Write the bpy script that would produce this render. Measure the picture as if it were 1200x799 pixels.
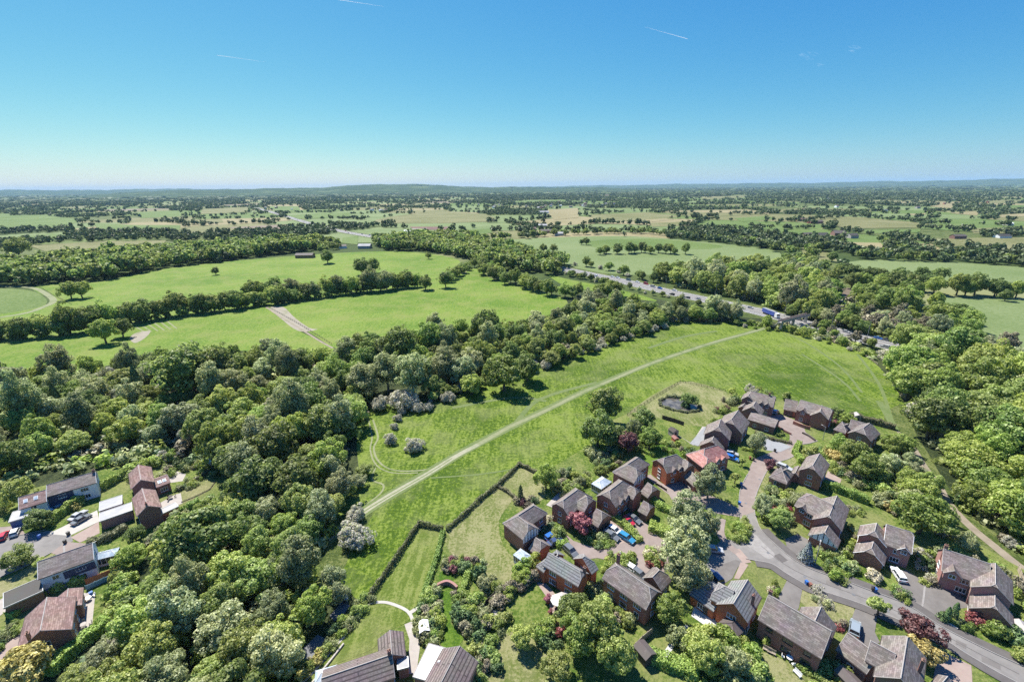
import bpy, bmesh, math, random
import numpy as np
from mathutils import Vector, Matrix
from mathutils.geometry import tessellate_polygon

for o in list(bpy.data.objects):
    bpy.data.objects.remove(o)
SC = bpy.context.scene
COL = SC.collection
R = math.radians

# ------------------------------------------------------------------ camera
F_PX, H_CAM, Y_HOR, ROLL = 535.0, 88.0, 219.5, R(0.57)
PITCH = math.atan((399.5 - Y_HOR) / F_PX)
cp, sp_ = math.cos(PITCH), math.sin(PITCH)
cr, sr = math.cos(ROLL), math.sin(ROLL)
cam = bpy.data.cameras.new('camera')
cam.sensor_width = 36.0
cam.lens = F_PX / 1200 * 36
cam.clip_start = 0.5
cam.clip_end = 90000
camo = bpy.data.objects.new('camera', cam)
COL.objects.link(camo)
X0, F0, U0 = Vector((1, 0, 0)), Vector((0, cp, -sp_)), Vector((0, sp_, cp))
Rv, Uv = cr * X0 - sr * U0, sr * X0 + cr * U0
camo.matrix_world = Matrix(((Rv.x, Uv.x, -F0.x, 0), (Rv.y, Uv.y, -F0.y, 0), (Rv.z, Uv.z, -F0.z, H_CAM), (0, 0, 0, 1)))
SC.camera = camo

# ------------------------------------------------------------------ sky, sun, exposure
SUN_EL, SUN_AZ = R(56), R(-36)          # azimuth from +Y towards +X
w = bpy.data.worlds.new('World')
SC.world = w
w.use_nodes = True
nt = w.node_tree
sky = nt.nodes.new('ShaderNodeTexSky')
sky.sky_type = 'NISHITA'
sky.sun_disc = False
sky.sun_elevation = SUN_EL
sky.sun_rotation = SUN_AZ
sky.altitude = 100
sky.air_density = 1.0
sky.dust_density = 0.3
sky.ozone_density = 2.2
bg = nt.nodes['Background']
bg.inputs['Strength'].default_value = 0.112
sep = nt.nodes.new('ShaderNodeSeparateColor'); com = nt.nodes.new('ShaderNodeCombineColor')
nt.links.new(sky.outputs[0], sep.inputs[0])
for k, (g_, p_) in enumerate(((.079, 1.66), (.378, 1.0), (1.55, .34))):      # one colour grade over the whole sky
    pw = nt.nodes.new('ShaderNodeMath'); pw.operation = 'POWER'; pw.inputs[1].default_value = p_
    mu = nt.nodes.new('ShaderNodeMath'); mu.operation = 'MULTIPLY'; mu.inputs[1].default_value = g_
    nt.links.new(sep.outputs[k], pw.inputs[0]); nt.links.new(pw.outputs[0], mu.inputs[0]); nt.links.new(mu.outputs[0], com.inputs[k])
nt.links.new(com.outputs[0], bg.inputs[0])
sun = bpy.data.lights.new('sun', 'SUN')
sun.energy = 3.9
sun.angle = R(0.5)
sun.color = (1.0, 0.95, 0.86)
suno = bpy.data.objects.new('sun', sun)
COL.objects.link(suno)
sd = Vector((math.sin(SUN_AZ) * math.cos(SUN_EL), math.cos(SUN_AZ) * math.cos(SUN_EL), math.sin(SUN_EL)))
suno.rotation_euler = sd.to_track_quat('Z', 'Y').to_euler()
suno.location = (0, 0, 200)
SC.view_settings.view_transform = 'Standard'
SC.view_settings.look = 'None'
SC.view_settings.gamma = 1
SC.view_settings.exposure = 1.25
SC.render.engine = 'CYCLES'
SC.cycles.max_bounces = 6
SC.cycles.transparent_max_bounces = 8
SC.cycles.volume_bounces = 1
SC.cycles.use_denoising = False
SC.cycles.sample_clamp_indirect = 2.0
SC.cycles.sample_clamp_direct = 8.0

# ------------------------------------------------------------------ helpers
def P(px, py, h=0.0):
    """point of the plane z=h seen at photograph pixel (px, py)"""
    x, y = px - 600.0, py - 399.5
    xr, yr = x * cr - y * sr, x * sr + y * cr
    d = Vector((xr, F_PX * cp - yr * sp_, -F_PX * sp_ - yr * cp))
    t = (h - H_CAM) / d.z
    return Vector((d.x * t, d.y * t, h))

def depth(v):
    return (v - Vector((0, 0, H_CAM))).dot(F0)

def link(o, parent=None):
    COL.objects.link(o)
    if parent is not None:
        o.parent = parent
    return o

def tag(o, label=None, cat=None, group=None, kind=None):
    if label: o['label'] = label
    if cat: o['category'] = cat
    if group: o['group'] = group
    if kind: o['kind'] = kind
    return o

def empty(name, loc, label, cat, group=None, rz=0.0):
    o = bpy.data.objects.new(name, None)
    o.location = loc
    o.rotation_euler = (0, 0, rz)
    o.empty_display_size = 0.5
    link(o)
    return tag(o, label, cat, group)

class MB:
    """collects faces, each with its uv, and links them as one mesh object"""
    def __init__(s):
        s.v, s.f, s.uv, s.mi = [], [], [], []
    def face(s, pts, uv=None, mi=0):
        i = len(s.v)
        s.v += [tuple(p) for p in pts]
        s.f.append(tuple(range(i, i + len(pts))))
        s.uv.append(uv or [(0, 0)] * len(pts))
        s.mi.append(mi)
    def box(s, c, size, rz=0.0, mi=0, taper=1.0):
        c = Vector(c)
        hx, hy, hz = size[0] / 2, size[1] / 2, size[2] / 2
        co, si = math.cos(rz), math.sin(rz)
        def q(x, y, z):
            if z > 0: x, y = x * taper, y * taper
            return (c.x + x * co - y * si, c.y + x * si + y * co, c.z + z)
        V = [q(x, y, z) for z in (-hz, hz) for (x, y) in ((-hx, -hy), (hx, -hy), (hx, hy), (-hx, hy))]
        for a in ((3, 2, 1, 0), (4, 5, 6, 7), (0, 1, 5, 4), (1, 2, 6, 5), (2, 3, 7, 6), (3, 0, 4, 7)):
            s.face([V[k] for k in a], mi=mi)
    def tube(s, a, b, ra, rb=None, n=6, mi=0, cap=True):
        a, b = Vector(a), Vector(b)
        rb = ra if rb is None else rb
        d = (b - a).normalized()
        t = Vector((0, 0, 1)) if abs(d.z) < .9 else Vector((1, 0, 0))
        u = d.cross(t).normalized(); v = d.cross(u)
        A = [a + (u * math.cos(k * 2 * math.pi / n) + v * math.sin(k * 2 * math.pi / n)) * ra for k in range(n)]
        B = [b + (u * math.cos(k * 2 * math.pi / n) + v * math.sin(k * 2 * math.pi / n)) * rb for k in range(n)]
        for k in range(n):
            s.face([A[k], B[k], B[(k + 1) % n], A[(k + 1) % n]], mi=mi)
        if cap:
            s.face(B, mi=mi); s.face(A[::-1], mi=mi)
    def prism(s, prof, y0, y1, mi=0, t0=1.0, t1=1.0):
        """profile in x,z swept along y"""
        a = [(x, y0, z) for x, z in prof]; b = [(x, y1, z) for x, z in prof]
        n = len(prof)
        for k in range(n):
            s.face([a[k], a[(k + 1) % n], b[(k + 1) % n], b[k]], mi=mi)
        s.face(a[::-1], mi=mi); s.face(b, mi=mi)
    def mesh(s, name, mats):
        me = bpy.data.meshes.new(name)
        me.from_pydata(s.v, [], s.f)
        for m in (mats if isinstance(mats, (list, tuple)) else [mats]):
            me.materials.append(m)
        me.polygons.foreach_set('material_index', s.mi)
        ul = me.uv_layers.new(name='UVMap')
        flat = [c for f in s.uv for p in f for c in p]
        ul.data.foreach_set('uv', flat)
        me.update()
        return me
    def build(s, name, mats, parent=None):
        return link(bpy.data.objects.new(name, s.mesh(name, mats)), parent)

def recalc(me):
    bm = bmesh.new(); bm.from_mesh(me)
    bmesh.ops.remove_doubles(bm, verts=bm.verts, dist=1e-4)
    bmesh.ops.recalc_face_normals(bm, faces=bm.faces)
    bm.to_mesh(me); bm.free(); me.update()

# ------------------------------------------------------------------ materials
def new_mat(name):
    m = bpy.data.materials.new(name)
    m.use_nodes = True
    return m, m.node_tree, m.node_tree.nodes['Principled BSDF']

def nnode(nt, kind, **kw):
    n = nt.nodes.new(kind)
    for k, v in kw.items():
        if k in n.inputs.keys() if hasattr(n.inputs, 'keys') else False:
            n.inputs[k].default_value = v
        else:
            setattr(n, k, v)
    return n

def ramp(nt, stops, interp='LINEAR'):
    r = nt.nodes.new('ShaderNodeValToRGB')
    r.color_ramp.interpolation = interp
    el = r.color_ramp.elements
    el[0].position, el[0].color = stops[0][0], (*stops[0][1], 1)
    el[1].position, el[1].color = stops[-1][0], (*stops[-1][1], 1)
    for p, c in stops[1:-1]:
        e = el.new(p); e.color = (*c, 1)
    return r

def noise(nt, vec, scale, detail=4, rough=.6):
    n = nt.nodes.new('ShaderNodeTexNoise')
    n.inputs['Scale'].default_value = scale
    n.inputs['Detail'].default_value = detail
    n.inputs['Roughness'].default_value = rough
    if vec is not None: nt.links.new(vec, n.inputs['Vector'])
    return n

def mix(nt, fac, a, b, mode='MIX'):
    m = nt.nodes.new('ShaderNodeMix')
    m.data_type = 'RGBA'; m.blend_type = mode
    for sock, val in ((m.inputs[0], fac), (m.inputs[6], a), (m.inputs[7], b)):
        if isinstance(val, bpy.types.NodeSocket): nt.links.new(val, sock)
        elif isinstance(val, (int, float)): sock.default_value = val
        else: sock.default_value = (*val, 1)
    return m.outputs[2]

def vmap(nt, src, scale=(1, 1, 1), rot=(0, 0, 0)):
    m = nt.nodes.new('ShaderNodeMapping')
    m.inputs['Scale'].default_value = scale
    m.inputs['Rotation'].default_value = rot
    nt.links.new(src, m.inputs['Vector'])
    return m.outputs[0]

def geo_pos(nt):
    return nt.nodes.new('ShaderNodeNewGeometry').outputs['Position']

def bump(nt, bs, h, strength=.5, dist=.1):
    b = nt.nodes.new('ShaderNodeBump')
    b.inputs['Strength'].default_value = strength
    b.inputs['Distance'].default_value = dist
    nt.links.new(h, b.inputs['Height'])
    nt.links.new(b.outputs[0], bs.inputs['Normal'])

def mat_plain(name, col, rough=.7, var=.12, scale=3.0, metal=0.0, spec=.5):
    m, nt, bs = new_mat(name)
    n = noise(nt, geo_pos(nt), scale, 5)
    r = ramp(nt, [(.3, tuple(c * (1 - var) for c in col)), (.7, tuple(min(1, c * (1 + var)) for c in col))])
    nt.links.new(n.outputs[0], r.inputs[0])
    nt.links.new(r.outputs[0], bs.inputs['Base Color'])
    bs.inputs['Roughness'].default_value = rough
    bs.inputs['Metallic'].default_value = metal
    bs.inputs['Specular IOR Level'].default_value = spec
    return m

GAIN = 2.9
def mat_grass(name, dark, mid, light, streak_rot=.9, patch=.02, fine=1.6, streak=.35, dry=None, dryamt=.5):
    m, nt, bs = new_mat(name)
    pos = geo_pos(nt)
    n1 = noise(nt, pos, patch, 5, .6)
    n2 = noise(nt, vmap(nt, pos, (.7, .09, 1), (0, 0, streak_rot)), 1.0, 4, .65)
    n3 = noise(nt, pos, fine, 6, .75)
    n4 = noise(nt, pos, .2, 6, .75)
    r1 = ramp(nt, [(.3, dark), (.5, mid), (.7, light)])
    add = nt.nodes.new('ShaderNodeMath'); add.operation = 'MULTIPLY_ADD'
    nt.links.new(n2.outputs[0], add.inputs[0]); add.inputs[1].default_value = streak; add.inputs[2].default_value = 0
    sub = nt.nodes.new('ShaderNodeMath'); sub.operation = 'MULTIPLY_ADD'
    nt.links.new(n1.outputs[0], sub.inputs[0]); sub.inputs[1].default_value = .55
    nt.links.new(add.outputs[0], sub.inputs[2])
    a2 = nt.nodes.new('ShaderNodeMath'); a2.operation = 'MULTIPLY_ADD'
    nt.links.new(n4.outputs[0], a2.inputs[0]); a2.inputs[1].default_value = .28
    nt.links.new(sub.outputs[0], a2.inputs[2])
    a3 = nt.nodes.new('ShaderNodeMath'); a3.operation = 'MULTIPLY_ADD'
    nt.links.new(n3.outputs[0], a3.inputs[0]); a3.inputs[1].default_value = .95
    nt.links.new(a2.outputs[0], a3.inputs[2])
    a4 = nt.nodes.new('ShaderNodeMath'); a4.operation = 'MULTIPLY_ADD'
    nt.links.new(a3.outputs[0], a4.inputs[0]); a4.inputs[1].default_value = GAIN
    a4.inputs[2].default_value = .5 - GAIN * (.5 * (.55 + streak + .28 + .95))
    nt.links.new(a4.outputs[0], r1.inputs[0])
    col = r1.outputs[0]
    if dry:
        nd = noise(nt, pos, .055, 5, .7)
        rd = ramp(nt, [(.47, (0, 0, 0)), (.62, (dryamt,) * 3)])
        nt.links.new(nd.outputs[0], rd.inputs[0])
        col = mix(nt, rd.outputs[0], col, dry)
    nt.links.new(col, bs.inputs['Base Color'])
    bs.inputs['Roughness'].default_value = .85
    bs.inputs['Specular IOR Level'].default_value = .15
    bump(nt, bs, n3.outputs[0], .8, .35)
    return m

G = {}
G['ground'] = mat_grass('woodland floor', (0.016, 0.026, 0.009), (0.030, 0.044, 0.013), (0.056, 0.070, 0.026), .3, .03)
G['meadow'] = mat_grass('meadow grass', (.042, .082, .005), (.092, .146, .010), (.158, .208, .036), -.95, .018, .95, .4, (.16, .18, .065), .45)
G['pasture'] = mat_grass('grazed pasture', (.075, .145, .012), (.118, .19, .02), (.165, .222, .04), -1.2, .012, .8, .3, (.19, .205, .06), .5)
G['verge'] = mat_grass('rough verge grass', (0.044, 0.067, 0.015), (0.081, 0.111, 0.026), (0.133, 0.148, 0.052), .4, .05, 1.5, .3)
G['lawn'] = mat_grass('garden lawn', (.06, .105, .014), (.108, .155, .026), (.17, .195, .055), .6, .08, 1.6, .3, (.2, .195, .085), .5)
G['lawn_striped'] = mat_grass('mown lawn', (.085, .125, .018), (.125, .168, .03), (.175, .205, .055), -.55, .07, 1.8, .8, (.2, .2, .085), .4)
G['lawn_dry'] = mat_grass('dry lawn', (.10, .13, .03), (.16, .175, .058), (.225, .225, .105), .2, .07, 1.6, .4, (.27, .24, .135), .5)
G['lawn_lush'] = mat_grass('lush lawn', (0.044, 0.096, 0.009), (0.074, 0.141, 0.012), (0.104, 0.170, 0.022), .2, .08, 2.0, .2)
G['field_pale'] = mat_grass('pale crop field', (0.118, 0.163, 0.056), (0.141, 0.185, 0.067), (0.167, 0.207, 0.089), -.6, .008, .5, .35)
G['field_green'] = mat_grass('green field', (0.078, 0.126, 0.026), (0.104, 0.155, 0.037), (0.133, 0.178, 0.056), .4, .008, .4, .2)
G['field_tan'] = mat_grass('ripe tan field', (0.192, 0.170, 0.081), (0.229, 0.200, 0.104), (0.274, 0.237, 0.133), .8, .01, .4, .4)
G['field_olive'] = mat_grass('olive field', (0.118, 0.126, 0.044), (0.155, 0.155, 0.063), (0.192, 0.185, 0.089), .8, .01, .4, .3)
G['field_red'] = mat_grass('ploughed red field', (0.126, 0.074, 0.063), (0.155, 0.096, 0.081), (0.185, 0.118, 0.096), .1, .01, .4, .3)
G['field_brown'] = mat_grass('ploughed brown field', (0.148, 0.118, 0.089), (0.185, 0.148, 0.111), (0.222, 0.178, 0.133), .1, .01, .4, .3)

def mat_surface(name, a, b, scale=.6, fine=8, stain=None, rough=.85):
    m, nt, bs = new_mat(name)
    pos = geo_pos(nt)
    n1 = noise(nt, pos, scale, 6, .65)
    n2 = noise(nt, pos, fine, 3, .7)
    r = ramp(nt, [(.3, a), (.7, b)])
    nt.links.new(n1.outputs[0], r.inputs[0])
    c = mix(nt, .18, r.outputs[0], n2.outputs[1], 'OVERLAY')
    if stain:
        ns = noise(nt, pos, .12, 4, .6)
        rs = ramp(nt, [(.52, (0, 0, 0)), (.66, (.6, .6, .6))])
        nt.links.new(ns.outputs[0], rs.inputs[0])
        c = mix(nt, rs.outputs[0], c, stain)
    hs = nt.nodes.new('ShaderNodeHueSaturation'); hs.inputs['Saturation'].default_value = .9
    nt.links.new(c, hs.inputs['Color'])
    nt.links.new(hs.outputs[0], bs.inputs['Base Color'])
    bs.inputs['Roughness'].default_value = rough
    bs.inputs['Specular IOR Level'].default_value = .25
    bump(nt, bs, n2.outputs[0], .25, .03)
    return m

G['asphalt'] = mat_surface('worn asphalt', (.158, .148, .140), (.21, .196, .184), .5, 9, (.255, .24, .225))
G['footway'] = mat_surface('footway asphalt', (0.092, 0.083, 0.080), (0.122, 0.111, 0.105), .7, 9)
G['drive'] = mat_surface('drive asphalt', (0.126, 0.115, 0.107), (0.167, 0.152, 0.141), .4, 9, (0.200, 0.185, 0.170))
G['block'] = mat_surface('block paving', (.205, .158, .138), (.255, .203, .18), .5, 7, (.28, .228, .205))
G['pinkblock'] = mat_surface('pink block paving', (0.266, 0.192, 0.163), (0.318, 0.244, 0.207), .6, 7)
G['concrete'] = mat_surface('pale concrete', (0.355, 0.333, 0.296), (0.429, 0.407, 0.363), .6, 7)
G['slab'] = mat_surface('patio slabs', (0.311, 0.281, 0.252), (0.385, 0.348, 0.311), .8, 5)
G['whiteslab'] = mat_surface('white paving', (0.459, 0.444, 0.414), (0.533, 0.518, 0.488), .8, 5)
G['greyslab'] = mat_surface('grey paving', (0.222, 0.229, 0.237), (0.281, 0.289, 0.296), .8, 5)
G['darkslab'] = mat_surface('slate paving', (0.118, 0.122, 0.133), (0.163, 0.167, 0.178), .8, 5)
G['kerb'] = mat_surface('kerb stone', (0.222, 0.207, 0.194), (0.289, 0.274, 0.259), 1, 6)
G['dirt'] = mat_surface('dirt path', (.19, .155, .11), (.27, .225, .165), .5, 6, (.15, .16, .07))
G['palepath'] = mat_surface('trodden path', (.235, .235, .14), (.32, .31, .215), .9, 5, (.14, .175, .06))
G['faintpath'] = mat_surface('faint track', (0.089, 0.133, 0.026), (0.141, 0.174, 0.056), .9, 4, (0.074, 0.126, 0.018))
G['softpath'] = mat_surface('thin trodden track', (0.163, 0.185, 0.074), (0.229, 0.237, 0.126), .8, 5, (0.089, 0.133, 0.026))
G['bare'] = mat_surface('bare earth', (0.222, 0.200, 0.148), (0.296, 0.259, 0.200), .2, 4, (0.148, 0.163, 0.059))
G['bracken'] = mat_surface('dead bracken', (0.111, 0.081, 0.056), (0.163, 0.118, 0.081), .4, 4, (0.089, 0.096, 0.037))
G['motorway'] = mat_surface('motorway surface', (.15, .145, .14), (.19, .183, .177), .2, 4)
G['white_line'] = mat_plain('road paint', (.7, .7, .68), .7, .1)
m, nt, bs = new_mat('pond water')
nw = noise(nt, geo_pos(nt), .35, 4)
rw = ramp(nt, [(.4, (.06, .055, .05)), (.62, (.16, .145, .12))])
nt.links.new(nw.outputs[0], rw.inputs[0]); nt.links.new(rw.outputs[0], bs.inputs['Base Color'])
bs.inputs['Roughness'].default_value = .08
nb = noise(nt, geo_pos(nt), 3, 3); bump(nt, bs, nb.outputs[0], .15, .05)
G['water'] = m

def mat_brick(name, a, b, c):
    m, nt, bs = new_mat(name)
    pos = geo_pos(nt)
    n1 = noise(nt, pos, 7, 3, .8)
    n2 = noise(nt, pos, .5, 4, .6)
    r = ramp(nt, [(.25, a), (.5, b), (.75, c)])
    nt.links.new(n1.outputs[0], r.inputs[0])
    col = mix(nt, .35, r.outputs[0], n2.outputs[1], 'SOFT_LIGHT')
    nt.links.new(col, bs.inputs['Base Color'])
    bs.inputs['Roughness'].default_value = .9
    bs.inputs['Specular IOR Level'].default_value = .2
    return m
G['brick'] = mat_brick('red brown brick', (.20, .09, .062), (.31, .145, .105), (.39, .205, .155))
G['brick_red'] = mat_brick('orange red brick', (.30, .09, .045), (.40, .135, .07), (.46, .19, .11))
G['brick_dark'] = mat_brick('dark plum brick', (.16, .088, .073), (.23, .13, .11), (.30, .18, .155))
G['brick_pink'] = mat_brick('pinkish brick', (.25, .13, .115), (.34, .19, .165), (.4, .24, .21))
G['whitewall'] = mat_plain('white render', (.72, .73, .74), .8, .06)
G['bluewall'] = mat_plain('pale blue cladding', (.55, .62, .7), .7, .06)
G['navy'] = mat_plain('navy tile hanging', (.035, .05, .12), .6, .2, 5)
G['bluepaint'] = mat_plain('blue painted boards', (.10, .15, .30), .6, .15, 4)
G['timber'] = mat_plain('brown timber', (.20, .12, .075), .8, .25, 6)
G['darktimber'] = mat_plain('dark stained timber', (.055, .045, .038), .8, .3, 5)
G['paletimber'] = mat_plain('pale weathered timber', (.34, .28, .22), .8, .2, 5)
G['orangefence'] = mat_plain('orange stained timber', (.45, .13, .05), .75, .2, 4)
G['bluefence'] = mat_plain('blue painted fence', (.16, .30, .38), .75, .2, 4)
G['white'] = mat_plain('white plastic', (.74, .74, .73), .45, .04)
G['trim'] = mat_plain('pale mortar trim', (.36, .33, .31), .8, .12)
G['trimdark'] = mat_plain('dark brown trim', (.06, .045, .04), .7, .2)
G['metal'] = mat_plain('grey painted steel', (.32, .33, .34), .5, .1, metal=.3)
G['black'] = mat_plain('black plastic', (.02, .02, .022), .5, .1)
G['tyre'] = mat_plain('tyre rubber', (.02, .02, .02), .85, .1)
G['alloy'] = mat_plain('alloy rim', (.45, .45, .46), .35, .05, metal=.6)
G['binblue'] = mat_plain('blue bin plastic', (.03, .13, .42), .5, .1)
G['bindark'] = mat_plain('dark bin plastic', (.035, .03, .03), .5, .1)
G['binbrown'] = mat_plain('brown bin plastic', (.22, .09, .06), .5, .1)
G['cloth'] = mat_plain('cream parasol cloth', (.6, .58, .52), .9, .05)
G['redflower'] = mat_plain('crimson flowers', (.35, .02, .06), .8, .4, 9)
G['garagedoor'] = mat_plain('brown garage door', (.11, .07, .055), .6, .15)
G['garagewhite'] = mat_plain('white garage door', (.7, .7, .7), .5, .05)
G['concretewall'] = mat_surface('concrete structure', (.36, .33, .29), (.46, .42, .37), .5, 4)
G['skin'] = mat_plain('skin', (.45, .28, .2), .6, .05)

m, nt, bs = new_mat('window glass')
n1 = noise(nt, geo_pos(nt), 1.2, 2)
r1 = ramp(nt, [(.4, (.012, .016, .022)), (.6, (.06, .07, .085))])
nt.links.new(n1.outputs[0], r1.inputs[0]); nt.links.new(r1.outputs[0], bs.inputs['Base Color'])
bs.inputs['Roughness'].default_value = .08
bs.inputs['Specular IOR Level'].default_value = .8
G['glass'] = m
m, nt, bs = new_mat('conservatory roof glazing')
n1 = noise(nt, geo_pos(nt), .8, 2)
r1 = ramp(nt, [(.4, (.34, .42, .5)), (.6, (.5, .56, .62))])
nt.links.new(n1.outputs[0], r1.inputs[0]); nt.links.new(r1.outputs[0], bs.inputs['Base Color'])
bs.inputs['Roughness'].default_value = .18
G['roofglass'] = m

def mat_roof(name, a, b, c, row=.34, lines=.35, col=.9, rnd=.28, moss=None):
    """roof tiles: courses along the slope (uv v), mottled tile by tile"""
    m, nt, bs = new_mat(name)
    uv = nt.nodes.new('ShaderNodeUVMap').outputs[0]
    pos = geo_pos(nt)
    br = nt.nodes.new('ShaderNodeTexBrick')
    nt.links.new(uv, br.inputs['Vector'])
    br.inputs['Scale'].default_value = 1
    br.inputs['Brick Width'].default_value = col
    br.inputs['Row Height'].default_value = row
    br.inputs['Mortar Size'].default_value = row * (.09 if col < 10 else .2)
    br.inputs['Mortar Smooth'].default_value = .4
    br.inputs['Color1'].default_value = (0, 0, 0, 1)
    br.inputs['Color2'].default_value = (1, 1, 1, 1)
    br.inputs['Mortar'].default_value = (.5, .5, .5, 1)
    n1 = noise(nt, pos, 2.3, 6, .8)
    n2 = noise(nt, pos, .35, 4, .6)
    fac = mix(nt, 1 - rnd, br.outputs[0], n1.outputs[0])
    r = ramp(nt, [(.32, tuple(x * .85 for x in a)), (.44, a), (.52, b), (.6, c), (.7, tuple(x * 1.1 for x in c))])
    nt.links.new(fac, r.inputs[0])
    dk = mix(nt, br.outputs['Fac'], r.outputs[0], tuple(x * (1 - lines) for x in a))
    cc = mix(nt, .3, dk, n2.outputs[1], 'SOFT_LIGHT')
    if moss:
        nm = noise(nt, pos, .9, 6, .75)
        rm = ramp(nt, [(.55, (0, 0, 0)), (.75, (.5, .5, .5))])
        nt.links.new(nm.outputs[0], rm.inputs[0])
        cc = mix(nt, rm.outputs[0], cc, moss)
    hs = nt.nodes.new('ShaderNodeHueSaturation'); hs.inputs['Saturation'].default_value = .8
    nt.links.new(cc, hs.inputs['Color'])
    nt.links.new(hs.outputs[0], bs.inputs['Base Color'])
    bs.inputs['Roughness'].default_value = .75
    bs.inputs['Specular IOR Level'].default_value = .35
    bump(nt, bs, br.outputs['Fac'], -.5, .05)
    return m
G['tile'] = mat_roof('brown concrete tiles', (.17, .133, .113), (.21, .168, .146), (.255, .208, .183), moss=(.30, .265, .22))
G['tile_dark'] = mat_roof('dark brown tiles', (.15, .12, .107), (.188, .153, .137), (.23, .192, .173), moss=(.24, .20, .16))
G['tile_grey'] = mat_roof('grey ribbed tiles', (.185, .185, .18), (.23, .23, .225), (.275, .275, .27), row=.62, lines=.42, col=60, rnd=.03)
G['tile_ribbed'] = mat_roof('brown ribbed tiles', (.15, .11, .1), (.19, .145, .13), (.23, .18, .16), row=.7, lines=.5, col=60, rnd=.03)
G['tile_red'] = mat_roof('red clay tiles', (.36, .115, .085), (.44, .155, .12), (.50, .2, .16), moss=(.50, .30, .25))
G['tile_brownred'] = mat_roof('red brown tiles', (.20, .105, .085), (.255, .145, .12), (.31, .185, .155), moss=(.33, .22, .19))
G['flatroof'] = mat_surface('grey felt flat roof', (.30, .30, .30), (.40, .40, .40), .5, 4, (.5, .5, .49))
G['flatwhite'] = mat_surface('white flat roof', (.68, .68, .66), (.76, .76, .75), .5, 4)
G['corrugated'] = mat_roof('corrugated sheet', (.20, .18, .16), (.25, .225, .2), (.3, .27, .24), row=.7, lines=.7, col=60, rnd=.05)

def mat_leaf(name, cols, trans=.52, blossom=None, bl_amt=.5, rough=.55):
    """cols: dark, mid, light; leaves differ one by one, trees differ by object / tint"""
    m = bpy.data.materials.new(name); m.use_nodes = True
    nt = m.node_tree; nt.nodes.clear()
    out = nt.nodes.new('ShaderNodeOutputMaterial')
    geo = nt.nodes.new('ShaderNodeNewGeometry')
    oi = nt.nodes.new('ShaderNodeObjectInfo')
    at = nt.nodes.new('ShaderNodeAttribute'); at.attribute_name = 'tint'
    r = ramp(nt, [(.1, cols[0]), (.5, cols[1]), (.95, cols[2])])
    nt.links.new(geo.outputs['Random Per Island'], r.inputs[0])
    col = r.outputs[0]
    add = nt.nodes.new('ShaderNodeMath'); add.operation = 'ADD'
    nt.links.new(oi.outputs['Random'], add.inputs[0]); nt.links.new(at.outputs['Fac'], add.inputs[1])
    fr = nt.nodes.new('ShaderNodeMath'); fr.operation = 'FRACT'
    nt.links.new(add.outputs[0], fr.inputs[0])
    mr = nt.nodes.new('ShaderNodeMapRange')
    mr.inputs['To Min'].default_value = 1.75; mr.inputs['To Max'].default_value = 2.85
    nt.links.new(fr.outputs[0], mr.inputs[0])
    mh = nt.nodes.new('ShaderNodeMath'); mh.operation = 'MULTIPLY_ADD'
    sw = nt.nodes.new('ShaderNodeMath'); sw.operation = 'MULTIPLY'; sw.inputs[1].default_value = 7.31
    fr2 = nt.nodes.new('ShaderNodeMath'); fr2.operation = 'FRACT'
    nt.links.new(fr.outputs[0], sw.inputs[0]); nt.links.new(sw.outputs[0], fr2.inputs[0])
    nt.links.new(fr2.outputs[0], mh.inputs[0]); mh.inputs[1].default_value = .034; mh.inputs[2].default_value = .483
    hs = nt.nodes.new('ShaderNodeHueSaturation')
    nt.links.new(col, hs.inputs['Color']); nt.links.new(mr.outputs[0], hs.inputs['Value']); nt.links.new(mh.outputs[0], hs.inputs['Hue'])
    col = hs.outputs[0]
    if blossom:
        gt = nt.nodes.new('ShaderNodeMath'); gt.operation = 'MULTIPLY'; gt.inputs[1].default_value = 13.7
        f3 = nt.nodes.new('ShaderNodeMath'); f3.operation = 'FRACT'
        lt = nt.nodes.new('ShaderNodeMath'); lt.operation = 'LESS_THAN'; lt.inputs[1].default_value = bl_amt
        nt.links.new(geo.outputs['Random Per Island'], gt.inputs[0]); nt.links.new(gt.outputs[0], f3.inputs[0]); nt.links.new(f3.outputs[0], lt.inputs[0])
        col = mix(nt, lt.outputs[0], col, blossom)
    d = nt.nodes.new('ShaderNodeBsdfDiffuse'); t = nt.nodes.new('ShaderNodeBsdfTranslucent')
    g = nt.nodes.new('ShaderNodeBsdfGlossy'); g.inputs['Roughness'].default_value = rough
    nt.links.new(col, d.inputs[0]); nt.links.new(col, t.inputs[0])
    m1 = nt.nodes.new('ShaderNodeMixShader'); m1.inputs[0].default_value = trans
    nt.links.new(d.outputs[0], m1.inputs[1]); nt.links.new(t.outputs[0], m1.inputs[2])
    m2 = nt.nodes.new('ShaderNodeMixShader'); m2.inputs[0].default_value = .035
    nt.links.new(m1.outputs[0], m2.inputs[1]); nt.links.new(g.outputs[0], m2.inputs[2])
    nt.links.new(m2.outputs[0], out.inputs[0])
    return m
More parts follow.
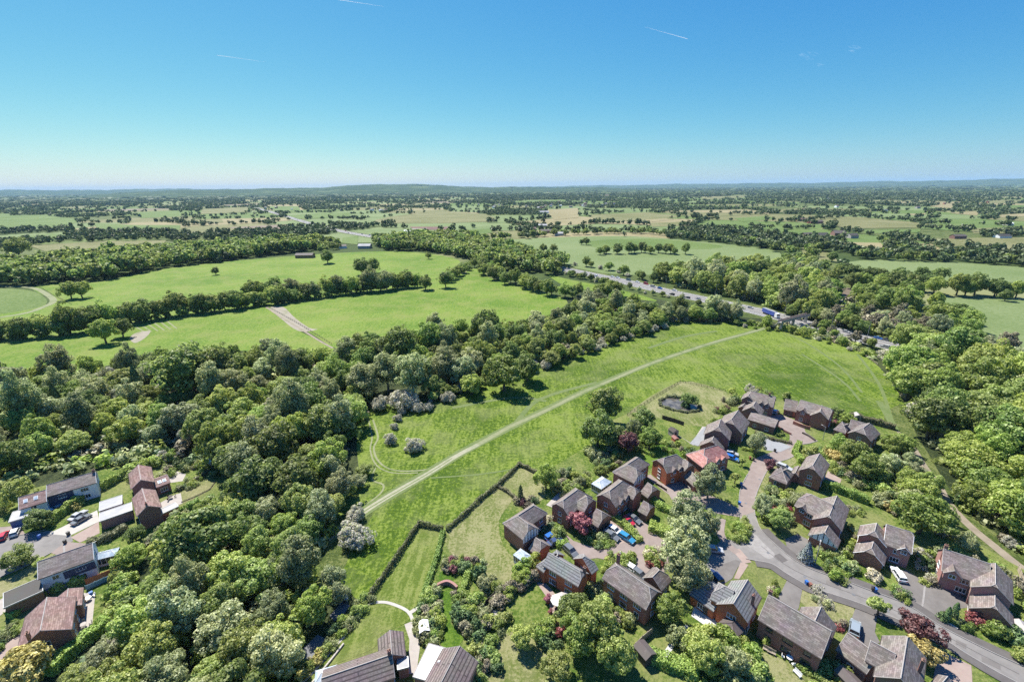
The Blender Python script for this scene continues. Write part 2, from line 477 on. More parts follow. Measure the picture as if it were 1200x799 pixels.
L = {
    'oak': mat_leaf('oak leaves', ((.044, .068, .012), (.094, .132, .026), (.195, .226, .072))),
    'green': mat_leaf('bright green leaves', ((.06, .092, .012), (.128, .172, .028), (.24, .272, .08))),
    'lime': mat_leaf('lime green leaves', ((.08, .115, .020), (.165, .205, .045), (.29, .32, .115))),
    'willow': mat_leaf('grey green leaves', ((.078, .096, .034), (.155, .175, .072), (.27, .285, .145))),
    'silver': mat_leaf('silvery leaves', ((.088, .106, .040), (.18, .20, .092), (.33, .345, .20))),
    'hawthorn': mat_leaf('hawthorn leaves', ((.085, .10, .045), (.16, .17, .085), (.27, .27, .16)), .45, (.60, .57, .48), .66),
    'copper': mat_leaf('copper leaves', ((0.030, 0.010, 0.011), (0.064, 0.022, 0.023), (0.136, 0.064, 0.060)), .25),
    'purple': mat_leaf('purple red leaves', ((0.032, 0.011, 0.014), (0.076, 0.026, 0.029), (0.152, 0.072, 0.072)), .25),
    'pink': mat_leaf('pink leaves', ((0.074, 0.019, 0.026), (0.155, 0.046, 0.059), (0.248, 0.118, 0.124)), .3),
    'red': mat_leaf('red leaves', ((0.070, 0.015, 0.015), (0.135, 0.035, 0.030), (0.200, 0.085, 0.070)), .3),
    'yellow': mat_leaf('golden leaves', ((0.119, 0.101, 0.025), (0.217, 0.189, 0.056), (0.322, 0.287, 0.119)), .3),
    'cream': mat_leaf('cream blossom shrub', ((.14, .14, .07), (.30, .28, .17), (.44, .40, .28)), .25, (.52, .48, .38), .45),
    'spruce': mat_leaf('blue grey needles', ((.06, .078, .072), (.13, .15, .145), (.25, .27, .265)), .1),
    'conifer': mat_leaf('dark green needles', ((.022, .042, .012), (.045, .075, .022), (.10, .135, .055)), .12),
    'hedge': mat_leaf('hedge leaves', ((.06, .10, .014), (.115, .17, .03), (.20, .25, .065)), .25),
    'hedgedark': mat_leaf('dark hedge leaves', ((.035, .04, .018), (.07, .07, .034), (.125, .12, .065)), .2),
    'brownbush': mat_leaf('brown twiggy growth', ((.06, .054, .034), (.115, .103, .062), (.185, .165, .11)), .2),
    'reed': mat_leaf('reed leaves', ((.04, .055, .02), (.09, .10, .045), (.17, .175, .09)), .25),
    'far': mat_leaf('distant foliage', ((.024, .038, .012), (.042, .062, .021), (.08, .10, .042)), .25),
}
G['bark'] = mat_plain('bark', (.10, .08, .06), .9, .3, 4)
G['palebark'] = mat_plain('pale bark', (.2, .18, .15), .9, .25, 4)
#PART2
# ------------------------------------------------------------------ the ground and its sheets
def catmull(pts, closed=True, n=4):
    out = []
    N = len(pts)
    rng = range(N) if closed else range(N - 1)
    for i in rng:
        p0, p1, p2, p3 = (pts[(i + k) % N] if closed else pts[min(max(i + k, 0), N - 1)] for k in (-1, 0, 1, 2))
        for k in range(n):
            t = k / n
            out.append(tuple(.5 * (2 * p1[j] + (p2[j] - p0[j]) * t + (2 * p0[j] - 5 * p1[j] + 4 * p2[j] - p3[j]) * t * t
                                   + (3 * p1[j] - p0[j] - 3 * p2[j] + p3[j]) * t ** 3) for j in range(2)))
    if not closed: out.append(tuple(pts[-1]))
    return out

def ground_pts(px):
    return [(v.x, v.y) for v in (P(*p) for p in px)]

ZN = [0]
def zstep():
    ZN[0] += 1
    return (ZN[0] % 60) * .00023

def sheet(name, px, mat, z, smooth=False, world=False, kind='structure', skirt=0.0):
    z = z + zstep()
    pts = px if world else ground_pts(px)
    if smooth: pts = catmull(pts)
    b = MB()
    V = [Vector((x, y, 0)) for x, y in pts]
    for t in tessellate_polygon([V]):
        q = [(V[i].x, V[i].y, z) for i in t]
        a = (V[t[1]] - V[t[0]]).cross(V[t[2]] - V[t[0]]).z
        b.face(q if a > 0 else q[::-1])
    if skirt:
        n = len(V)
        area = sum(V[i].x * V[(i + 1) % n].y - V[(i + 1) % n].x * V[i].y for i in range(n))
        for i in range(n):
            p, q = V[i], V[(i + 1) % n]
            if area < 0: p, q = q, p
            b.face([(p.x, p.y, z - skirt), (q.x, q.y, z - skirt), (q.x, q.y, z), (p.x, p.y, z)])
    o = b.build(name, G[mat] if isinstance(mat, str) else mat)
    o['kind'] = kind
    return o

def offset_line(pts, off):
    out = []
    for i, p in enumerate(pts):
        a = Vector(pts[max(i - 1, 0)]); c = Vector(pts[min(i + 1, len(pts) - 1)])
        d = (c - a).normalized()
        out.append((p[0] - d.y * off, p[1] + d.x * off))
    return out

def ribbon(name, px, width, mat, z, smooth=True, world=False, kind='structure', thick=0.0, off=0.0, n=4):
    z = z + zstep()
    pts = px if world else ground_pts(px)
    if smooth: pts = catmull(pts, False, n)
    if off: pts = offset_line(pts, off)
    if not isinstance(width, (list, tuple)): width = (width, width)
    b = MB()
    N = len(pts)
    L_, R_ = [], []
    for i, p in enumerate(pts):
        a = Vector(pts[max(i - 1, 0)]); c = Vector(pts[min(i + 1, N - 1)])
        d = (c - a).normalized()
        h = (width[0] + (width[1] - width[0]) * i / max(1, N - 1)) / 2
        L_.append((p[0] - d.y * h, p[1] + d.x * h)); R_.append((p[0] + d.y * h, p[1] - d.x * h))
    for i in range(N - 1):
        b.face([(*R_[i], z), (*R_[i + 1], z), (*L_[i + 1], z), (*L_[i], z)])
        if thick:
            for S, T in ((L_[i], L_[i + 1]), (R_[i + 1], R_[i])):
                b.face([(*S, z), (*T, z), (*T, z - thick), (*S, z - thick)])
    o = b.build(name, G[mat])
    o['kind'] = kind
    return o

# base ground: one sheet out to the horizon (fine near, coarse far)
m, nt, bs = new_mat('countryside ground')
pos = geo_pos(nt)
vo = nt.nodes.new('ShaderNodeTexVoronoi'); vo.inputs['Scale'].default_value = .0042
nv = noise(nt, pos, .004, 3)
wv = mix(nt, .18, pos, nv.outputs[1], 'LINEAR_LIGHT')
nt.links.new(pos, vo.inputs['Vector'])
rv = ramp(nt, [(0, (.05, .075, .022)), (.3, (.075, .10, .03)), (.55, (.12, .155, .05)), (.75, (.19, .2, .09)), (1, (.14, .18, .06))], 'CONSTANT')
sepc = nt.nodes.new('ShaderNodeSeparateColor')
nt.links.new(vo.outputs['Color'], sepc.inputs[0]); nt.links.new(sepc.outputs[0], rv.inputs[0])
nw_ = noise(nt, pos, .0016, 6, .7)
rw_ = ramp(nt, [(.47, (0, 0, 0)), (.53, (1, 1, 1))])
nt.links.new(nw_.outputs[0], rw_.inputs[0])
nf = noise(nt, pos, .03, 6, .75)
rf = ramp(nt, [(.35, (.03, .05, .016)), (.65, (.07, .1, .03))])
nt.links.new(nf.outputs[0], rf.inputs[0])
c1 = mix(nt, rw_.outputs[0], rv.outputs[0], rf.outputs[0])
nt.links.new(c1, bs.inputs['Base Color'])
bs.inputs['Roughness'].default_value = .9; bs.inputs['Specular IOR Level'].default_value = .1
b = MB()
rings = [0, 200, 500, 1000, 2000, 4000, 8000, 16000, 25500]
NS = 48
for a, c in zip(rings[:-1], rings[1:]):
    for k in range(NS):
        t0, t1 = 2 * math.pi * k / NS, 2 * math.pi * (k + 1) / NS
        q = [(a * math.cos(t0), a * math.sin(t0), 0), (c * math.cos(t0), c * math.sin(t0), 0), (c * math.cos(t1), c * math.sin(t1), 0), (a * math.cos(t1), a * math.sin(t1), 0)]
        b.face(q if a else q[1:] + [] if False else (q if a else [(0, 0, 0), q[1], q[2]]))
o = b.build('ground', m); o['kind'] = 'structure'

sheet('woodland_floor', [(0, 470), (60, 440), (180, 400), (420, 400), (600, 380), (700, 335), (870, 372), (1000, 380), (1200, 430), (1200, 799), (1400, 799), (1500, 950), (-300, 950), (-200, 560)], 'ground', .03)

FIELDS = []          # pixel polygons kept free of scattered trees
def field(mat, px, z=.06, smooth=True, name='field'):
    FIELDS.append(px)
    return sheet(name, px, mat, z, smooth)

# near fields
field('meadow', [(372, 640), (398, 590), (420, 560), (418, 520), (426, 488), (445, 474), (520, 468), (560, 452), (620, 436), (700, 405), (760, 388), (800, 380), (870, 377), (935, 386), (990, 402), (1030, 430), (1058, 470), (1060, 492), (1030, 520), (960, 520), (880, 560), (760, 560), (640, 580), (560, 620), (470, 690), (430, 705), (405, 690), (385, 660)], .06, True, 'meadow')
sheet('verge', [(320, 676), (352, 640), (400, 606), (430, 594), (436, 604), (414, 640), (402, 668), (380, 690), (345, 690)], 'verge', .068, True)
sheet('verge', [(700, 405), (745, 385), (760, 372), (800, 375), (830, 382), (790, 390), (740, 397)], 'meadow', .07, True)
field('pasture', [(-60, 396), (60, 394), (150, 380), (250, 364), (305, 358), (345, 385), (392, 409), (350, 416), (300, 412), (200, 410), (120, 430), (60, 447), (-60, 455)])
field('pasture', [(306, 358), (350, 352), (420, 342), (482, 340), (530, 334), (552, 314), (566, 316), (575, 326), (620, 338), (664, 352), (648, 366), (600, 388), (500, 398), (450, 414), (398, 410), (360, 388)])
field('pasture', [(38, 337), (80, 331), (120, 330), (200, 314), (330, 301), (430, 295), (490, 296), (538, 305), (520, 318), (480, 326), (330, 345), (200, 356), (80, 360), (60, 350)])
sheet('pasture', [(-80, 372), (0, 366), (60, 356), (200, 350), (330, 338), (480, 322), (540, 320), (540, 340), (480, 345), (420, 350), (340, 362), (250, 372), (150, 390), (60, 402), (-80, 408)], 'pasture', .05, True)
field('field_green', [(-60, 338), (0, 338), (38, 341), (55, 352), (45, 360), (0, 368), (-60, 372)], .07)
ribbon('track', [(-40, 334), (0, 335.5), (38, 337.5), (58, 347), (62, 354), (48, 361), (30, 367), (0, 372)], (4, 5), 'softpath', .1)
field('pasture', [(640, 320), (660, 326), (720, 338), (770, 352), (740, 350), (700, 342), (660, 334)], .06)
field('field_pale', [(560, 287), (600, 281), (660, 278), (740, 277), (830, 284), (905, 293), (916, 307), (900, 316), (812, 312), (772, 322), (690, 318), (640, 301), (600, 296)])
field('field_green', [(690, 283), (760, 280), (840, 287), (830, 292), (740, 292), (700, 291)], .1)
field('field_olive', [(940, 290), (975, 298), (978, 310), (950, 306)])
field('field_pale', [(995, 307), (1067, 305), (1200, 313), (1260, 320), (1260, 334), (1200, 331), (1130, 330), (1060, 328), (1000, 322)])
field('field_pale', [(1096, 350), (1140, 349), (1200, 352), (1280, 356), (1280, 425), (1200, 416), (1172, 412), (1156, 392), (1120, 368)])
field('verge', [(965, 306), (985, 310), (1005, 352), (1010, 366), (985, 362), (972, 345)], .06)
sheet('bracken', [(982, 340), (998, 338), (1003, 352), (992, 358), (984, 352)], 'bracken', .09, True)
ribbon('path', [(973, 318), (978, 330), (979, 345), (990, 354), (995, 364)], (3.5, 2.5), 'palepath', .1)
# farther fields
FAR = [('field_green', [(-30, 253), (0, 253), (47, 252), (88, 257), (92, 261), (58, 267), (-30, 269)]),
       ('field_green', [(30, 277), (62, 274), (85, 278), (60, 283), (30, 281)]),
       ('field_olive', [(33, 288), (117, 283), (195, 282), (190, 288), (125, 296), (60, 298), (45, 292)]),
       ('field_green', [(110, 262), (160, 264), (212, 264), (210, 270), (160, 273), (115, 270)]),
       ('field_green', [(160, 250), (207, 247), (212, 254), (165, 256)]),
       ('field_olive', [(237, 245), (290, 243), (293, 249), (235, 251)]),
       ('field_brown', [(266, 267), (338, 263), (346, 267), (300, 271)]),
       ('field_green', [(256, 280), (320, 277), (352, 275), (350, 278.5), (308, 282)]),
       ('field_green', [(311, 242), (350, 242), (352, 247), (328, 249)]),
       ('field_green', [(338, 253), (376, 250), (410, 249), (412, 255), (350, 257)]),
       ('field_green', [(402, 279), (420, 277), (419, 287), (400, 285)]),
       ('field_olive', [(440, 258), (464, 253), (512, 248), (568, 251), (580, 255), (578, 260), (516, 262), (440, 262)]),
       ('field_red', [(480, 266), (528, 266), (530, 269.5), (486, 269.5)]),
       ('field_green', [(540, 270), (578, 268), (576, 273), (552, 277)]),
       ('field_tan', [(640, 246), (678, 244), (678, 255), (650, 258), (642, 251)]),
       ('field_olive', [(690, 252), (760, 249), (800, 254), (760, 259), (700, 260)]),
       ('field_olive', [(979, 264), (1077, 262), (1079, 267), (987, 268)]),
       ('field_green', [(1013, 270), (1080, 269), (1077, 273), (1013, 274)]),
       ('field_tan', [(981, 284), (1032, 285), (1040, 296), (1013, 298), (981, 290)]),
       ('field_tan', [(1061, 285), (1091, 286), (1107, 294), (1101, 299), (1077, 296)]),
       ('field_olive', [(1136, 268), (1230, 265), (1230, 273), (1141, 274)]),
       ('field_olive', [(1067, 280), (1230, 278), (1230, 296), (1115, 293), (1109, 288)]),
       ('field_tan', [(1088, 242), (1120, 238), (1115, 245)]), ('field_tan', [(1112, 250), (1148, 247), (1145, 253)]),
       ('field_tan', [(1168, 252), (1230, 249), (1230, 252.5), (1172, 255)]), ('field_tan', [(1060, 251), (1086, 250), (1080, 254)]),
       ('field_olive', [(760, 262), (800, 260), (795, 265), (765, 266)]), ('field_tan', [(755, 258), (780, 256), (790, 258), (765, 260)]),
       ('field_olive', [(210, 258), (260, 257), (262, 261), (212, 262)]), ('field_olive', [(1150, 236), (1210, 234), (1212, 237), (1155, 239)]),
       ('field_green', [(860, 256), (900, 253), (910, 257), (870, 260)]), ('field_green', [(600, 236), (660, 234), (665, 237), (605, 239)]),
       ('field_olive', [(820, 232), (870, 229), (880, 231), (825, 234.5)]), ('field_olive', [(905, 246), (960, 243), (965, 246), (912, 249)])]
for mname, px in FAR:
    field(mname, px, .5, False)

# motorway with its lines and the reservation
MWAY = [(300, 243.5), (330, 252), (360, 261), (400, 271), (440, 278), (500, 288.5), (560, 299), (610, 307), (655, 314.5), (700, 323.5), (740, 332), (780, 341.5), (830, 352), (880, 363), (940, 378), (980, 388.5), (1020, 399), (1070, 411), (1120, 421), (1175, 433.5), (1230, 447)]
mw = catmull(ground_pts(MWAY), False, 3)
ribbon('motorway', mw, 19, 'motorway', .12, False, True)
ribbon('central_reservation', mw, 2.6, 'kerb', .16, False, True)
for off in (-9.0, -5.4, 5.4, 9.0):
    ribbon('lane_marking', mw, .35, 'white_line', .15, False, True, off=off)
for s in (-1, 1):
    ribbon('motorway_verge', mw, 7, 'verge', .1, False, True, off=s * 12.5)

# footpaths across the meadow
ribbon('path_edge', [(322, 690), (372, 642), (402, 618), (432, 596), (500, 555), (560, 520), (640, 480), (720, 443), (800, 413), (870, 392), (899, 384)], (4.2, 4.0), 'faintpath', .095)
ribbon('footpath', [(322, 690), (372, 642), (402, 618), (432, 596), (468, 574), (500, 556), (532, 536), (560, 521)], (2.1, 1.9), 'palepath', .1)
ribbon('footpath', [(560, 521), (600, 499), (640, 481), (682, 460), (720, 444), (760, 427), (800, 413), (840, 400), (870, 392), (899, 384)], (1.9, 1.7), 'softpath', .1)
ribbon('footpath', [(372, 642), (402, 618), (432, 596), (500, 556), (530, 537)], (.5, .3), 'faintpath', .106)
for pts, wd in (([(437, 492), (443, 512), (438, 525), (444, 541), (462, 551), (495, 551), (515, 545)], .9),
                ([(432, 492), (436, 512), (434, 527), (441, 545), (460, 554), (490, 554)], .7),
                ([(440, 548), (436, 562), (449, 568), (446, 578), (428, 592)], .8),
                ([(880, 448), (868, 432), (850, 412)], .01)):
    if wd > .1: ribbon('faint_track', pts, wd * .75, 'softpath', .09)
for pts, wd in (([(562, 520), (600, 500), (632, 468), (700, 448)], 2.2), ([(1010, 460), (985, 430), (950, 405), (925, 392)], 1.2), ([(1030, 470), (1042, 490), (1050, 506)], 2.5),
                ([(530, 478), (600, 466), (640, 470)], 2), ([(760, 408), (800, 395), (840, 388)], 2.5), ([(940, 415), (985, 445), (1008, 470)], 1.2), ([(1005, 415), (1030, 450), (1044, 490)], 1.4), ([(505, 560), (560, 556), (600, 550)], .7)):
    ribbon('faint_track', pts, wd, 'faintpath', .085)
ribbon('dirt_track', [(1050, 505), (1068, 522), (1082, 545), (1098, 566), (1112, 590), (1135, 615), (1165, 640), (1195, 664), (1215, 676)], (1.8, 2.6), 'dirt', .1)
sheet('verge', [(1036, 486), (1060, 474), (1072, 505), (1088, 532), (1108, 566), (1130, 596), (1190, 642), (1230, 680), (1215, 690), (1160, 652), (1112, 614), (1084, 574), (1062, 532), (1046, 508)], 'verge', .07, True)
ribbon('field_track', [(312, 360), (330, 372), (350, 384), (372, 398), (390, 408)], (1.6, 1.4), 'dirt', .1)
sheet('bare_ground', [(316, 361), (332, 360), (345, 372), (362, 384), (372, 386), (350, 388), (330, 374)], 'bare', .09, True)
sheet('bare_ground', [(152, 396), (160, 390), (176, 388), (170, 396), (158, 402)], 'bare', .09, True)
for k in range(6):
    ribbon('field_track', [(160 + k * 7, 383.5 - k * 1.6), (170 + k * 7.5, 389.5 - k * .8)], .9, 'softpath', .088, False)

# the two housing estates: garden ground first
sheet('garden_ground', [(497, 620), (526, 622), (560, 588), (606, 545), (640, 552), (690, 522), (700, 500), (735, 485), (777, 491), (835, 488), (862, 462), (915, 468), (985, 486), (1047, 500), (1075, 545), (1105, 600), (1150, 640), (1240, 690), (1330, 799), (1400, 950), (300, 950), (360, 799), (405, 735), (434, 700)], 'lawn', .11)
sheet('garden_ground', [(-80, 610), (40, 572), (130, 548), (200, 540), (262, 545), (272, 570), (240, 600), (190, 625), (160, 668), (135, 690), (132, 712), (60, 790), (-80, 860)], 'lawn', .11)
LAWNS = [('lawn_dry', [(735, 486), (797, 447.5), (850, 459), (858, 466), (842, 490), (826, 500), (777, 492)]),
         ('lawn_dry', [(524, 628), (560, 592), (592, 568), (600, 585), (585, 610), (590, 640), (612, 668), (590, 690), (555, 660), (530, 650)]),
         ('lawn_dry', [(586, 562), (608, 549), (630, 558), (640, 580), (620, 592), (606, 576)]),
         ('lawn_striped', [(490.7, 619.7), (518, 625), (496, 700.5), (480, 717), (434.5, 704.7)]),
         ('lawn_striped', [(436, 710), (477, 720), (474, 731), (444, 744), (436, 761), (362, 791), (345, 812), (330, 812)]),
         ('lawn', [(596, 700), (632, 680), (650, 690), (652, 706), (640, 724), (612, 728)]),
         ('lawn_dry', [(578, 762), (600, 740), (640, 750), (650, 770), (640, 815), (570, 815)]),
         ('lawn_lush', [(515, 672), (530, 668), (530, 688), (518, 690)]), ('lawn_lush', [(508, 700), (532, 694), (528, 730), (545, 745), (525, 765), (512, 740)]),
         ('lawn', [(870, 664), (905, 664), (922, 676), (910, 703), (892, 700), (880, 690)]),
         ('lawn_dry', [(940, 688), (955, 692), (1000, 712), (990, 740), (975, 730), (938, 706)]),
         ('lawn_dry', [(884, 772), (905, 767), (960, 800), (955, 815), (890, 815)]),
         ('lawn', [(788, 775), (808, 745), (830, 760), (815, 800), (780, 800)]),
         ('lawn', [(1130, 710), (1150, 725), (1190, 758), (1186, 768), (1150, 752), (1122, 730)]),
         ('lawn', [(994, 664), (1012, 672), (1030, 690), (1056, 702), (1050, 706), (1000, 684)]),
         ('lawn', [(1026, 742), (1046, 732), (1062, 745), (1052, 752), (1035, 752)]),
         ('lawn', [(936, 577), (960, 592), (972, 600), (968, 606), (940, 596), (930, 582)]),
         ('lawn_lush', [(738, 555), (770, 522), (790, 526), (804, 532), (790, 542), (764, 548)]),
         ('lawn', [(690, 548), (722, 540), (735, 546), (716, 556), (696, 568)]),
         ('lawn', [(775, 497), (815, 507), (815, 520), (790, 520), (772, 510)]),
         ('lawn', [(836, 525), (866, 524), (872, 534), (868, 548), (852, 556), (846, 540)]),
         ('lawn', [(940, 499), (954, 502), (974, 510), (970, 516), (952, 513), (940, 506)]),
         ('lawn', [(1010, 496), (1044, 504), (1040, 512), (1020, 506)]),
         ('lawn_dry', [(898, 540), (932, 533), (930, 545), (905, 550)]),
         ('lawn_dry', [(886, 578), (898, 552), (904, 556), (897, 572), (888, 590)]),
         ('lawn', [(205, 555), (246, 546), (240, 556), (222, 562), (208, 570)]),
         ('lawn_dry', [(210, 578), (246, 560), (252, 568), (240, 578), (212, 590)]),
         ('lawn', [(212, 560), (236, 546), (244, 548), (238, 554)]),
         ('lawn', [(110, 692), (128, 688), (132, 712), (120, 740), (107, 742)]),
         ('lawn_dry', [(-40, 690), (0, 682), (60, 650), (62, 652), (52, 668), (30, 686), (0, 700), (-40, 715)]),
         ('lawn', [(118, 618), (148, 608), (150, 615), (110, 632), (96, 640)]),
         ('lawn', [(1050, 600), (1075, 620), (1080, 640), (1060, 630), (1042, 612)]), ('lawn', [(1090, 622), (1105, 640), (1112, 652), (1098, 650)]),
         ('lawn', [(640, 620), (664, 640), (690, 634), (684, 640), (660, 646)])]
for mname, px in LAWNS:
    sheet('lawn', px, mname, .14, True)

# pond
sheet('pond', [(774, 471), (782, 466), (798.5, 467), (807, 472), (819, 476), (816, 481), (804, 482.5), (789, 479), (777, 475)], 'water', .17, True)

# estate roads
TOP_K = [(884, 600), (886, 608), (891.5, 621), (907, 637), (930, 656), (953, 668), (990, 681), (1022, 693), (1063, 709), (1104, 735), (1157, 762), (1200, 781.5), (1300, 826)]
LOW_K = [(867, 606), (866, 622), (868, 640), (874, 655), (884, 657), (904, 661), (921, 672), (938, 682), (953, 689.5), (1005, 706.5), (1044, 723), (1100, 746.5), (1135, 768), (1189, 798.7), (1300, 850)]
sheet('road', catmull(ground_pts(TOP_K), False) + catmull(ground_pts(LOW_K), False)[::-1], 'asphalt', .15, world=True)
sheet('worn_patch', [(874, 628), (884, 626), (894, 636), (908, 650), (900, 655), (886, 646), (876, 640)], 'kerb', .164, True)
for k, pts in enumerate(([(968, 682), (985, 689)], [(1052, 716), (1066, 722)], [(1120, 752), (1132, 758)], [(910, 650), (920, 658)], [(1150, 772), (1172, 782)])):
    ribbon('road_patch', pts, 1.6 + .3 * (k % 2), 'footway', .166, False) if k % 2 else ribbon('road_patch', pts, 1.4, 'drive', .166, False)
for q in ((943, 676), (900, 648), (1000, 697), (1040, 716), (1090, 738), (1130, 764), (878, 630), (874, 590), (890, 562), (925, 527), (740, 640), (766, 652), (800, 575)):
    v = P(*q); rr2 = .38
    sheet('manhole_cover', [(v.x + rr2 * math.cos(a), v.y + rr2 * math.sin(a)) for a in np.linspace(0, 2 * math.pi, 9)[:-1]], 'darkslab', .172, world=True)
ribbon('road_joint', [(892, 640), (920, 662), (958, 681), (1010, 700), (1052, 717), (1100, 741), (1145, 765), (1194, 790)], .14, 'footway', .167)
ribbon('kerb', TOP_K, .2, 'kerb', .29, thick=.15)
ribbon('kerb', LOW_K[3:], .2, 'kerb', .29, thick=.15)
ribbon('footway', TOP_K[2:], 2.0, 'footway', .28, thick=.14, off=1.15)
ribbon('footway', LOW_K[4:], 1.9, 'footway', .28, thick=.14, off=-1.1)
sheet('road', [(838, 640), (852, 632), (868, 640), (874, 656), (866, 664), (852, 660), (836, 668), (822, 662)], 'asphalt', .158, True)
ribbon('block_crossing', [(862, 644), (876, 660)], 2.2, 'pinkblock', .168, False)
ribbon('footpath', [(846, 608), (844, 624), (851, 637), (864, 648)], 2.0, 'block', .17)
ROAD_L = [(867, 606), (866, 586), (868, 572), (876, 556), (880, 545), (886, 537), (904, 530), (918, 524), (925, 516), (925, 508)]
ROAD_R = [(884, 600), (885.5, 582), (893, 563), (901, 549), (912, 542), (926, 537), (936, 530), (938, 522), (948, 520), (958, 517)]
sheet('block_road', catmull(ground_pts(ROAD_L), False) + ground_pts([(910, 500), (896, 492), (903, 487), (915, 486), (928, 491), (941, 497), (944, 507), (952, 512)]) + catmull(ground_pts(ROAD_R), False)[::-1], 'block', .16, world=True)
ribbon('kerb', ROAD_R, .2, 'kerb', .26, thick=.13)
ribbon('kerb', [(866, 606), (866, 586), (868, 572), (876, 556)], .2, 'kerb', .26, thick=.13)
sheet('parking_bay', [(899, 512), (928, 524), (914, 530), (898, 528), (893, 520)], 'greyslab', .19)
sheet('block_courtyard', [(650, 627), (658, 622), (672, 634), (690, 640), (702, 641), (716, 637), (722, 622), (730, 612), (745, 606), (754, 612), (762, 616), (770, 628), (784, 638), (787, 652), (780, 668), (770, 684), (758, 680), (745, 664), (728, 660), (700, 654), (684, 656), (666, 650)], 'block', .16)
sheet('block_courtyard', [(756, 558), (762, 556), (776, 567), (797, 560), (812, 572), (830, 580), (850, 588), (866, 596), (866, 606), (840, 602), (820, 594), (795, 600), (784, 580), (768, 568)], 'block', .162)
sheet('driveway', [(703, 618), (722, 604), (744, 614), (732, 636), (718, 640)], 'pinkblock', .168)
sheet('driveway', [(868, 659), (877, 662), (866, 679), (860, 678)], 'pinkblock', .17)
sheet('driveway', [(862, 656), (868, 658), (858, 678), (846, 686), (828, 676), (840, 664)], 'drive', .172)
sheet('driveway', [(924, 676.5), (941, 685.5), (936, 712), (932, 722), (908, 708)], 'drive', .17)
sheet('driveway', [(1003, 711), (1028, 721), (1025, 741), (1031, 753), (1017, 760), (1002, 750), (993, 738)], 'drive', .17)
sheet('driveway', [(1051, 672), (1061, 668), (1085, 683), (1104, 687), (1136, 703), (1134, 712), (1102, 717), (1098, 726), (1078, 716), (1062, 704), (1053, 690)], 'drive', .17)
ribbon('driveway_edging', [(1084, 684), (1082, 702), (1080, 714)], .35, 'kerb', .2, False)
sheet('driveway', [(1105, 764), (1138, 780), (1140, 812), (1090, 812), (1096, 780)], 'pinkblock', .17)
sheet('driveway', [(920, 632), (934, 626), (950, 634), (944, 650), (936, 656), (922, 642)], 'drive', .17)
sheet('patio', [(815, 706), (842, 730), (836, 740), (810, 722)], 'whiteslab', .17)
sheet('patio', [(786, 504), (810, 520), (823, 500), (832, 502), (830, 520), (812, 522)], 'slab', .17)
sheet('patio', [(808, 520), (826, 500), (834, 507), (818, 523)], 'greyslab', .175)
sheet('patio', [(628, 682), (640, 684), (652, 698), (650, 712), (642, 702)], 'pinkblock', .17)
sheet('patio', [(640, 700), (652, 704), (656, 722), (648, 722)], 'pinkblock', .175)
sheet('patio', [(970, 552), (986, 562), (984, 568), (966, 562)], 'pinkblock', .17)
sheet('patio', [(576, 714), (590, 718), (592, 730), (578, 726)], 'slab', .17)
sheet('patio', [(625, 738), (632, 732), (644, 734), (648, 742), (638, 748), (628, 744)], 'whiteslab', .17, True)
ribbon('garden_path', [(433.5, 706.5), (452, 706), (470, 712), (480, 719), (484, 731), (480, 742)], .7, 'concrete', .18)
ribbon('garden_path', [(478, 720), (490, 712), (497, 706)], .9, 'concrete', .182)
sheet('patio', [(474, 732), (488, 726), (492, 760), (488, 790), (478, 790), (480, 750)], 'slab', .178)
ribbon('garden_path', [(432, 708), (404, 745), (372, 782), (345, 812)], .6, 'concrete', .18, False)
ribbon('garden_path', [(432, 702), (415, 722), (402, 736)], 1.0, 'concrete', .18, False)
sheet('patio', [(386, 722), (402, 704), (410, 710), (402, 722), (392, 728)], 'darkslab', .17)
sheet('tennis_court', [(345, 770), (372, 744), (386, 750), (352, 790)], 'darkslab', .17)
ribbon('garden_path', [(806, 734), (790, 752), (775, 774)], 1.0, 'whiteslab', .18, False)
sheet('patio', [(764, 762), (777, 766), (775, 778), (760, 775)], 'whiteslab', .175)
sheet('patio', [(95, 695), (112, 695), (107, 745), (84, 768), (84, 742)], 'slab', .17)
sheet('patio', [(187, 590), (205, 580), (212, 578), (214, 590), (190, 600)], 'slab', .17)
sheet('patio', [(196, 556), (206, 552), (218, 556), (214, 564), (200, 566)], 'slab', .17)
sheet('patio', [(84, 583), (112, 573), (116, 577), (92, 590)], 'slab', .17)
sheet('patio', [(640, 592), (660, 572), (668, 578), (650, 596)], 'slab', .17)
# left estate roads
sheet('road', [(-60, 652), (0, 634), (30, 626), (56, 622), (82, 624), (86, 634), (76, 639), (60, 648), (30, 664), (0, 677), (-60, 705)], 'asphalt', .15)
sheet('driveway', [(56, 626), (114, 598), (117, 611), (82, 628)], 'concrete', .165)
sheet('driveway', [(83, 630), (116, 611.5), (117, 625), (94, 636)], 'pinkblock', .166)
sheet('driveway', [(60, 648), (78, 635), (112, 638), (78, 655)], 'block', .164)
ribbon('driveway_edging', [(75, 638), (76, 652)], .4, 'kerb', .19, False)
sheet('driveway', [(-30, 628), (0, 618), (22, 616), (30, 626), (0, 635), (-30, 645)], 'block', .164)
sheet('driveway', [(-40, 718), (0, 703), (40, 682), (42, 690), (0, 722), (-40, 740)], 'slab', .165)
sheet('driveway', [(-20, 770), (10, 742), (26, 735), (26, 750), (16, 764), (-20, 790)], 'pinkblock', .165)
ribbon('kerb', [(-60, 652), (0, 634), (30, 626), (54, 621)], .2, 'kerb', .27, thick=.13)
ribbon('kerb', [(60, 648), (30, 664), (0, 677), (-60, 705)], .2, 'kerb', .27, thick=.13)
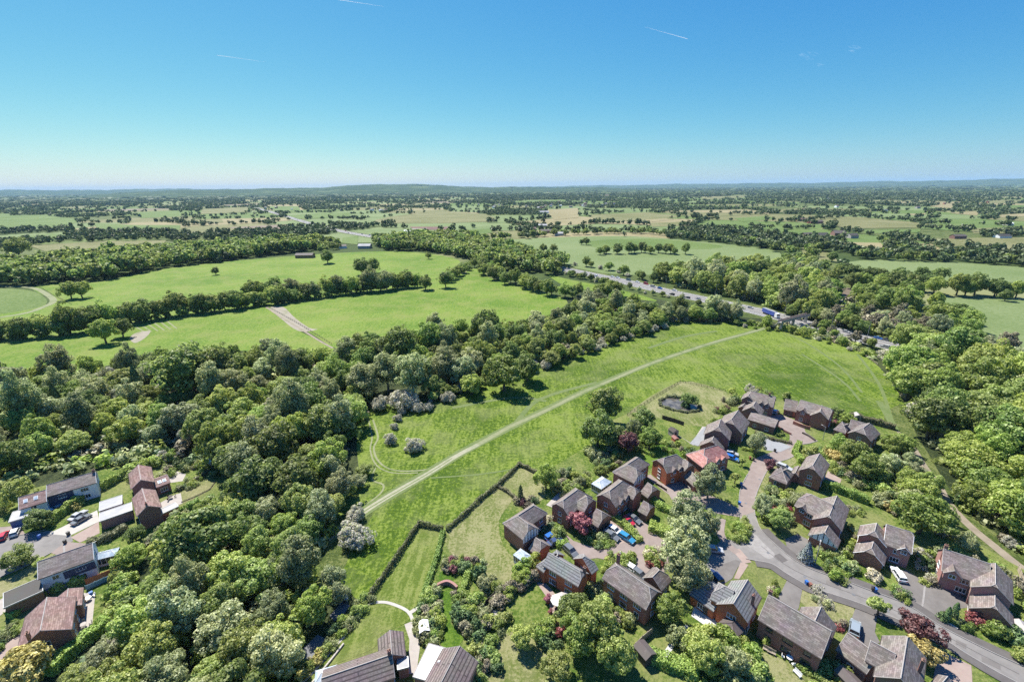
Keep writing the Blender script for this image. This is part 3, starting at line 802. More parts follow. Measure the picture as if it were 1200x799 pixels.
#PART3
# ------------------------------------------------------------------ trees, shrubs, hedges
def quads_mesh(name, V, mats, tint=None, extra=None):
    """V: (n,4,3) array of leaf quads"""
    n = len(V)
    me = bpy.data.meshes.new(name)
    me.vertices.add(n * 4)
    me.vertices.foreach_set('co', V.reshape(-1).astype(np.float32))
    me.loops.add(n * 4)
    me.loops.foreach_set('vertex_index', np.arange(n * 4, dtype=np.int32))
    me.polygons.add(n)
    me.polygons.foreach_set('loop_start', np.arange(0, n * 4, 4, dtype=np.int32))
    me.polygons.foreach_set('loop_total', np.full(n, 4, np.int32))
    me.materials.append(mats)
    if tint is not None:
        a = me.attributes.new('tint', 'FLOAT', 'POINT')
        a.data.foreach_set('value', np.repeat(tint, 4).astype(np.float32))
    me.update(calc_edges=True)
    return me

def leaves(rng, C, N, size, aspect=1.35, jit=.38):
    """quads centred at C facing N (jittered)"""
    n = len(C)
    N = N + rng.normal(0, jit, (n, 3))
    N /= np.linalg.norm(N, axis=1, keepdims=True) + 1e-9
    t = rng.normal(0, 1, (n, 3))
    u = np.cross(N, t); u /= np.linalg.norm(u, axis=1, keepdims=True) + 1e-9
    v = np.cross(N, u)
    s = size * rng.uniform(.65, 1.35, (n, 1))
    u = u * s * .5 * aspect; v = v * s * .5
    k = N * s * .12
    return np.stack([C - u - k, C - v * 1.0 + k, C + u - k, C + v + k], 1)

def sphere_dirs(rng, n):
    d = rng.normal(0, 1, (n, 3))
    return d / np.linalg.norm(d, axis=1, keepdims=True)

def crown(seed, R_=5.0, z0=2.0, z1=11.0, lumps=46, per=75, leaf=.5, lump_r=(.22, .36), belly=.45, droop=0.0, flat=1.0):
    """lumps of leaves over an uneven dome; gaps between lumps stay dark"""
    rng = np.random.default_rng(seed)
    H = z1 - z0
    zc = z0 + H * belly
    out = []
    lob = rng.uniform(0, 2 * math.pi, 3)
    for i in range(lumps):
        d = sphere_dirs(rng, 1)[0]
        if d[2] < -.35: d[2] = abs(d[2]) * rng.uniform(.2, 1); d /= np.linalg.norm(d)
        az = math.atan2(d[1], d[0])
        wob = 1 + .22 * math.sin(2 * az + lob[0]) + .14 * math.sin(3 * az + lob[1]) + .1 * math.sin(5 * az + lob[2])
        rr = rng.uniform(.55, .86) if i % 5 else rng.uniform(.2, .5)
        vz = (z1 - zc) if d[2] > 0 else (zc - z0)
        lr = R_ * rng.uniform(*lump_r)
        tilt = 1 + .16 * math.sin(az + lob[2])
        c = np.array([d[0] * R_ * rr * wob, d[1] * R_ * rr * wob, zc + d[2] * vz * (rr + .04) * (tilt if d[2] > 0 else 1)])
        n = int(per * rng.uniform(.7, 1.3))
        q = sphere_dirs(rng, n)
        o = c - np.array([0, 0, zc]); o = o / (np.linalg.norm(o) + 1e-6)
        o[2] += .35
        keep = q @ o > rng.uniform(-.55, .1, n)
        q = q[keep]
        rad = lr * rng.uniform(.84, 1.07, (len(q), 1))
        pos = c + q * rad * np.array([1, 1, .85 * flat])
        if droop: pos[:, 2] -= droop * rng.uniform(0, 1, len(q)) ** 2 * lr
        out.append(leaves(rng, pos, q + np.array([0, 0, .25]), leaf))
    n = int(lumps * per * .09)
    q = sphere_dirs(rng, n)
    pos = np.array([0, 0, zc]) + q * rng.uniform(.3, .62, (n, 1)) * np.array([R_, R_, H * .5])
    out.append(leaves(rng, pos, q, leaf * 1.7))
    return np.concatenate(out)

def cone_crown(seed, R_=2.2, z0=.6, z1=9.0, n=1500, leaf=.4, power=.9, tiers=9):
    rng = np.random.default_rng(seed)
    t = rng.uniform(0, 1, n) ** .8
    az = rng.uniform(0, 2 * math.pi, n)
    prof = (1 - t) ** power * (1 + .16 * np.sin(t * tiers * 2 * math.pi) + .12 * np.sin(az * 4 + t * 9))
    r = R_ * prof * rng.uniform(.75, 1.08, n) + .08
    pos = np.stack([r * np.cos(az), r * np.sin(az), z0 + (z1 - z0) * t], 1)
    N = np.stack([np.cos(az), np.sin(az), np.full(n, .45)], 1)
    return leaves(rng, pos, N, leaf, 1.6)

def trunk_mesh(seed, h=4.5, r=.32, limbs=5, R_=3.2, top=7.5, mat='bark'):
    rng = random.Random(seed)
    b = MB()
    a = Vector((0, 0, -.3)); c = Vector((rng.uniform(-.2, .2), rng.uniform(-.2, .2), h * .55)); e = Vector((rng.uniform(-.3, .3), rng.uniform(-.3, .3), h))
    b.tube(a, c, r * 1.25, r * .95, 7); b.tube(c, e, r * .95, r * .7, 7)
    for k in range(limbs):
        az = 2 * math.pi * (k + rng.random() * .6) / limbs
        q = Vector((math.cos(az) * R_ * rng.uniform(.5, .8), math.sin(az) * R_ * rng.uniform(.5, .8), top * rng.uniform(.75, 1)))
        mid = e.lerp(q, .5) + Vector((0, 0, rng.uniform(-.2, .5)))
        s = c.lerp(e, rng.uniform(.5, 1))
        b.tube(s, mid, r * .5, r * .34, 5, cap=False); b.tube(mid, q, r * .34, r * .12, 5)
    b.tube(e, Vector((0, 0, top * 1.08)), r * .6, r * .15, 5)
    return b.mesh('trunk', G[mat])

PROTO = {}
def proto(kind, D, H, crowns, trunk, mat):
    PROTO[kind] = dict(D=D, H=H, crowns=[quads_mesh(kind + '_crown', V, L[mat]) for V in crowns], trunk=trunk, mat=mat)
T1 = [trunk_mesh(k) for k in range(3)]
T2 = [trunk_mesh(10 + k, 2.2, .2, 4, 2.0, 3.6) for k in range(2)]
T3 = [trunk_mesh(20 + k, 7, .26, 5, 2.4, 10.5, 'palebark') for k in range(2)]
oakc = [crown(100 + k, 5, .5, 10.0, 66, 155, .35, (.19, .30)) for k in range(4)]
proto('oak', 10, 10.0, oakc, T1, 'oak')
proto('green', 10, 10.6, [crown(120 + k, 5, .6, 10.6, 68, 155, .34, (.17, .29)) for k in range(4)], T1, 'green')
proto('lime', 10, 10.6, [crown(140 + k, 5, .6, 10.6, 72, 150, .34, (.16, .28)) for k in range(3)], T1, 'lime')
proto('willow', 9, 12.5, [crown(160 + k, 4.5, .5, 12.5, 80, 145, .29, (.16, .27), droop=.7) for k in range(3)], T3, 'willow')
proto('silver', 9, 11, [crown(180 + k, 4.5, .4, 11, 80, 150, .29, (.15, .26), droop=.4) for k in range(3)], T3, 'silver')
proto('hawthorn', 6, 5.2, [crown(200 + k, 3, -.2, 4.8, 52, 120, .26, (.2, .33), belly=.3) for k in range(3)], T2, 'hawthorn')
proto('copper', 8, 8, [crown(220 + k, 4, 1.3, 8, 54, 120, .36, (.18, .3)) for k in range(2)], T1, 'copper')
proto('purple', 6, 5, [crown(230 + k, 3, .7, 5, 46, 120, .3, (.2, .32)) for k in range(2)], T2, 'purple')
proto('pink', 6, 5.6, [crown(235, 3, 1.2, 5.6, 40, 110, .3, (.2, .32))], T2, 'pink')
proto('yellow', 6, 5.2, [crown(240, 3, .8, 5.2, 44, 115, .3, (.2, .32)), crown(241, 3, .8, 5.2, 44, 115, .3)], T2, 'yellow')
proto('spruce', 4.6, 7.5, [cone_crown(250, 2.3, .3, 7.5, 1700, .36), cone_crown(251, 2.3, .3, 7.5, 1700, .36)], T2, 'spruce')
proto('conifer', 4.6, 10, [cone_crown(260 + k, 2.3, .4, 10, 1900, .36, .75) for k in range(2)], T2, 'conifer')
proto('cypress', 1.7, 5.5, [cone_crown(270 + k, .85, .1, 5.5, 900, .2, .5, 3) for k in range(2)], T2, 'conifer')
proto('small', 4.2, 5.2, [crown(280 + k, 2.1, 1.7, 5.2, 30, 90, .27, (.2, .34)) for k in range(2)], T2, 'lime')
proto('brown', 8, 9, [crown(290 + k, 4, .8, 9, 60, 90, .34, (.16, .26)) for k in range(2)], T1, 'brownbush')
def bushp(kind, mat, D=2.4, H=1.9, seeds=(1, 2)):
    PROTO[kind] = dict(D=D, H=H, crowns=[quads_mesh(kind, crown(300 + s + len(kind) * 7, D / 2, -.1, H, 26, 70, .2, (.25, .42), belly=.3), L[mat]) for s in seeds], trunk=None, mat=mat)
for kk, mm_ in (('bush', 'green'), ('bush_lime', 'lime'), ('bush_grey', 'willow'), ('bush_dark', 'conifer'), ('bush_red', 'red'), ('bush_purple', 'purple'), ('bush_cream', 'cream'), ('bush_yellow', 'yellow'), ('bush_pink', 'pink'), ('bush_brown', 'brownbush'), ('bush_haw', 'hawthorn'), ('bush_silver', 'silver')):
    bushp(kk, mm_)
NAMES = {'oak': ('oak_tree', 'oak tree'), 'green': ('broadleaf_tree', 'broadleaf tree'), 'lime': ('lime_tree', 'lime tree'), 'willow': ('willow_tree', 'willow tree'), 'silver': ('birch_tree', 'birch tree'),
         'hawthorn': ('hawthorn_tree', 'hawthorn'), 'copper': ('copper_beech', 'copper beech'), 'purple': ('purple_tree', 'tree'), 'pink': ('cherry_tree', 'cherry tree'), 'yellow': ('golden_tree', 'tree'),
         'spruce': ('blue_spruce', 'spruce'), 'conifer': ('conifer_tree', 'conifer'), 'cypress': ('cypress_tree', 'cypress'), 'small': ('street_tree', 'street tree'), 'brown': ('bare_tree', 'tree')}
TR = random.Random(5)
def put_tree(kind, loc, D, label, group=None, zs=1.0, var=None):
    p = PROTO[kind]
    s = D / p['D']
    rz = TR.uniform(0, 6.28)
    k = TR.randrange(len(p['crowns'])) if var is None else var
    if p['trunk'] is None:
        o = bpy.data.objects.new('shrub', p['crowns'][k])
        o.location = loc; o.rotation_euler = (0, 0, rz); o.scale = (s * TR.uniform(.9, 1.1), s * TR.uniform(.9, 1.1), s * zs)
        return tag(link(o), label, 'shrub', group)
    name, cat = NAMES[kind]
    e = empty(name, loc, label, cat, group, rz)
    e.scale = (s * TR.uniform(.93, 1.07), s * TR.uniform(.93, 1.07), s * zs)
    link(bpy.data.objects.new('trunk', p['trunk'][k % len(p['trunk'])]), e)
    link(bpy.data.objects.new('crown', p['crowns'][k]), e)
    return e

def tree(kind, px, py, wpx, label, group=None, zs=1.0):
    """crown centre and crown width in photograph pixels"""
    p = PROTO[kind]
    g0 = P(px, py, 3)
    D = wpx * depth(g0) / F_PX
    hc = D / p['D'] * p['H'] * zs * (.56 if p['trunk'] else .42)
    g = P(px, py, hc)
    D = wpx * depth(g) / F_PX
    return put_tree(kind, (g.x, g.y, 0.05), D, label, group, zs)

def pix(v):
    q = Vector(v) - Vector((0, 0, H_CAM))
    z = q.dot(F0); a, b_ = q.dot(Rv) / z * F_PX, -q.dot(Uv) / z * F_PX
    return 600 + a, 399.5 + b_
ORD = ['', 'second ', 'third ', 'fourth ', 'fifth ', 'sixth ', 'seventh ', 'eighth ', 'ninth ', 'tenth ', 'eleventh ', 'twelfth ', 'thirteenth ', 'fourteenth ', 'fifteenth ', 'sixteenth ', 'seventeenth ', 'eighteenth ', 'nineteenth ', 'twentieth ']
MARKS = [(485, 519, 'the lone meadow hawthorn'), (70, 570, 'the white terrace'), (172, 575, 'the twin red roofs'), (215, 427, 'the biggest dark oak'), (482, 430, 'the largest willow'), (567, 377, 'the ivy-clad oak'),
         (414, 624, 'the pinkish hawthorn'), (235, 625, 'the broad clumpy oak'), (140, 383, 'the pasture oak'), (60, 735, 'the big gabled house'), (120, 682, 'the orange fence'), (390, 715, 'the slate patio'), (277, 592, 'the small wooden shed'),
         (925, 372, 'the footbridge'), (1140, 690, 'the rightmost house'), (1000, 505, 'the low garages'), (1084, 600, 'the wide bright tree'), (1058, 480, 'the long dark hedge'), (1150, 380, 'the right field'), (800, 470, 'the pond'), (736, 330, 'the motorway sign'),
         (975, 330, 'the pale path'), (820, 383, 'the far meadow corner'), (385, 405, 'the pasture field fence'), (355, 300, 'the low farm shed'), (590, 432, 'the dense bright tree'), (0, 450, 'the left photo edge'), (1200, 500, 'the right photo edge'), (300, 799, 'the bottom photo edge'),
         (640, 420, 'the meadow hawthorn line'), (1110, 590, 'the dirt track bend'), (445, 540, 'the faint track loop'), (0, 520, 'the left wood corner'), (120, 500, 'the wood middle'), (1130, 440, 'the hidden motorway'), (960, 310, 'the crop field corner')]
UNITS = ['', 'first', 'second', 'third', 'fourth', 'fifth', 'sixth', 'seventh', 'eighth', 'ninth']
def ordinal(i):
    if i < 20: return ORD[i].strip() or 'first'
    n = i + 1
    t = {2: 'twent', 3: 'thirt', 4: 'fort', 5: 'fift', 6: 'sixt', 7: 'sevent', 8: 'eight', 9: 'ninet'}[n // 10]
    return t + ('ieth' if n % 10 == 0 else 'y-' + UNITS[n % 10])
def label_by_x(objs, text):
    for i, o in enumerate(sorted(objs, key=lambda o: pix(o.location)[0])):
        o['label'] = text + ', ' + ordinal(i) + ' from the left'
RANKED = []
def rank_labels():
    sets = {}
    for o, base in RANKED:
        p = pix(o.location)
        m_ = min(MARKS, key=lambda q: (q[0] - p[0]) ** 2 + (q[1] - p[1]) ** 2)
        sets.setdefault((base, m_[2]), []).append(((m_[0] - p[0]) ** 2 + (m_[1] - p[1]) ** 2, o))
    for (base, mk), lst in sets.items():
        for i, (_, o) in enumerate(sorted(lst, key=lambda q: q[0])):
            o['label'] = base + ', ' + (ordinal(i) + ' ' if i else '') + 'nearest to ' + mk
def inside(poly, x, y):
    c = False
    j = len(poly) - 1
    for i in range(len(poly)):
        xi, yi = poly[i]; xj, yj = poly[j]
        if (yi > y) != (yj > y) and x < (xj - xi) * (y - yi) / (yj - yi) + xi: c = not c
        j = i
    return c

TAKEN = []
def scatter(px, spacing, seed, world=False, avoid=()):
    poly = px if world else ground_pts(px)
    rng = random.Random(seed)
    xs = [p[0] for p in poly]; ys = [p[1] for p in poly]
    area = (max(xs) - min(xs)) * (max(ys) - min(ys))
    pts, grid = [], {}
    for _ in range(int(area / spacing ** 2 * 14)):
        x, y = rng.uniform(min(xs), max(xs)), rng.uniform(min(ys), max(ys))
        gx, gy = int(x // spacing), int(y // spacing)
        if any((x - a) ** 2 + (y - b) ** 2 < spacing ** 2 for i in (-1, 0, 1) for j in (-1, 0, 1) for a, b in grid.get((gx + i, gy + j), ())): continue
        if not inside(poly, x, y): continue
        if any((x - a) ** 2 + (y - b) ** 2 < (r * .75) ** 2 for a, b, r in avoid): continue
        grid.setdefault((gx, gy), []).append((x, y)); pts.append((x, y))
    return pts

def wood(px, spacing, sizes, kinds, labels, group, seed, zs=(.75, 1.3), avoid=None):
    rng = random.Random(seed)
    ks = [k for k, wgt in kinds for _ in range(wgt)]
    for x, y in scatter(px, spacing, seed, avoid=TAKEN if avoid is None else avoid):
        k = rng.choice(ks)
        D = rng.uniform(*sizes) * (.62 if k in ('hawthorn',) else 1) * (.55 if k.startswith('bush') else 1) * (.5 if k in ('conifer',) else 1)
        o = put_tree(k, (x, y, 0.05), D, labels[k], group, rng.uniform(*zs))
        RANKED.append((o, labels[k]))

def T(kind, px, py, wpx, label, group=None, zs=1.0):
    o = tree(kind, px, py, wpx, label, group, zs)
    TAKEN.append((o.location.x, o.location.y, o.scale[0] * PROTO[kind]['D'] * .5))
    return o

# --- trees that stand out one by one: (kind, crown centre px, width px, label)
T('oak', 213, 427, 66, 'big dark dome-crowned oak at the north edge of the left wood')
T('oak', 250, 428, 58, 'broad dark oak close beside the biggest dome-crowned oak of the left wood')
T('oak', 175, 425, 30, 'smaller oak tucked left of the two dark dome-crowned oaks')
T('oak', 567, 377, 36, 'tall dark ivy-clad oak sticking out above the trees at the pasture corner', zs=1.15)
T('green', 500, 392, 44, 'rounded dark tree group crown left of the tall ivy-clad oak')
T('oak', 468, 400, 50, 'wide dark oak at the foot of the middle pasture')
T('willow', 482, 430, 50, 'large grey-green willow behind the hawthorns of the meadow', zs=.82)
T('willow', 452, 428, 44, 'tall grey-green willow left of the largest willow', zs=.85)
T('willow', 425, 440, 44, 'pale willow leaning over the wood near the meadow corner', zs=.8)
T('green', 590, 432, 48, 'dense bright tree at the upper edge of the meadow', zs=.9)
T('willow', 522, 425, 42, 'pale tall tree cluster right of the largest willow', zs=.8)
T('silver', 540, 432, 34, 'thin pale tree between the willows and the dense bright tree', zs=.9)
T('oak', 508, 450, 26, 'low dark tree behind the blossoming hawthorn row')
T('green', 552, 448, 28, 'round dark green tree standing left at the meadow edge', zs=.9)
T('oak', 618, 428, 34, 'dark oak at the right end of the meadow edge group')
T('hawthorn', 485, 519, 21, 'lone round hawthorn white with blossom out in the meadow')
T('hawthorn', 457, 512, 16, 'small white-flowering hawthorn left of the lone round one')
T('hawthorn', 462, 498, 10, 'little blossoming hawthorn in the middle of the short row')
T('hawthorn', 466, 488, 11, 'little blossoming hawthorn below the top of the short row')
T('hawthorn', 471, 481, 10, 'topmost little blossoming hawthorn of the short row')
T('hawthorn', 445, 470, 22, 'pale blossoming hawthorn at the meadow corner by the willows')
T('hawthorn', 474, 464, 32, 'wide greyish hawthorn thicket below the largest willow')
T('hawthorn', 490, 475, 16, 'greenish hawthorn beside the wide thicket')
T('hawthorn', 501, 475, 13, 'small pale hawthorn right of the greenish one')
T('hawthorn', 524, 463, 17, 'rounded blossoming hawthorn on the upper meadow slope')
T('hawthorn', 538, 453, 13, 'pale hawthorn against the round dark green tree')
T('hawthorn', 414, 624, 38, 'big pinkish white hawthorn beside the lower end of the footpath', zs=.9)
T('hawthorn', 416, 600, 24, 'pale hawthorn just above the big pinkish one')
T('silver', 390, 676, 30, 'silvery white tree at the head of the garden with the long lawn')
T('silver', 396, 694, 28, 'second silvery tree below the silvery white one')
T('green', 367, 708, 40, 'very bright dense tree left of the slate patio', zs=1.15)
T('lime', 330, 745, 50, 'large yellow-green tree above the shaded court')
T('lime', 290, 755, 60, 'large clumpy light green tree at the bottom of the wood')
T('silver', 385, 545, 30, 'pale silvery tree at the meadow edge above the footpath bend')
T('silver', 400, 565, 34, 'wide silvery tree on the lip of the wood by the faint tracks')
T('silver', 375, 595, 40, 'grey-green thicket tree where the footpath enters the wood')
T('oak', 350, 470, 52, 'dense dark oak in the middle of the left wood')
T('oak', 375, 495, 50, 'dense dark oak near the meadow edge of the left wood')
T('oak', 320, 520, 58, 'dark heavy oak beside the hidden garden with the lawn')
T('oak', 300, 560, 62, 'dark heavy oak leaning over the small wooden shed')
T('oak', 345, 560, 56, 'dark oak between the small shed and the silvery trees')
T('oak', 235, 625, 80, 'very broad clumpy oak below the gardens of the twin red roofed houses', zs=.9)
T('conifer', 205, 655, 24, 'dark conifer in shadow right of the orange fence')
T('conifer', 222, 648, 22, 'second dark conifer in shadow beside the broad clumpy oak')
T('lime', 265, 668, 55, 'light green tree in the lower wood below the broad clumpy oak')
T('silver', 205, 710, 62, 'broad silvery tree in the lower left wood')
T('green', 152, 650, 28, 'bright round tree behind the glass lean-to of the blue house')
T('oak', 157, 625, 22, 'slim tree in front of the gable of the red roofed twin house', zs=.9)
T('oak', 44, 608, 30, 'green tree shading the blue bin on the cul-de-sac', zs=.8)
T('oak', 20, 652, 34, 'spreading street tree on the grass verge of the left estate', zs=.75)
T('small', 47, 661, 13, 'small leaning street tree by the blue house')
T('lime', 20, 575, 32, 'pale green tree beside the white walled terrace', zs=1.1)
T('silver', 118, 772, 44, 'pale tree behind the clipped hedge of the big gabled house', zs=.8)
T('lime', 92, 792, 36, 'light green tree at the bottom edge right of the yellowish tree', zs=.8)
T('hawthorn', 140, 745, 26, 'blossoming hawthorn behind the end of the clipped hedge')
T('yellow', 22, 785, 62, 'yellowish green tree in the bottom left corner')
# middle estate
T('oak', 709, 471, 42, 'tall dark oak at the back of the group by the meadow', zs=1.1)
T('oak', 701, 500, 44, 'dense dark oak at the left of the group by the meadow')
T('oak', 720, 510, 30, 'dark oak in front of the group by the meadow')
T('oak', 755, 490, 28, 'dark round tree left of the pond garden')
T('copper', 737, 516, 28, 'deep red copper beech in front of the dark oaks')
T('green', 762, 512, 26, 'fresh green tree right of the copper beech')
T('willow', 744, 500, 18, 'pale feathery tree between the dark oaks and the pond garden')
T('green', 640, 557, 25, 'tall rounded green tree at the end of the dry garden', zs=1.25)
T('cypress', 610, 577, 7, 'slim dark cypress behind the house nearest the meadow')
T('pink', 680, 612, 28, 'pink leaved cherry in front of the brown roofed house')
T('silver', 808, 600, 48, 'big pale silver tree over the courtyard entrance')
T('silver', 802, 638, 58, 'largest pale silver tree beside the courtyard')
T('silver', 831, 612, 28, 'silver tree at the right of the big courtyard trees')
T('silver', 808, 668, 46, 'lower silver tree shading the dark blue car')
T('silver', 832, 563, 36, 'pale silver tree in front of the red roofed house')
T('silver', 887, 517, 23, 'pale green tree by the grey parking bay')
T('small', 870, 541, 9, 'thin young street tree on the green by the upper road')
T('small', 862, 560, 12, 'young street tree lower on the green by the upper road')
T('purple', 902, 544, 15, 'small purple plum tree by the block paved road')
T('lime', 913, 607, 27, 'round lime green tree inside the road bend')
T('silver', 895, 592, 24, 'grey feathery tree along the road bend')
T('spruce', 947, 645, 17, 'blue grey spruce at the roadside in front of the timbered garage')
T('silver', 937, 586, 18, 'olive tree in front of the large brick gable')
T('oak', 1002, 530, 34, 'dark tree in the garden behind the brick gable house')
T('green', 985, 520, 26, 'green tree below the low garages by the field')
T('green', 1018, 545, 34, 'tall green tree at the end of the upper gardens')
T('yellow', 978, 534, 16, 'golden tree in the garden behind the brick gable house')
T('green', 1040, 516, 17, 'small bright tree right of the low garages')
T('green', 1084, 600, 56, 'wide bright green tree above the gardens beside the dirt track', zs=.9)
T('green', 1080, 575, 36, 'green tree behind the wide bright one')
T('bush_cream', 1025, 674, 18, 'round cream blossoming shrub on the lawn by the silver car')
T('small', 1031, 711, 23, 'street tree with bright new leaves at the road edge', zs=.9)
T('purple', 1079, 737, 40, 'large dark purple tree beside the main road', zs=.9)
T('yellow', 1085, 764, 34, 'golden yellow tree under the dark purple one')
T('cypress', 1120, 715, 8, 'dark cypress in the front bed at the right house')
T('cypress', 1111, 719, 7, 'second dark cypress beside the taller one')
T('bush_red', 1147, 725, 21, 'red leaved shrub against the right garage')
T('bush', 1168, 739, 24, 'big round green shrub below the right garage')
T('oak', 671, 712, 40, 'grey green tree over the back wall of the grey roofed house')
T('lime', 700, 728, 54, 'tall olive green tree behind the brown roofed house', zs=1.15)
T('green', 678, 742, 44, 'dense green tree in front of the olive green one', zs=1.1)
T('lime', 722, 762, 46, 'large light tree at the bottom between the gardens', zs=1.1)
T('lime', 652, 780, 40, 'pale clumpy tree on the dry lawn at the bottom', zs=.9)
T('lime', 612, 746, 33, 'light green round tree standing on the dry lawn', zs=.9)
T('green', 785, 712, 38, 'bright fresh tree between the brown roof and the grey roof', zs=.95)
T('lime', 826, 765, 46, 'large light green tree in the bottom middle garden', zs=1.05)
T('silver', 858, 775, 34, 'pale tree right of the large light green one', zs=1.05)
T('bush_dark', 803, 474, 10, 'dark shrub leaning over the pond')
T('oak', 808, 468, 20, 'small oak on the bank of the pond', zs=.8)
T('bush', 922, 465, 13, 'dark round bush by the meadow behind the upper houses')
T('hawthorn', 881, 455, 14, 'pale bush behind the northern house')
T('oak', 981, 484, 16, 'small dark tree by the long dark hedge')
T('green', 994, 491, 16, 'low bright tree at the start of the long dark hedge')

# --- the woods, tree by tree
LW = {'oak': 'dark rounded oak in the left wood', 'green': 'mid green tree in the left wood', 'lime': 'yellow green tree in the left wood', 'willow': 'grey green willow in the left wood',
      'silver': 'silvery tree in the left wood', 'hawthorn': 'blossoming hawthorn in the left wood', 'bush': 'green undergrowth bush in the left wood', 'conifer': 'dark conifer in the left wood'}
wood([(-60, 462), (60, 452), (130, 436), (190, 432), (300, 424), (390, 430), (440, 425), (425, 490), (412, 530), (385, 570), (330, 575), (292, 600), (276, 566), (250, 532), (205, 518), (130, 526), (60, 542), (0, 562), (-60, 585)], 7.2, (7, 14),
     [('oak', 3), ('green', 4), ('lime', 3), ('willow', 2), ('silver', 2), ('hawthorn', 1), ('conifer', 1)], {**LW, 'brown': 'brown twiggy tree in the left wood'}, 'trees of the wood left of the meadow', 11)
LW2 = {k: v.replace('in the left wood', 'in the lower wood') for k, v in LW.items()}
wood([(275, 606), (330, 592), (392, 604), (378, 645), (362, 690), (358, 730), (338, 770), (328, 860), (120, 860), (125, 800), (172, 745), (186, 705), (198, 668), (225, 632)], 6.2, (7, 11),
     [('oak', 2), ('green', 3), ('lime', 5), ('willow', 2), ('silver', 2), ('hawthorn', 1)], LW2, 'trees of the lower wood', 12)
LW3 = {k: v.replace('in the left wood', 'in the belt above the meadow') for k, v in LW.items()}
wood([(400, 425), (460, 404), (520, 396), (600, 392), (650, 374), (700, 358), (740, 364), (790, 371), (850, 377), (790, 380), (740, 388), (690, 402), (640, 420), (560, 440), (500, 448), (440, 440)], 8.5, (8, 13),
     [('oak', 3), ('green', 4), ('willow', 3), ('lime', 1), ('silver', 1)], LW3, 'trees of the belt above the meadow', 13)
LW4 = {k: v.replace('in the left wood', 'in the east wood') for k, v in LW.items()}
wood([(1042, 425), (1080, 408), (1130, 425), (1180, 445), (1260, 470), (1300, 620), (1230, 650), (1165, 612), (1125, 575), (1100, 540), (1076, 505), (1062, 470)], 8.2, (11, 20),
     [('oak', 2), ('green', 6), ('lime', 3), ('hawthorn', 1), ('silver', 1)], LW4, 'trees of the east wood', 14)
LW5 = {k: v.replace('in the left wood', 'beside the dirt track') for k, v in LW.items()}
LW5['bush'] = 'green bush beside the dirt track'
wood([(1052, 520), (1064, 530), (1090, 570), (1110, 610), (1160, 655), (1130, 648), (1104, 628), (1060, 600), (1030, 570), (1036, 540)], 5.5, (4, 8),
     [('green', 3), ('lime', 2), ('silver', 2), ('bush', 3)], LW5, 'trees between gardens and track', 15)
wood([(1120, 590), (1180, 640), (1240, 700), (1250, 660), (1180, 610)], 6.0, (4, 8), [('green', 3), ('lime', 2), ('hawthorn', 1), ('bush', 3)], {k: v.replace('beside the dirt track', 'beyond the dirt track') for k, v in LW5.items()}, 'growth beside the dirt track', 16)
LW6 = {'hawthorn': 'blossoming hawthorn on the upper meadow edge', 'green': 'small green tree on the upper meadow edge', 'lime': 'pale green small tree on the upper meadow edge'}
wood([(610, 434), (640, 420), (690, 404), (740, 388), (775, 380), (778, 385), (745, 394), (700, 410), (645, 430), (612, 443)], 4.6, (6, 11), [('hawthorn', 4), ('green', 1), ('lime', 1)], LW6, 'hawthorns edging the meadow', 17, (.75, 1.0), avoid=())
wood([(860, 378), (915, 383), (990, 402), (1020, 413), (1018, 420), (985, 408), (930, 392), (865, 383)], 5, (4, 7), [('green', 2), ('hawthorn', 1), ('bush', 2)], {'green': 'small tree along the motorway fence', 'hawthorn': 'hawthorn along the motorway fence', 'bush': 'bush along the motorway fence'}, 'scrub along the motorway fence', 18)
wood([(835, 366), (870, 376), (862, 380), (828, 372)], 7, (10, 13), [('silver', 2), ('oak', 1)], {'silver': 'tall pale tree between motorway and meadow', 'oak': 'dark tree between motorway and meadow'}, 'trees between motorway and meadow', 19, (.9, 1.2))
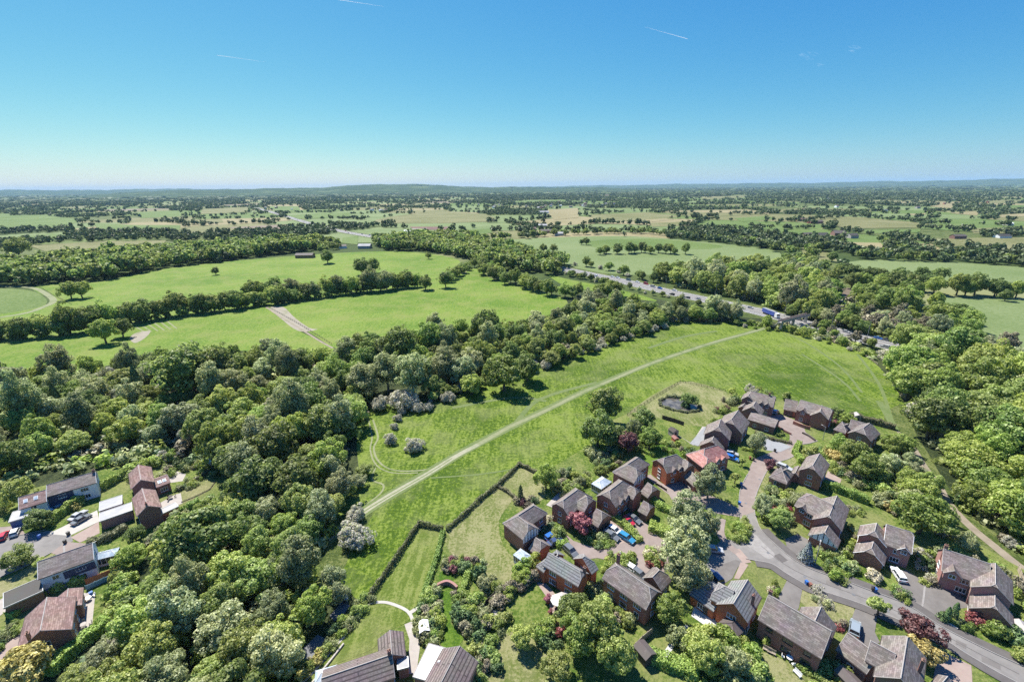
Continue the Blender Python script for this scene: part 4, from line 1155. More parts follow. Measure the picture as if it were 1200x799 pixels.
#PART4
# ------------------------------------------------------------------ hedges and fences
HS = [0]
def hedge(px, width, height, label, mat='hedge', leaf=.24, dens=26, rough=.12, name='hedge'):
    HS[0] += 1
    rng = np.random.default_rng(700 + HS[0])
    pts = [Vector(p) for p in ground_pts(px)]
    out = []
    for a, c in zip(pts[:-1], pts[1:]):
        d = (c - a); Ln = d.length; d = d / Ln; nrm = Vector((-d.y, d.x))
        a = a - d * width * .3; Ln += width * .6
        for side in ('l', 'r', 't', 'i'):
            ar = Ln * (height if side in 'lr' else width)
            n = int(ar * dens)
            t = rng.uniform(0, Ln, n)
            wob = 1 + rough * np.sin(t * .9 + HS[0]) + rough * .7 * np.sin(t * 2.3)
            if side in 'lr':
                sgn = 1 if side == 'l' else -1
                off = np.full(n, sgn * width / 2) * wob; z = rng.uniform(0, height, n) * wob
                off *= 1 - .18 * (z / height)
                N = np.stack([np.full(n, nrm.x * sgn), np.full(n, nrm.y * sgn), np.full(n, .3)], 1)
            elif side == 't':
                off = rng.uniform(-width * .46, width * .46, n); z = np.full(n, height) * wob
                N = np.tile(np.array([0, 0, 1.0]), (n, 1))
            else:
                off = rng.uniform(-width * .3, width * .3, n); z = rng.uniform(0, height * .8, n)
                N = rng.normal(0, 1, (n, 3))
            pos = np.stack([a.x + d.x * t + nrm.x * off, a.y + d.y * t + nrm.y * off, z], 1) + rng.normal(0, .05, (n, 3))
            out.append(leaves(rng, pos, N, leaf * (1.5 if side == 'i' else 1), 1.3, .45))
        for end, sg in ((0, -1), (Ln, 1)):
            n = int(width * height * dens)
            off = rng.uniform(-width * .5, width * .5, n); z = rng.uniform(0, height, n)
            pos = np.stack([a.x + d.x * end + nrm.x * off, a.y + d.y * end + nrm.y * off, z], 1)
            out.append(leaves(rng, pos, np.tile(np.array([d.x * sg, d.y * sg, .3]), (n, 1)), leaf, 1.3, .45))
    V = np.concatenate(out)
    o = link(bpy.data.objects.new(name, quads_mesh(name, V, L[mat])))
    return tag(o, label, 'hedge')

def dens_for(px):
    return 26
hedge([(300 / 5 + 0, 614), (100, 585), (148, 558)], 1.8, 2.6, 'long clipped hedge between the white terrace and the concrete drive', 'hedge', .28)
hedge([(84, 596), (92, 588)], 2.6, 1.5, 'yellow green shrubby hedge in front of the white terrace', 'hedge', .3)
hedge([(108, 638), (128, 632), (146, 622)], 2.2, 1.8, 'dark green hedge below the pink drive', 'hedgedark', .28)
hedge([(16, 722), (30, 712), (48, 698), (72, 688), (98, 680)], 2.2, 1.7, 'bushy hedge between the blue house and the big gabled house', 'hedge', .34, rough=.3)
hedge([(62, 788), (86, 765), (108, 748), (124, 735)], 2.4, 2.2, 'clipped hedge behind the big gabled house', 'hedge', .28)
hedge([(434, 700), (462, 660), (491, 616), (519, 622)], .6, 1.7, 'dark brown hedge around the end of the long striped lawn', 'hedgedark', .22, 30)
hedge([(519, 626), (512, 655), (500, 690), (494, 706)], 1.2, 1.2, 'low hedge down the right side of the long striped lawn', 'hedge', .22, 30)
hedge([(524, 622), (545, 604), (562, 587), (586, 568), (608, 546)], .65, 1.5, 'dark hedge between the meadow and the dry garden', 'hedgedark', .22, 30)
hedge([(608, 546), (618, 550), (628, 556)], .8, 1.6, 'short dark hedge at the corner of the dry garden', 'hedgedark', .22, 30)
hedge([(583, 571), (594, 577), (604, 585)], .8, 1.1, 'dark low hedge across the dry garden', 'hedgedark', .2, 34)
hedge([(551, 668), (544, 690), (540, 698)], 1.4, 1.7, 'narrow bright clipped hedge in the long garden', 'hedge', .2, 36)
hedge([(721, 609), (735, 620), (748, 634)], 2.2, 1.5, 'bright clipped hedge between the parked cars', 'hedge', .22, 36)
hedge([(764, 588), (774, 596), (784, 600)], 2.0, 1.6, 'bright hedge beside the second drive', 'hedge', .24, 32)
hedge([(765, 621), (783, 626)], 3.4, 1.9, 'thick clipped hedge block at the courtyard corner', 'hedge', .24, 32)
hedge([(654, 640), (663, 638)], 2.0, 1.4, 'small bright hedge block by the grey roofed house', 'hedge', .2, 36)
hedge([(936, 522), (931, 532), (938, 542)], 1.8, 1.8, 'curved clipped hedge at the brick gable house', 'hedge', .24, 32)
hedge([(966, 571), (985, 578), (1015, 590)], 1.9, 2.4, 'long clipped hedge behind the brick gable house', 'hedge', .26, 30)
hedge([(996, 490), (1020, 496), (1046, 503)], 2.0, 2.3, 'long dark hedge between the upper gardens and the meadow', 'hedgedark', .26, 30)
hedge([(870, 527), (885, 529)], 1.2, .9, 'little hedge under the pale green tree', 'hedge', .2)
hedge([(886, 508), (905, 516), (926, 520)], 1.4, 1.0, 'dark low hedge along the grey parking bay', 'hedgedark', .2)
hedge([(901, 571), (898, 582), (895, 590)], 1.0, 1.6, 'yellowish hedge on the bend of the block paved road', 'hedge', .2)
hedge([(735, 520), (755, 530), (765, 535)], 1.4, 1.4, 'low hedge behind the house with orange gable', 'hedge', .22)
hedge([(742, 487), (750, 490)], 1.2, 1.2, 'low hedge beside the pond garden', 'hedge', .22)
hedge([(765, 772), (790, 782), (812, 790)], 3.0, 1.8, 'broad bright hedge at the bottom of the white path', 'hedge', .24, 32)
hedge([(588, 690), (572, 720), (564, 745), (560, 790)], 1.3, 1.2, 'dark hedge between the two bottom gardens', 'hedgedark', .24)
hedge([(966, 640), (985, 662)], 1.6, 1.3, 'green hedge along the main road footway', 'hedge', .24)
hedge([(210, 575), (228, 565), (244, 554)], 1.2, 1.2, 'dark garden hedge between the two lawns', 'hedgedark', .24)
hedge([(208, 601), (232, 592), (250, 586)], 1.8, 1.6, 'bushy hedge at the foot of the lawns', 'hedge', .3, rough=.35)
hedge([(782, 466), (773, 470), (774, 476), (788, 481), (804, 484), (818, 482), (820, 476)], 1.1, .7, 'dark reeds around the rim of the pond', 'reed', .26, 30, .4, 'reeds')
hedge([(782, 465.5), (799, 466.5)], 1.5, 1.1, 'tall reeds at the far bank of the pond', 'reed', .3, 30, .4, 'reeds')

def panel_fence(px, h, mat, label, step=1.8, name='fence', board=True):
    pts = [Vector(p) for p in ground_pts(px)]
    loc = Vector((*pts[0], 0))
    e = empty(name, loc, label, 'fence')
    postm = None
    for a, c in zip(pts[:-1], pts[1:]):
        d = c - a; n = max(1, round(d.length / step)); st = d.length / n; ang = math.atan2(d.y, d.x)
        b = MB(); b.box((0, 0, h / 2), (st - .12, .05, h - .1)); b.box((0, .03, h - .1), (st - .12, .04, .08)); b.box((0, .03, .35), (st - .12, .04, .08))
        pm = b.mesh('panel', G[mat])
        if postm is None:
            b2 = MB(); b2.box((0, 0, (h + .1) / 2), (.12, .12, h + .1)); postm = b2.mesh('post', G[mat])
        for k in range(n + 1):
            q = a + d * (k / n)
            o = link(bpy.data.objects.new('post', postm), e); o.location = Vector((*q, 0)) - loc; o.rotation_euler = (0, 0, ang)
            if k < n:
                q = a + d * ((k + .5) / n)
                o = link(bpy.data.objects.new('panel', pm), e); o.location = Vector((*q, 0)) - loc; o.rotation_euler = (0, 0, ang)
    return e

def rail_fence(px, h, mat, label, step=2.6, rails=2, name='post_and_rail_fence'):
    pts = [Vector(p) for p in ground_pts(px)]
    loc = Vector((*pts[0], 0)); e = empty(name, loc, label, 'fence')
    b2 = MB(); b2.box((0, 0, h / 2), (.13, .13, h)); postm = b2.mesh('post', G[mat])
    for a, c in zip(pts[:-1], pts[1:]):
        d = c - a; n = max(1, round(d.length / step)); ang = math.atan2(d.y, d.x)
        b = MB()
        for r in range(rails): b.box((0, 0, h * (.45 + .45 * r / max(1, rails - 1))), (d.length / n - .13, .06, .1))
        rm = b.mesh('rail', G[mat])
        for k in range(n + 1):
            q = a + d * (k / n)
            o = link(bpy.data.objects.new('post', postm), e); o.location = Vector((*q, 0)) - loc; o.rotation_euler = (0, 0, ang)
            if k < n:
                q = a + d * ((k + .5) / n)
                o = link(bpy.data.objects.new('rail', rm), e); o.location = Vector((*q, 0)) - loc; o.rotation_euler = (0, 0, ang)
    return e
panel_fence([(102, 686), (122, 678), (143, 669)], 1.9, 'orangefence', 'orange stained panel fence behind the blue house')
panel_fence([(102, 692), (124, 682), (146, 674)], 1.5, 'bluefence', 'pale blue panel fence in front of the orange one')
panel_fence([(776, 491), (790, 495), (801, 499)], 1.8, 'darktimber', 'dark panel fence along the near side of the pond garden')
panel_fence([(764, 742), (752, 752), (744, 760)], 1.7, 'paletimber', 'pale panel fence right of the tall olive green tree')
panel_fence([(178, 668), (188, 666)], 1.6, 'orangefence', 'short orange fence panel below the broad clumpy oak')
panel_fence([(768, 568), (775, 572), (781, 576)], 1.0, 'darktimber', 'low dark fence between the two drives')
panel_fence([(1192, 668), (1200, 690), (1204, 706)], 1.6, 'paletimber', 'pale fence at the right edge behind the last house')
panel_fence([(560, 716), (572, 707), (580, 699)], 1.6, 'darktimber', 'dark fence beside the slab terrace in the bottom gardens')
rail_fence([(735, 487), (766, 467), (797, 448), (822, 453), (850, 459)], 1.2, 'darktimber', 'dark post and rail fence around the pond garden')
rail_fence([(0 + 40, 333), (62, 346), (84, 357)], 1.2, 'darktimber', 'field fence beside the dirt lane in the left pasture', 4)
rail_fence([(312, 359), (350, 380), (389, 404)], 1.3, 'darktimber', 'field fence dividing the two middle pastures', 4)
rail_fence([(872, 376), (935, 386), (990, 401), (1028, 428)], 1.3, 'paletimber', 'pale fence along the top of the meadow below the motorway', 4)
rail_fence([(213, 589), (230, 582), (246, 574), (252, 566)], .5, 'darktimber', 'low dark edging along the curved lawn of the twin house', 2)

#PART5
# ------------------------------------------------------------------ houses
def window_mesh(wd, ht, frame='white', mull=2):
    b = MB()
    t = .07
    b.box((0, 0, ht / 2 - t / 2), (wd, .09, t)); b.box((0, 0, -ht / 2 + t / 2), (wd, .09, t))
    for k in range(mull + 1):
        x = -wd / 2 + t / 2 + (wd - t) * k / mull
        b.box((x, 0, 0), (t, .09, ht - 2 * t))
    b.box((0, -.05, -ht / 2 - .04), (wd + .1, .16, .05))
    p = MB(); p.box((0, .015, 0), (wd - .1, .03, ht - .1))
    return b.mesh('window', G[frame]), p.mesh('pane', G['glass'])
WIN = {}
def win(e, pos, ang, wd, ht, frame='white'):
    key = (wd, ht, frame)
    if key not in WIN: WIN[key] = window_mesh(wd, ht, frame, max(1, round(wd / .6)))
    f = link(bpy.data.objects.new('window', WIN[key][0]), e); f.location = pos; f.rotation_euler = (0, 0, ang)
    link(bpy.data.objects.new('pane', WIN[key][1]), f)

class Wing:
    def __init__(s, e0, e1, e2, he, pitch=40, ha=0.0, hb=0.0, Z=None, xa=0.0, xb=0.0):
        z = (lambda p: (Z[0] + p[0] / Z[2], Z[1] + p[1] / Z[2])) if Z else (lambda p: p)
        A, B = P(*z(e0), he), P(*z(e1), he)
        d = (B - A); s.L = d.length; s.d = d.normalized()
        n = Vector((-s.d.y, s.d.x, 0))
        if isinstance(e2, (int, float)):
            if n.dot((A + B) / 2 * Vector((1, 1, 0)) if False else Vector((A.x + B.x, A.y + B.y, 0))) < 0: n = -n
            if e2 < 0: n = -n
            s.W = abs(e2)
        else:
            off = (P(*z(e2), he) - A).dot(n)
            if off < 0: n = -n
            s.W = abs(off)
        s.n = n; s.he = he; s.ha, s.hb = ha, hb
        A = A - s.d * xa; s.L += xa + xb
        s.tan = math.tan(R(pitch)); s.rise = s.W / 2 * s.tan
        s.hr = he + s.rise
        s.O = A + s.d * s.L / 2 + n * s.W / 2; s.O.z = 0
        s.pitch = R(pitch)
    def p(s, u, v, z): return s.O + s.d * u + s.n * v + Vector((0, 0, z))
    def has(s, q, z, m=.15):
        r = q - s.O
        u, v = abs(r.dot(s.d)), abs(r.dot(s.n))
        if u > s.L / 2 - m or v > s.W / 2 - .3 - m: return False
        return z < s.he + (s.W / 2 - v) * s.tan

OV, OG = .32, .16
def wing_meshes(e, w, loc, wallm, roofm, trim='trim', th=.16, gable=None):
    hl, hw = w.L / 2, w.W / 2
    Pw = lambda u, v, z: tuple(w.p(u, v, z) - loc)
    # walls
    b = MB()
    wl, ww = hl - OG, hw - OV
    zt = w.he + OV * w.tan - .06
    for sv in (-1, 1):
        q = [Pw(-wl, sv * ww, -.3), Pw(wl, sv * ww, -.3), Pw(wl, sv * ww, zt), Pw(-wl, sv * ww, zt)]
        b.face(q)
    for su, h in ((-1, w.ha), (1, w.hb)):
        zr = w.hr - .06
        if h <= 0: top = [(ww, zt), (0, zr), (-ww, zt)]
        else:
            vy = max(hw * h - .05, .05); zz = w.he + (hw - vy) * w.tan - .08
            if h >= .95: top = [(ww, zt), (-ww, zt)]
            else: top = [(ww, zt), (vy, zz), (-vy, zz), (-ww, zt)]
        q = [Pw(su * wl, -ww, -.3), Pw(su * wl, ww, -.3)] + [Pw(su * wl, v, z) for v, z in top]
        if gable and gable[0] == ('a' if su < 0 else 'b'):
            b.face([Pw(su * wl, -ww, -.3), Pw(su * wl, ww, -.3), Pw(su * wl, ww, gable[2]), Pw(su * wl, -ww, gable[2])])
            g2 = MB(); g2.face([Pw(su * (wl + .02), -ww, gable[2]), Pw(su * (wl + .02), ww, gable[2])] + [Pw(su * (wl + .02), v, z) for v, z in top])
            g2.build('gable_cladding', G[gable[1]], e)
            if gable[1] in ('whitewall', 'white'):
                g3 = MB()
                for v in np.linspace(-ww * .8, ww * .8, 5):
                    zz = w.he + (hw - abs(v)) * w.tan - .15
                    c = w.p(su * (wl + .05), v, (gable[2] + min(zz, w.hr - h * w.rise - .1)) / 2) - loc
                    g3.box(c, (.06, .16, max(.2, min(zz, w.hr - h * w.rise - .1) - gable[2])), math.atan2(w.d.y, w.d.x))
                g3.build('timber_studs', G['darktimber'], e)
        else:
            b.face(q)
    o = b.build('wall', G[wallm], e); recalc(o.data)
    # roof
    r = MB()
    cs = math.cos(w.pitch)
    def uvs(pts2):  # (u, v) -> along eave, up slope
        return [(u, (hw - abs(v)) / cs) for u, v in pts2]
    ra, rb = -hl + w.ha * hw, hl - w.hb * hw
    va, vb = hw * w.ha, hw * w.hb
    zat = lambda v: w.he + (hw - abs(v)) * w.tan
    outlines = []
    for sv in (-1, 1):
        pl = [(-hl, sv * hw), (hl, sv * hw)]
        if w.hb < .999: pl.append((hl, sv * vb))
        pl += [(rb, 0)] + ([(ra, 0)] if rb - ra > .05 else [])
        if w.ha < .999: pl.append((-hl, sv * va))
        if w.ha <= 0: pl = [q for i, q in enumerate(pl) if not (i == len(pl) - 1)]
        if w.hb <= 0: pl = [q for q in pl if q != (hl, 0.0) or True]
        outlines.append(pl)
    tops = [([(u, v, zat(v)) for u, v in pl], uvs(pl)) for pl in outlines]
    for h, su, re_, vv in ((w.ha, -1, ra, va), (w.hb, 1, rb, vb)):
        if h > 0:
            tops.append(([(su * hl, -vv, zat(vv)), (su * hl, vv, zat(vv)), (re_, 0, w.hr)], [(-vv, 0), (vv, 0), (0, vv / cs)]))
    for pts, uv in tops:
        cl, cu = [], []
        for p_, u_ in zip(pts, uv):
            if not cl or (Vector(p_) - Vector(cl[-1])).length > 1e-4: cl.append(p_); cu.append(u_)
        if len(cl) > 2 and (Vector(cl[0]) - Vector(cl[-1])).length < 1e-4: cl.pop(); cu.pop()
        q = [Vector(Pw(*x)) for x in cl]
        nrm = (q[1] - q[0]).cross(q[2] - q[0])
        if nrm.z < 0: q, cu = q[::-1], cu[::-1]
        r.face([tuple(x) for x in q], cu)
        r.face([(x.x, x.y, x.z - th) for x in q[::-1]], cu[::-1])
    edge = [(-hl, -hw, w.he), (hl, -hw, w.he)] + ([(hl, -vb, zat(vb))] if w.hb < .999 else []) + ([(hl, vb, zat(vb))] if 0 < w.hb < .999 else []) + \
           [(hl, hw, w.he), (-hl, hw, w.he)] + ([(-hl, va, zat(va))] if w.ha < .999 else []) + ([(-hl, -va, zat(va))] if 0 < w.ha < .999 else [])
    for i in range(len(edge)):
        a, c = edge[i], edge[(i + 1) % len(edge)]
        if (Vector(a) - Vector(c)).length < 1e-4: continue
        A, C = Vector(Pw(*a)), Vector(Pw(*c))
        r.face([tuple(A - Vector((0, 0, th))), tuple(C - Vector((0, 0, th))), tuple(C), tuple(A)])
    r.build('roof', G[roofm], e)
    # ridge and hip tiles
    t = MB()
    def strip(a, c, wd=.15):
        t.tube(Pw(*a), Pw(*c), wd * .62, wd * .62, 5)
    if rb - ra > .1: strip((ra, 0, w.hr + .01), (rb, 0, w.hr + .01))
    for h, su, re_, vv in ((w.ha, -1, ra, va), (w.hb, 1, rb, vb)):
        if h > 0:
            for sv in (-1, 1): strip((re_, 0, w.hr), (su * hl, sv * vv, zat(vv)), .13)
    t.build('ridge_tiles', G['trim'], e)
    # verge boards and gutters
    g = MB()
    for h, su, vv in ((w.ha, -1, va), (w.hb, 1, vb)):
        if h < .95:
            for sv in (-1, 1):
                a = Vector(Pw(su * (hl + .02), sv * hw, w.he - .04)); c = Vector(Pw(su * (hl + .02), sv * vv, zat(vv) - .04))
                g = MB(); g.tube(a, c, .07, .07, 4); g.build('bargeboard', G[trim], e)
    for sv in (-1, 1):
        g = MB(); g.tube(Pw(-hl, sv * (hw + .05), w.he - .1), Pw(hl, sv * (hw + .05), w.he - .1), .07, .07, 5); g.build('gutter', G['trimdark'], e)

HR = random.Random(3)
HOUSES = {}
def house(name, label, Z, wings, wall='brick', roof='tile', frame='white', cat='house', chim=(), dorm=(), garage=(), door=None, group=None, nowin=False, trim='trim', gables={}, walls={}, roofs={}):
    W = [Wing(Z=Z, **dict(zip(('e0', 'e1', 'e2', 'he'), w[:4])), **(w[4] if len(w) > 4 else {})) for w in wings]
    for i, w in enumerate(W):               # nothing may lie flush where wings meet
        w.he += .013 * i; w.hr += .013 * i
        w.O = w.O + w.d * .007 * i + w.n * .011 * i
    loc = Vector((W[0].O.x, W[0].O.y, 0))
    e = empty(name, loc, label, cat, group)
    for i, w in enumerate(W):
        wing_meshes(e, w, loc, walls.get(i, wall), roofs.get(i, roof), trim, gable=gables.get(i))
        TAKEN.append((w.O.x, w.O.y, max(w.L, w.W) * .6))
    # windows
    for i, w in enumerate(W):
        if nowin: break
        sides = [(-w.n, -w.W / 2 + OV, w.L, w.d), (w.n, w.W / 2 - OV, w.L, w.d), (-w.d, -w.L / 2 + OG, w.W - .8, w.n), (w.d, w.L / 2 - OG, w.W - .8, w.n)]
        for k, (out, off, ln, al) in enumerate(sides):
            ang = math.atan2(out.y, out.x) + math.pi / 2
            base = w.O + out * (abs(off) + .035)
            zs = [1.45] + ([3.75] if w.he > 4 else [])
            if k < 2: n = max(1, int((ln - 1.6) // 3.1)) if ln > 3 else 0
            else:
                n = 1 if (w.he > 4 and ln > 5) else 0
            for z in zs:
                for j in range(n):
                    t = ((j + .5) / n - .5) * (ln - 1.0)
                    q = base + al * t
                    if any(o_ is not w and (o_.has(q, z + .5, -.7)) for o_ in W): continue
                    wd = HR.choice((1.2, 1.8, 1.8)) if k < 2 else HR.choice((1.2, 1.2, 1.8))
                    ht = 1.1 if z > 2 else 1.25
                    win(e, Vector((q.x, q.y, z)) - loc, ang, wd, ht, frame)
    if door:
        wi, side, t = door
        w = W[wi]
        out = -w.n if side == 'f' else (w.n if side == 'k' else (-w.d if side == 'a' else w.d))
        al = w.d if side in 'fk' else w.n
        off = (w.W / 2 - OV) if side in 'fk' else (w.L / 2 - OG)
        q = w.O + out * (off + .05) + al * t
        b = MB(); b.box((0, 0, 0), (1.0, .1, 2.1))
        o = b.build('door', G['trimdark'], e); o.location = Vector((q.x, q.y, 1.0)) - loc; o.rotation_euler = (0, 0, math.atan2(out.y, out.x) + math.pi / 2)
        b = MB(); b.box((.38, .08, 0), (.05, .05, .2)); b.build('handle', G['metal'], o)
    for wi, side, t, wd, *mt in garage:
        w = W[wi]
        out = -w.n if side == 'f' else (w.n if side == 'k' else (-w.d if side == 'a' else w.d))
        al = w.d if side in 'fk' else w.n
        off = (w.W / 2 - OV) if side in 'fk' else (w.L / 2 - OG)
        q = w.O + out * (off + .05) + al * t
        b = MB(); b.box((0, 0, 0), (wd, .1, 2.1))
        for k in range(4): b.box((0, .0, -.8 + k * .52), (wd - .2, .14, .04))
        o = b.build('garage_door', G[mt[0] if mt else 'garagedoor'], e); o.location = Vector((q.x, q.y, 1.0)) - loc; o.rotation_euler = (0, 0, math.atan2(out.y, out.x) + math.pi / 2)
    for wi, u, v, hh in chim:
        w = W[wi]
        q = w.p(u * w.L / 2, v * w.W / 2, 0)
        z0 = w.he; z1 = w.hr + hh
        b = MB(); b.box((0, 0, (z0 + z1) / 2), (.65, .5, z1 - z0)); b.box((0, 0, z1 + .05), (.74, .58, .12))
        o = b.build('chimney', G['brick_dark'], e); o.location = q - loc; o.rotation_euler = (0, 0, math.atan2(w.d.y, w.d.x))
        b = MB(); b.tube((.17, 0, z1 + .1), (.17, 0, z1 + .5), .12, .1, 7); b.tube((-.17, 0, z1 + .1), (-.17, 0, z1 + .45), .12, .1, 7)
        b.build('chimney_pot', G['timber'], o)
    for wi, u, sv, wd, z, proj in dorm:        # little gabled dormer on the eave of side sv
        w = W[wi]
        ww, dz = wd / 2, z
        b = MB()
        base = w.p(u * w.L / 2, sv * (w.W / 2 - OV), 0) - loc
        out = w.n * sv; al = w.d
        f = lambda a, o_, zz: tuple(base + al * a + out * o_ + Vector((0, 0, zz)))
        zb, ze = w.he - 1.4, w.he + dz
        zr = ze + ww * .95
        b.face([f(-ww, proj, zb), f(ww, proj, zb), f(ww, proj, ze), f(0, proj, zr), f(-ww, proj, ze)])
        b.face([f(-ww, proj, zb), f(-ww, proj, ze), f(-ww, -.4, ze), f(-ww, -.4, zb)]); b.face([f(ww, proj, zb), f(ww, -.4, zb), f(ww, -.4, ze), f(ww, proj, ze)])
        b.build('dormer_wall', G[walls.get(wi, wall)], e)
        rr = MB(); ov = .22
        back = -(zr - w.he) / w.tan - .3
        for sg in (-1, 1):
            q = [f(sg * (ww + ov), proj + ov, ze - ov * .95), f(sg * (ww + ov), back + (zr - ze) / w.tan, ze - ov * .95), f(0, back, zr), f(0, proj + ov, zr)]
            if sg < 0: q = q[::-1]
            uv = [(0, 0), (2, 0), (2, 1.5), (0, 1.5)]
            rr.face(q, uv)
            rr.face([(x, y, zz - .1) for x, y, zz in q[::-1]], uv)
            a_, c_ = f(sg * (ww + ov), proj + ov + .01, ze - ov * .95 - .05), f(0, proj + ov + .01, zr - .05)
            rr.tube(a_, c_, .07, .07, 4, mi=1)
        rr.build('dormer_roof', [G[roofs.get(wi, roof)], G[trim]], e)
        ang = math.atan2(out.y, out.x) + math.pi / 2
        win(e, Vector(f(0, proj + .035, w.he - .3)), ang, 1.2, 1.0, frame)
    HOUSES[label] = (e, W)
    return e, W
Hh = .45
# right estate --------------------------------------------------
Z1 = (580, 580, 9.99)
house('detached_house', 'brick house with brown L shaped roof nearest the long striped lawn', Z1, [
    ((90, 330), (325, 522), (510, 386), 4.8, dict(ha=1, hb=.4)),
    ((90, 325), (440, 100), (597, 230), 4.8, dict(ha=1, hb=.9)),
    ((392, 632), (490, 712), (650, 590), 2.5, dict(hb=.5))], chim=(), garage=((2, 'k', 0, 2.4),), walls={}, gables={0: ('b', 'whitewall', 3.2)}, dorm=((1, .75, 1, 2.0, -.5, .05),) if False else ())
Z2 = (620, 630, 9.99)
house('detached_house', 'brick house with grey ribbed roof beside the patio with parasol', Z2, [
    ((160, 322), (572, 572), (735, 435), 4.8, dict(hb=.45)),
    ((738, 425), (812, 368), (520, 240), 4.79, dict(hb=.55)),
    ((80, 338), (168, 408), (310, 128), 3.7, dict(ha=.9))], wall='brick_red', roof='tile_grey', chim=((0, .93, .35, .7),), door=(0, 'f', -1.5))
Z3 = (635, 560, 9.99)
house('detached_house', 'brick house with steep half hipped gable behind the pink cherry', Z3, [
    ((105, 318), (390, 112), (292, 462), 4.8, dict(ha=Hh, hb=1)),
    ((330, 312), (490, 405), (648, 275), 4.79, dict(ha=1, hb=Hh)),
    ((548, 508), (655, 578), (805, 445), 2.5, dict(hb=Hh))], garage=((2, 'b', 1.3, 2.3), (2, 'b', -1.3, 2.3)))
Z4 = (690, 550, 11.41)
e4, W4_ = house('detached_house', 'brick house with two roof gablets and white conservatory behind', Z4, [
    ((95, 355), (395, 130), (325, 537), 4.8, dict(ha=Hh, hb=1)),
    ((400, 300), (590, 405), (705, 300), 4.79, dict(ha=1, hb=Hh)),
    ((655, 555), (770, 620), (890, 505), 2.5, dict(hb=Hh))], dorm=((0, -.45, 1, 2.2, .2, .25), (0, .0, 1, 2.2, .2, .25)), garage=((2, 'f', 0, 2.4),))
Z5 = (710, 525, 11.41)
house('detached_house', 'brick house with brown L shaped roof behind the narrow drive', Z5, [
    ((90, 325), (375, 470), (520, 345), 4.8, dict(ha=1, hb=Hh)),
    ((88, 312), (385, 120), (550, 245), 4.81, dict(ha=1, hb=.9)),
    ((455, 590), (555, 665), (690, 545), 2.5, dict(hb=Hh))], garage=((2, 'f', 0, 2.4),), gables={0: ('b', 'whitewall', 3.4)})
Z6 = (755, 515, 11.41)
house('detached_house', 'brick house with orange brick gable and two roof gablets', Z6, [
    ((100, 288), (430, 195), (262, 465), 4.8, dict(ha=Hh, hb=1)),
    ((385, 310), (535, 420), (708, 385), 4.79, dict(ha=1, hb=Hh)),
    ((525, 503), (660, 630), (775, 545), 2.5, dict(hb=Hh))], wall='brick', walls={0: 'brick_red'}, dorm=((0, -.4, 1, 2.0, .2, .25), (0, .1, 1, 2.0, .2, .25)), garage=((2, 'f', 0, 2.4),))
house('detached_house', 'brick house with bright red tiled roof', Z6, [
    ((555, 200), (780, 375), (930, 310), 4.8, dict(ha=1, hb=Hh)),
    ((555, 192), (900, 92), (1075, 265), 4.81, dict(ha=1, hb=.5))], roof='tile_red', dorm=((1, .15, 1, 2.0, .2, .3), (1, .55, 1, 2.0, .2, .3)))
Z7 = (810, 480, 12.29)
house('detached_house', 'dark brick house with two gables facing the blue cars', Z7, [
    ((735, 350), (845, 185), (360, 232), 4.8, dict(ha=.3)),
    ((555, 442), (590, 300), (183, 345), 4.7, dict(ha=.3)),
    ((450, 612), (478, 545), (118, 510), 2.8, dict(ha=.2))], wall='brick_dark', door=(1, 'a', 2.0))
Z8 = (850, 450, 11.41)
house('detached_house', 'long low brick house beside the grey parking bay', Z8, [
    ((480, 420), (520, 350), (172, 432), 4.6, dict(ha=.25)),
    ((300, 470), (658, 582), (702, 490), 3.2, dict(pitch=30))], wall='brick_dark')
house('detached_house', 'northern brick house with two dormers and a blue car beside it', Z8, [
    ((300, 232), (635, 312), 7.5, 4.8, dict()),
    ((385, 242), (420, 175), (215, 190), 4.9, dict(ha=.2)),
    ((163, 318), (200, 280), (320, 300), 2.5, dict())], wall='brick_dark', dorm=((0, .1, -1, 2.0, .3, .3), (0, .55, -1, 2.0, .3, .3)), chim=((0, .5, 0, .7),))
Z9 = (910, 460, 8.57)
house('detached_house', 'brick house with pale grey roof facing the curved block road', Z9, [
    ((195, 172), (522, 272), (545, 198), 4.8, dict(hb=.25)),
    ((70, 168), (196, 195), (218, 125), 2.7, dict()),
    ((518, 272), (535, 205), (338, 222), 4.9, dict(ha=.1))], roof='tile', dorm=((0, -.55, -1, 2.2, .3, .5),), garage=((1, 'f', 0, 2.4),))
house('detached_house', 'low brown roofed house with garages beside the long dark hedge', Z9, [
    ((950, 488), (1043, 413), (735, 388), 4.4, dict(ha=.5, hb=.2)),
    ((715, 380), (860, 420), (890, 345), 2.7, dict()),
    ((568, 370), (688, 412), (725, 345), 2.6, dict(ha=1, hb=.8))], roof='tile_dark', wall='brick_dark', garage=((2, 'f', 0, 2.6),))
Z10 = (880, 520, 9.99)
house('detached_house', 'brick house with one broad plain gable wall and hedge at its back', Z10, [
    ((835, 405), (922, 240), (560, 300), 4.8, dict(ha=.3)),
    ((560, 385), (600, 300), (468, 350), 2.7, dict()),
    ((205, 390), (415, 475), (485, 352), 2.6, dict(ha=1, hb=.9))], walls={2: 'brick_pink'}, garage=((2, 'f', 1.0, 2.4, 'garagedoor'),))
Z11 = (920, 570, 8.88)
house('detached_house', 'brick house with black and white timbered garage gable', Z11, [
    ((98, 200), (290, 300), 7.8, 4.8, dict(ha=.5, xb=2.5)),
    ((592, 462), (668, 236), (283, 338), 4.81, dict(ha=.15)),
    ((545, 640), (580, 560), (240, 503), 2.6, dict(ha=.1)),
    ((440, 205), (470, 140), (555, 190), 4.4, dict(pitch=14))], gables={2: ('a', 'whitewall', 2.3)}, dorm=((0, -.45, -1, 2.2, .2, .3),), door=(0, 'f', 2.0))
Z12 = (990, 600, 8.79)
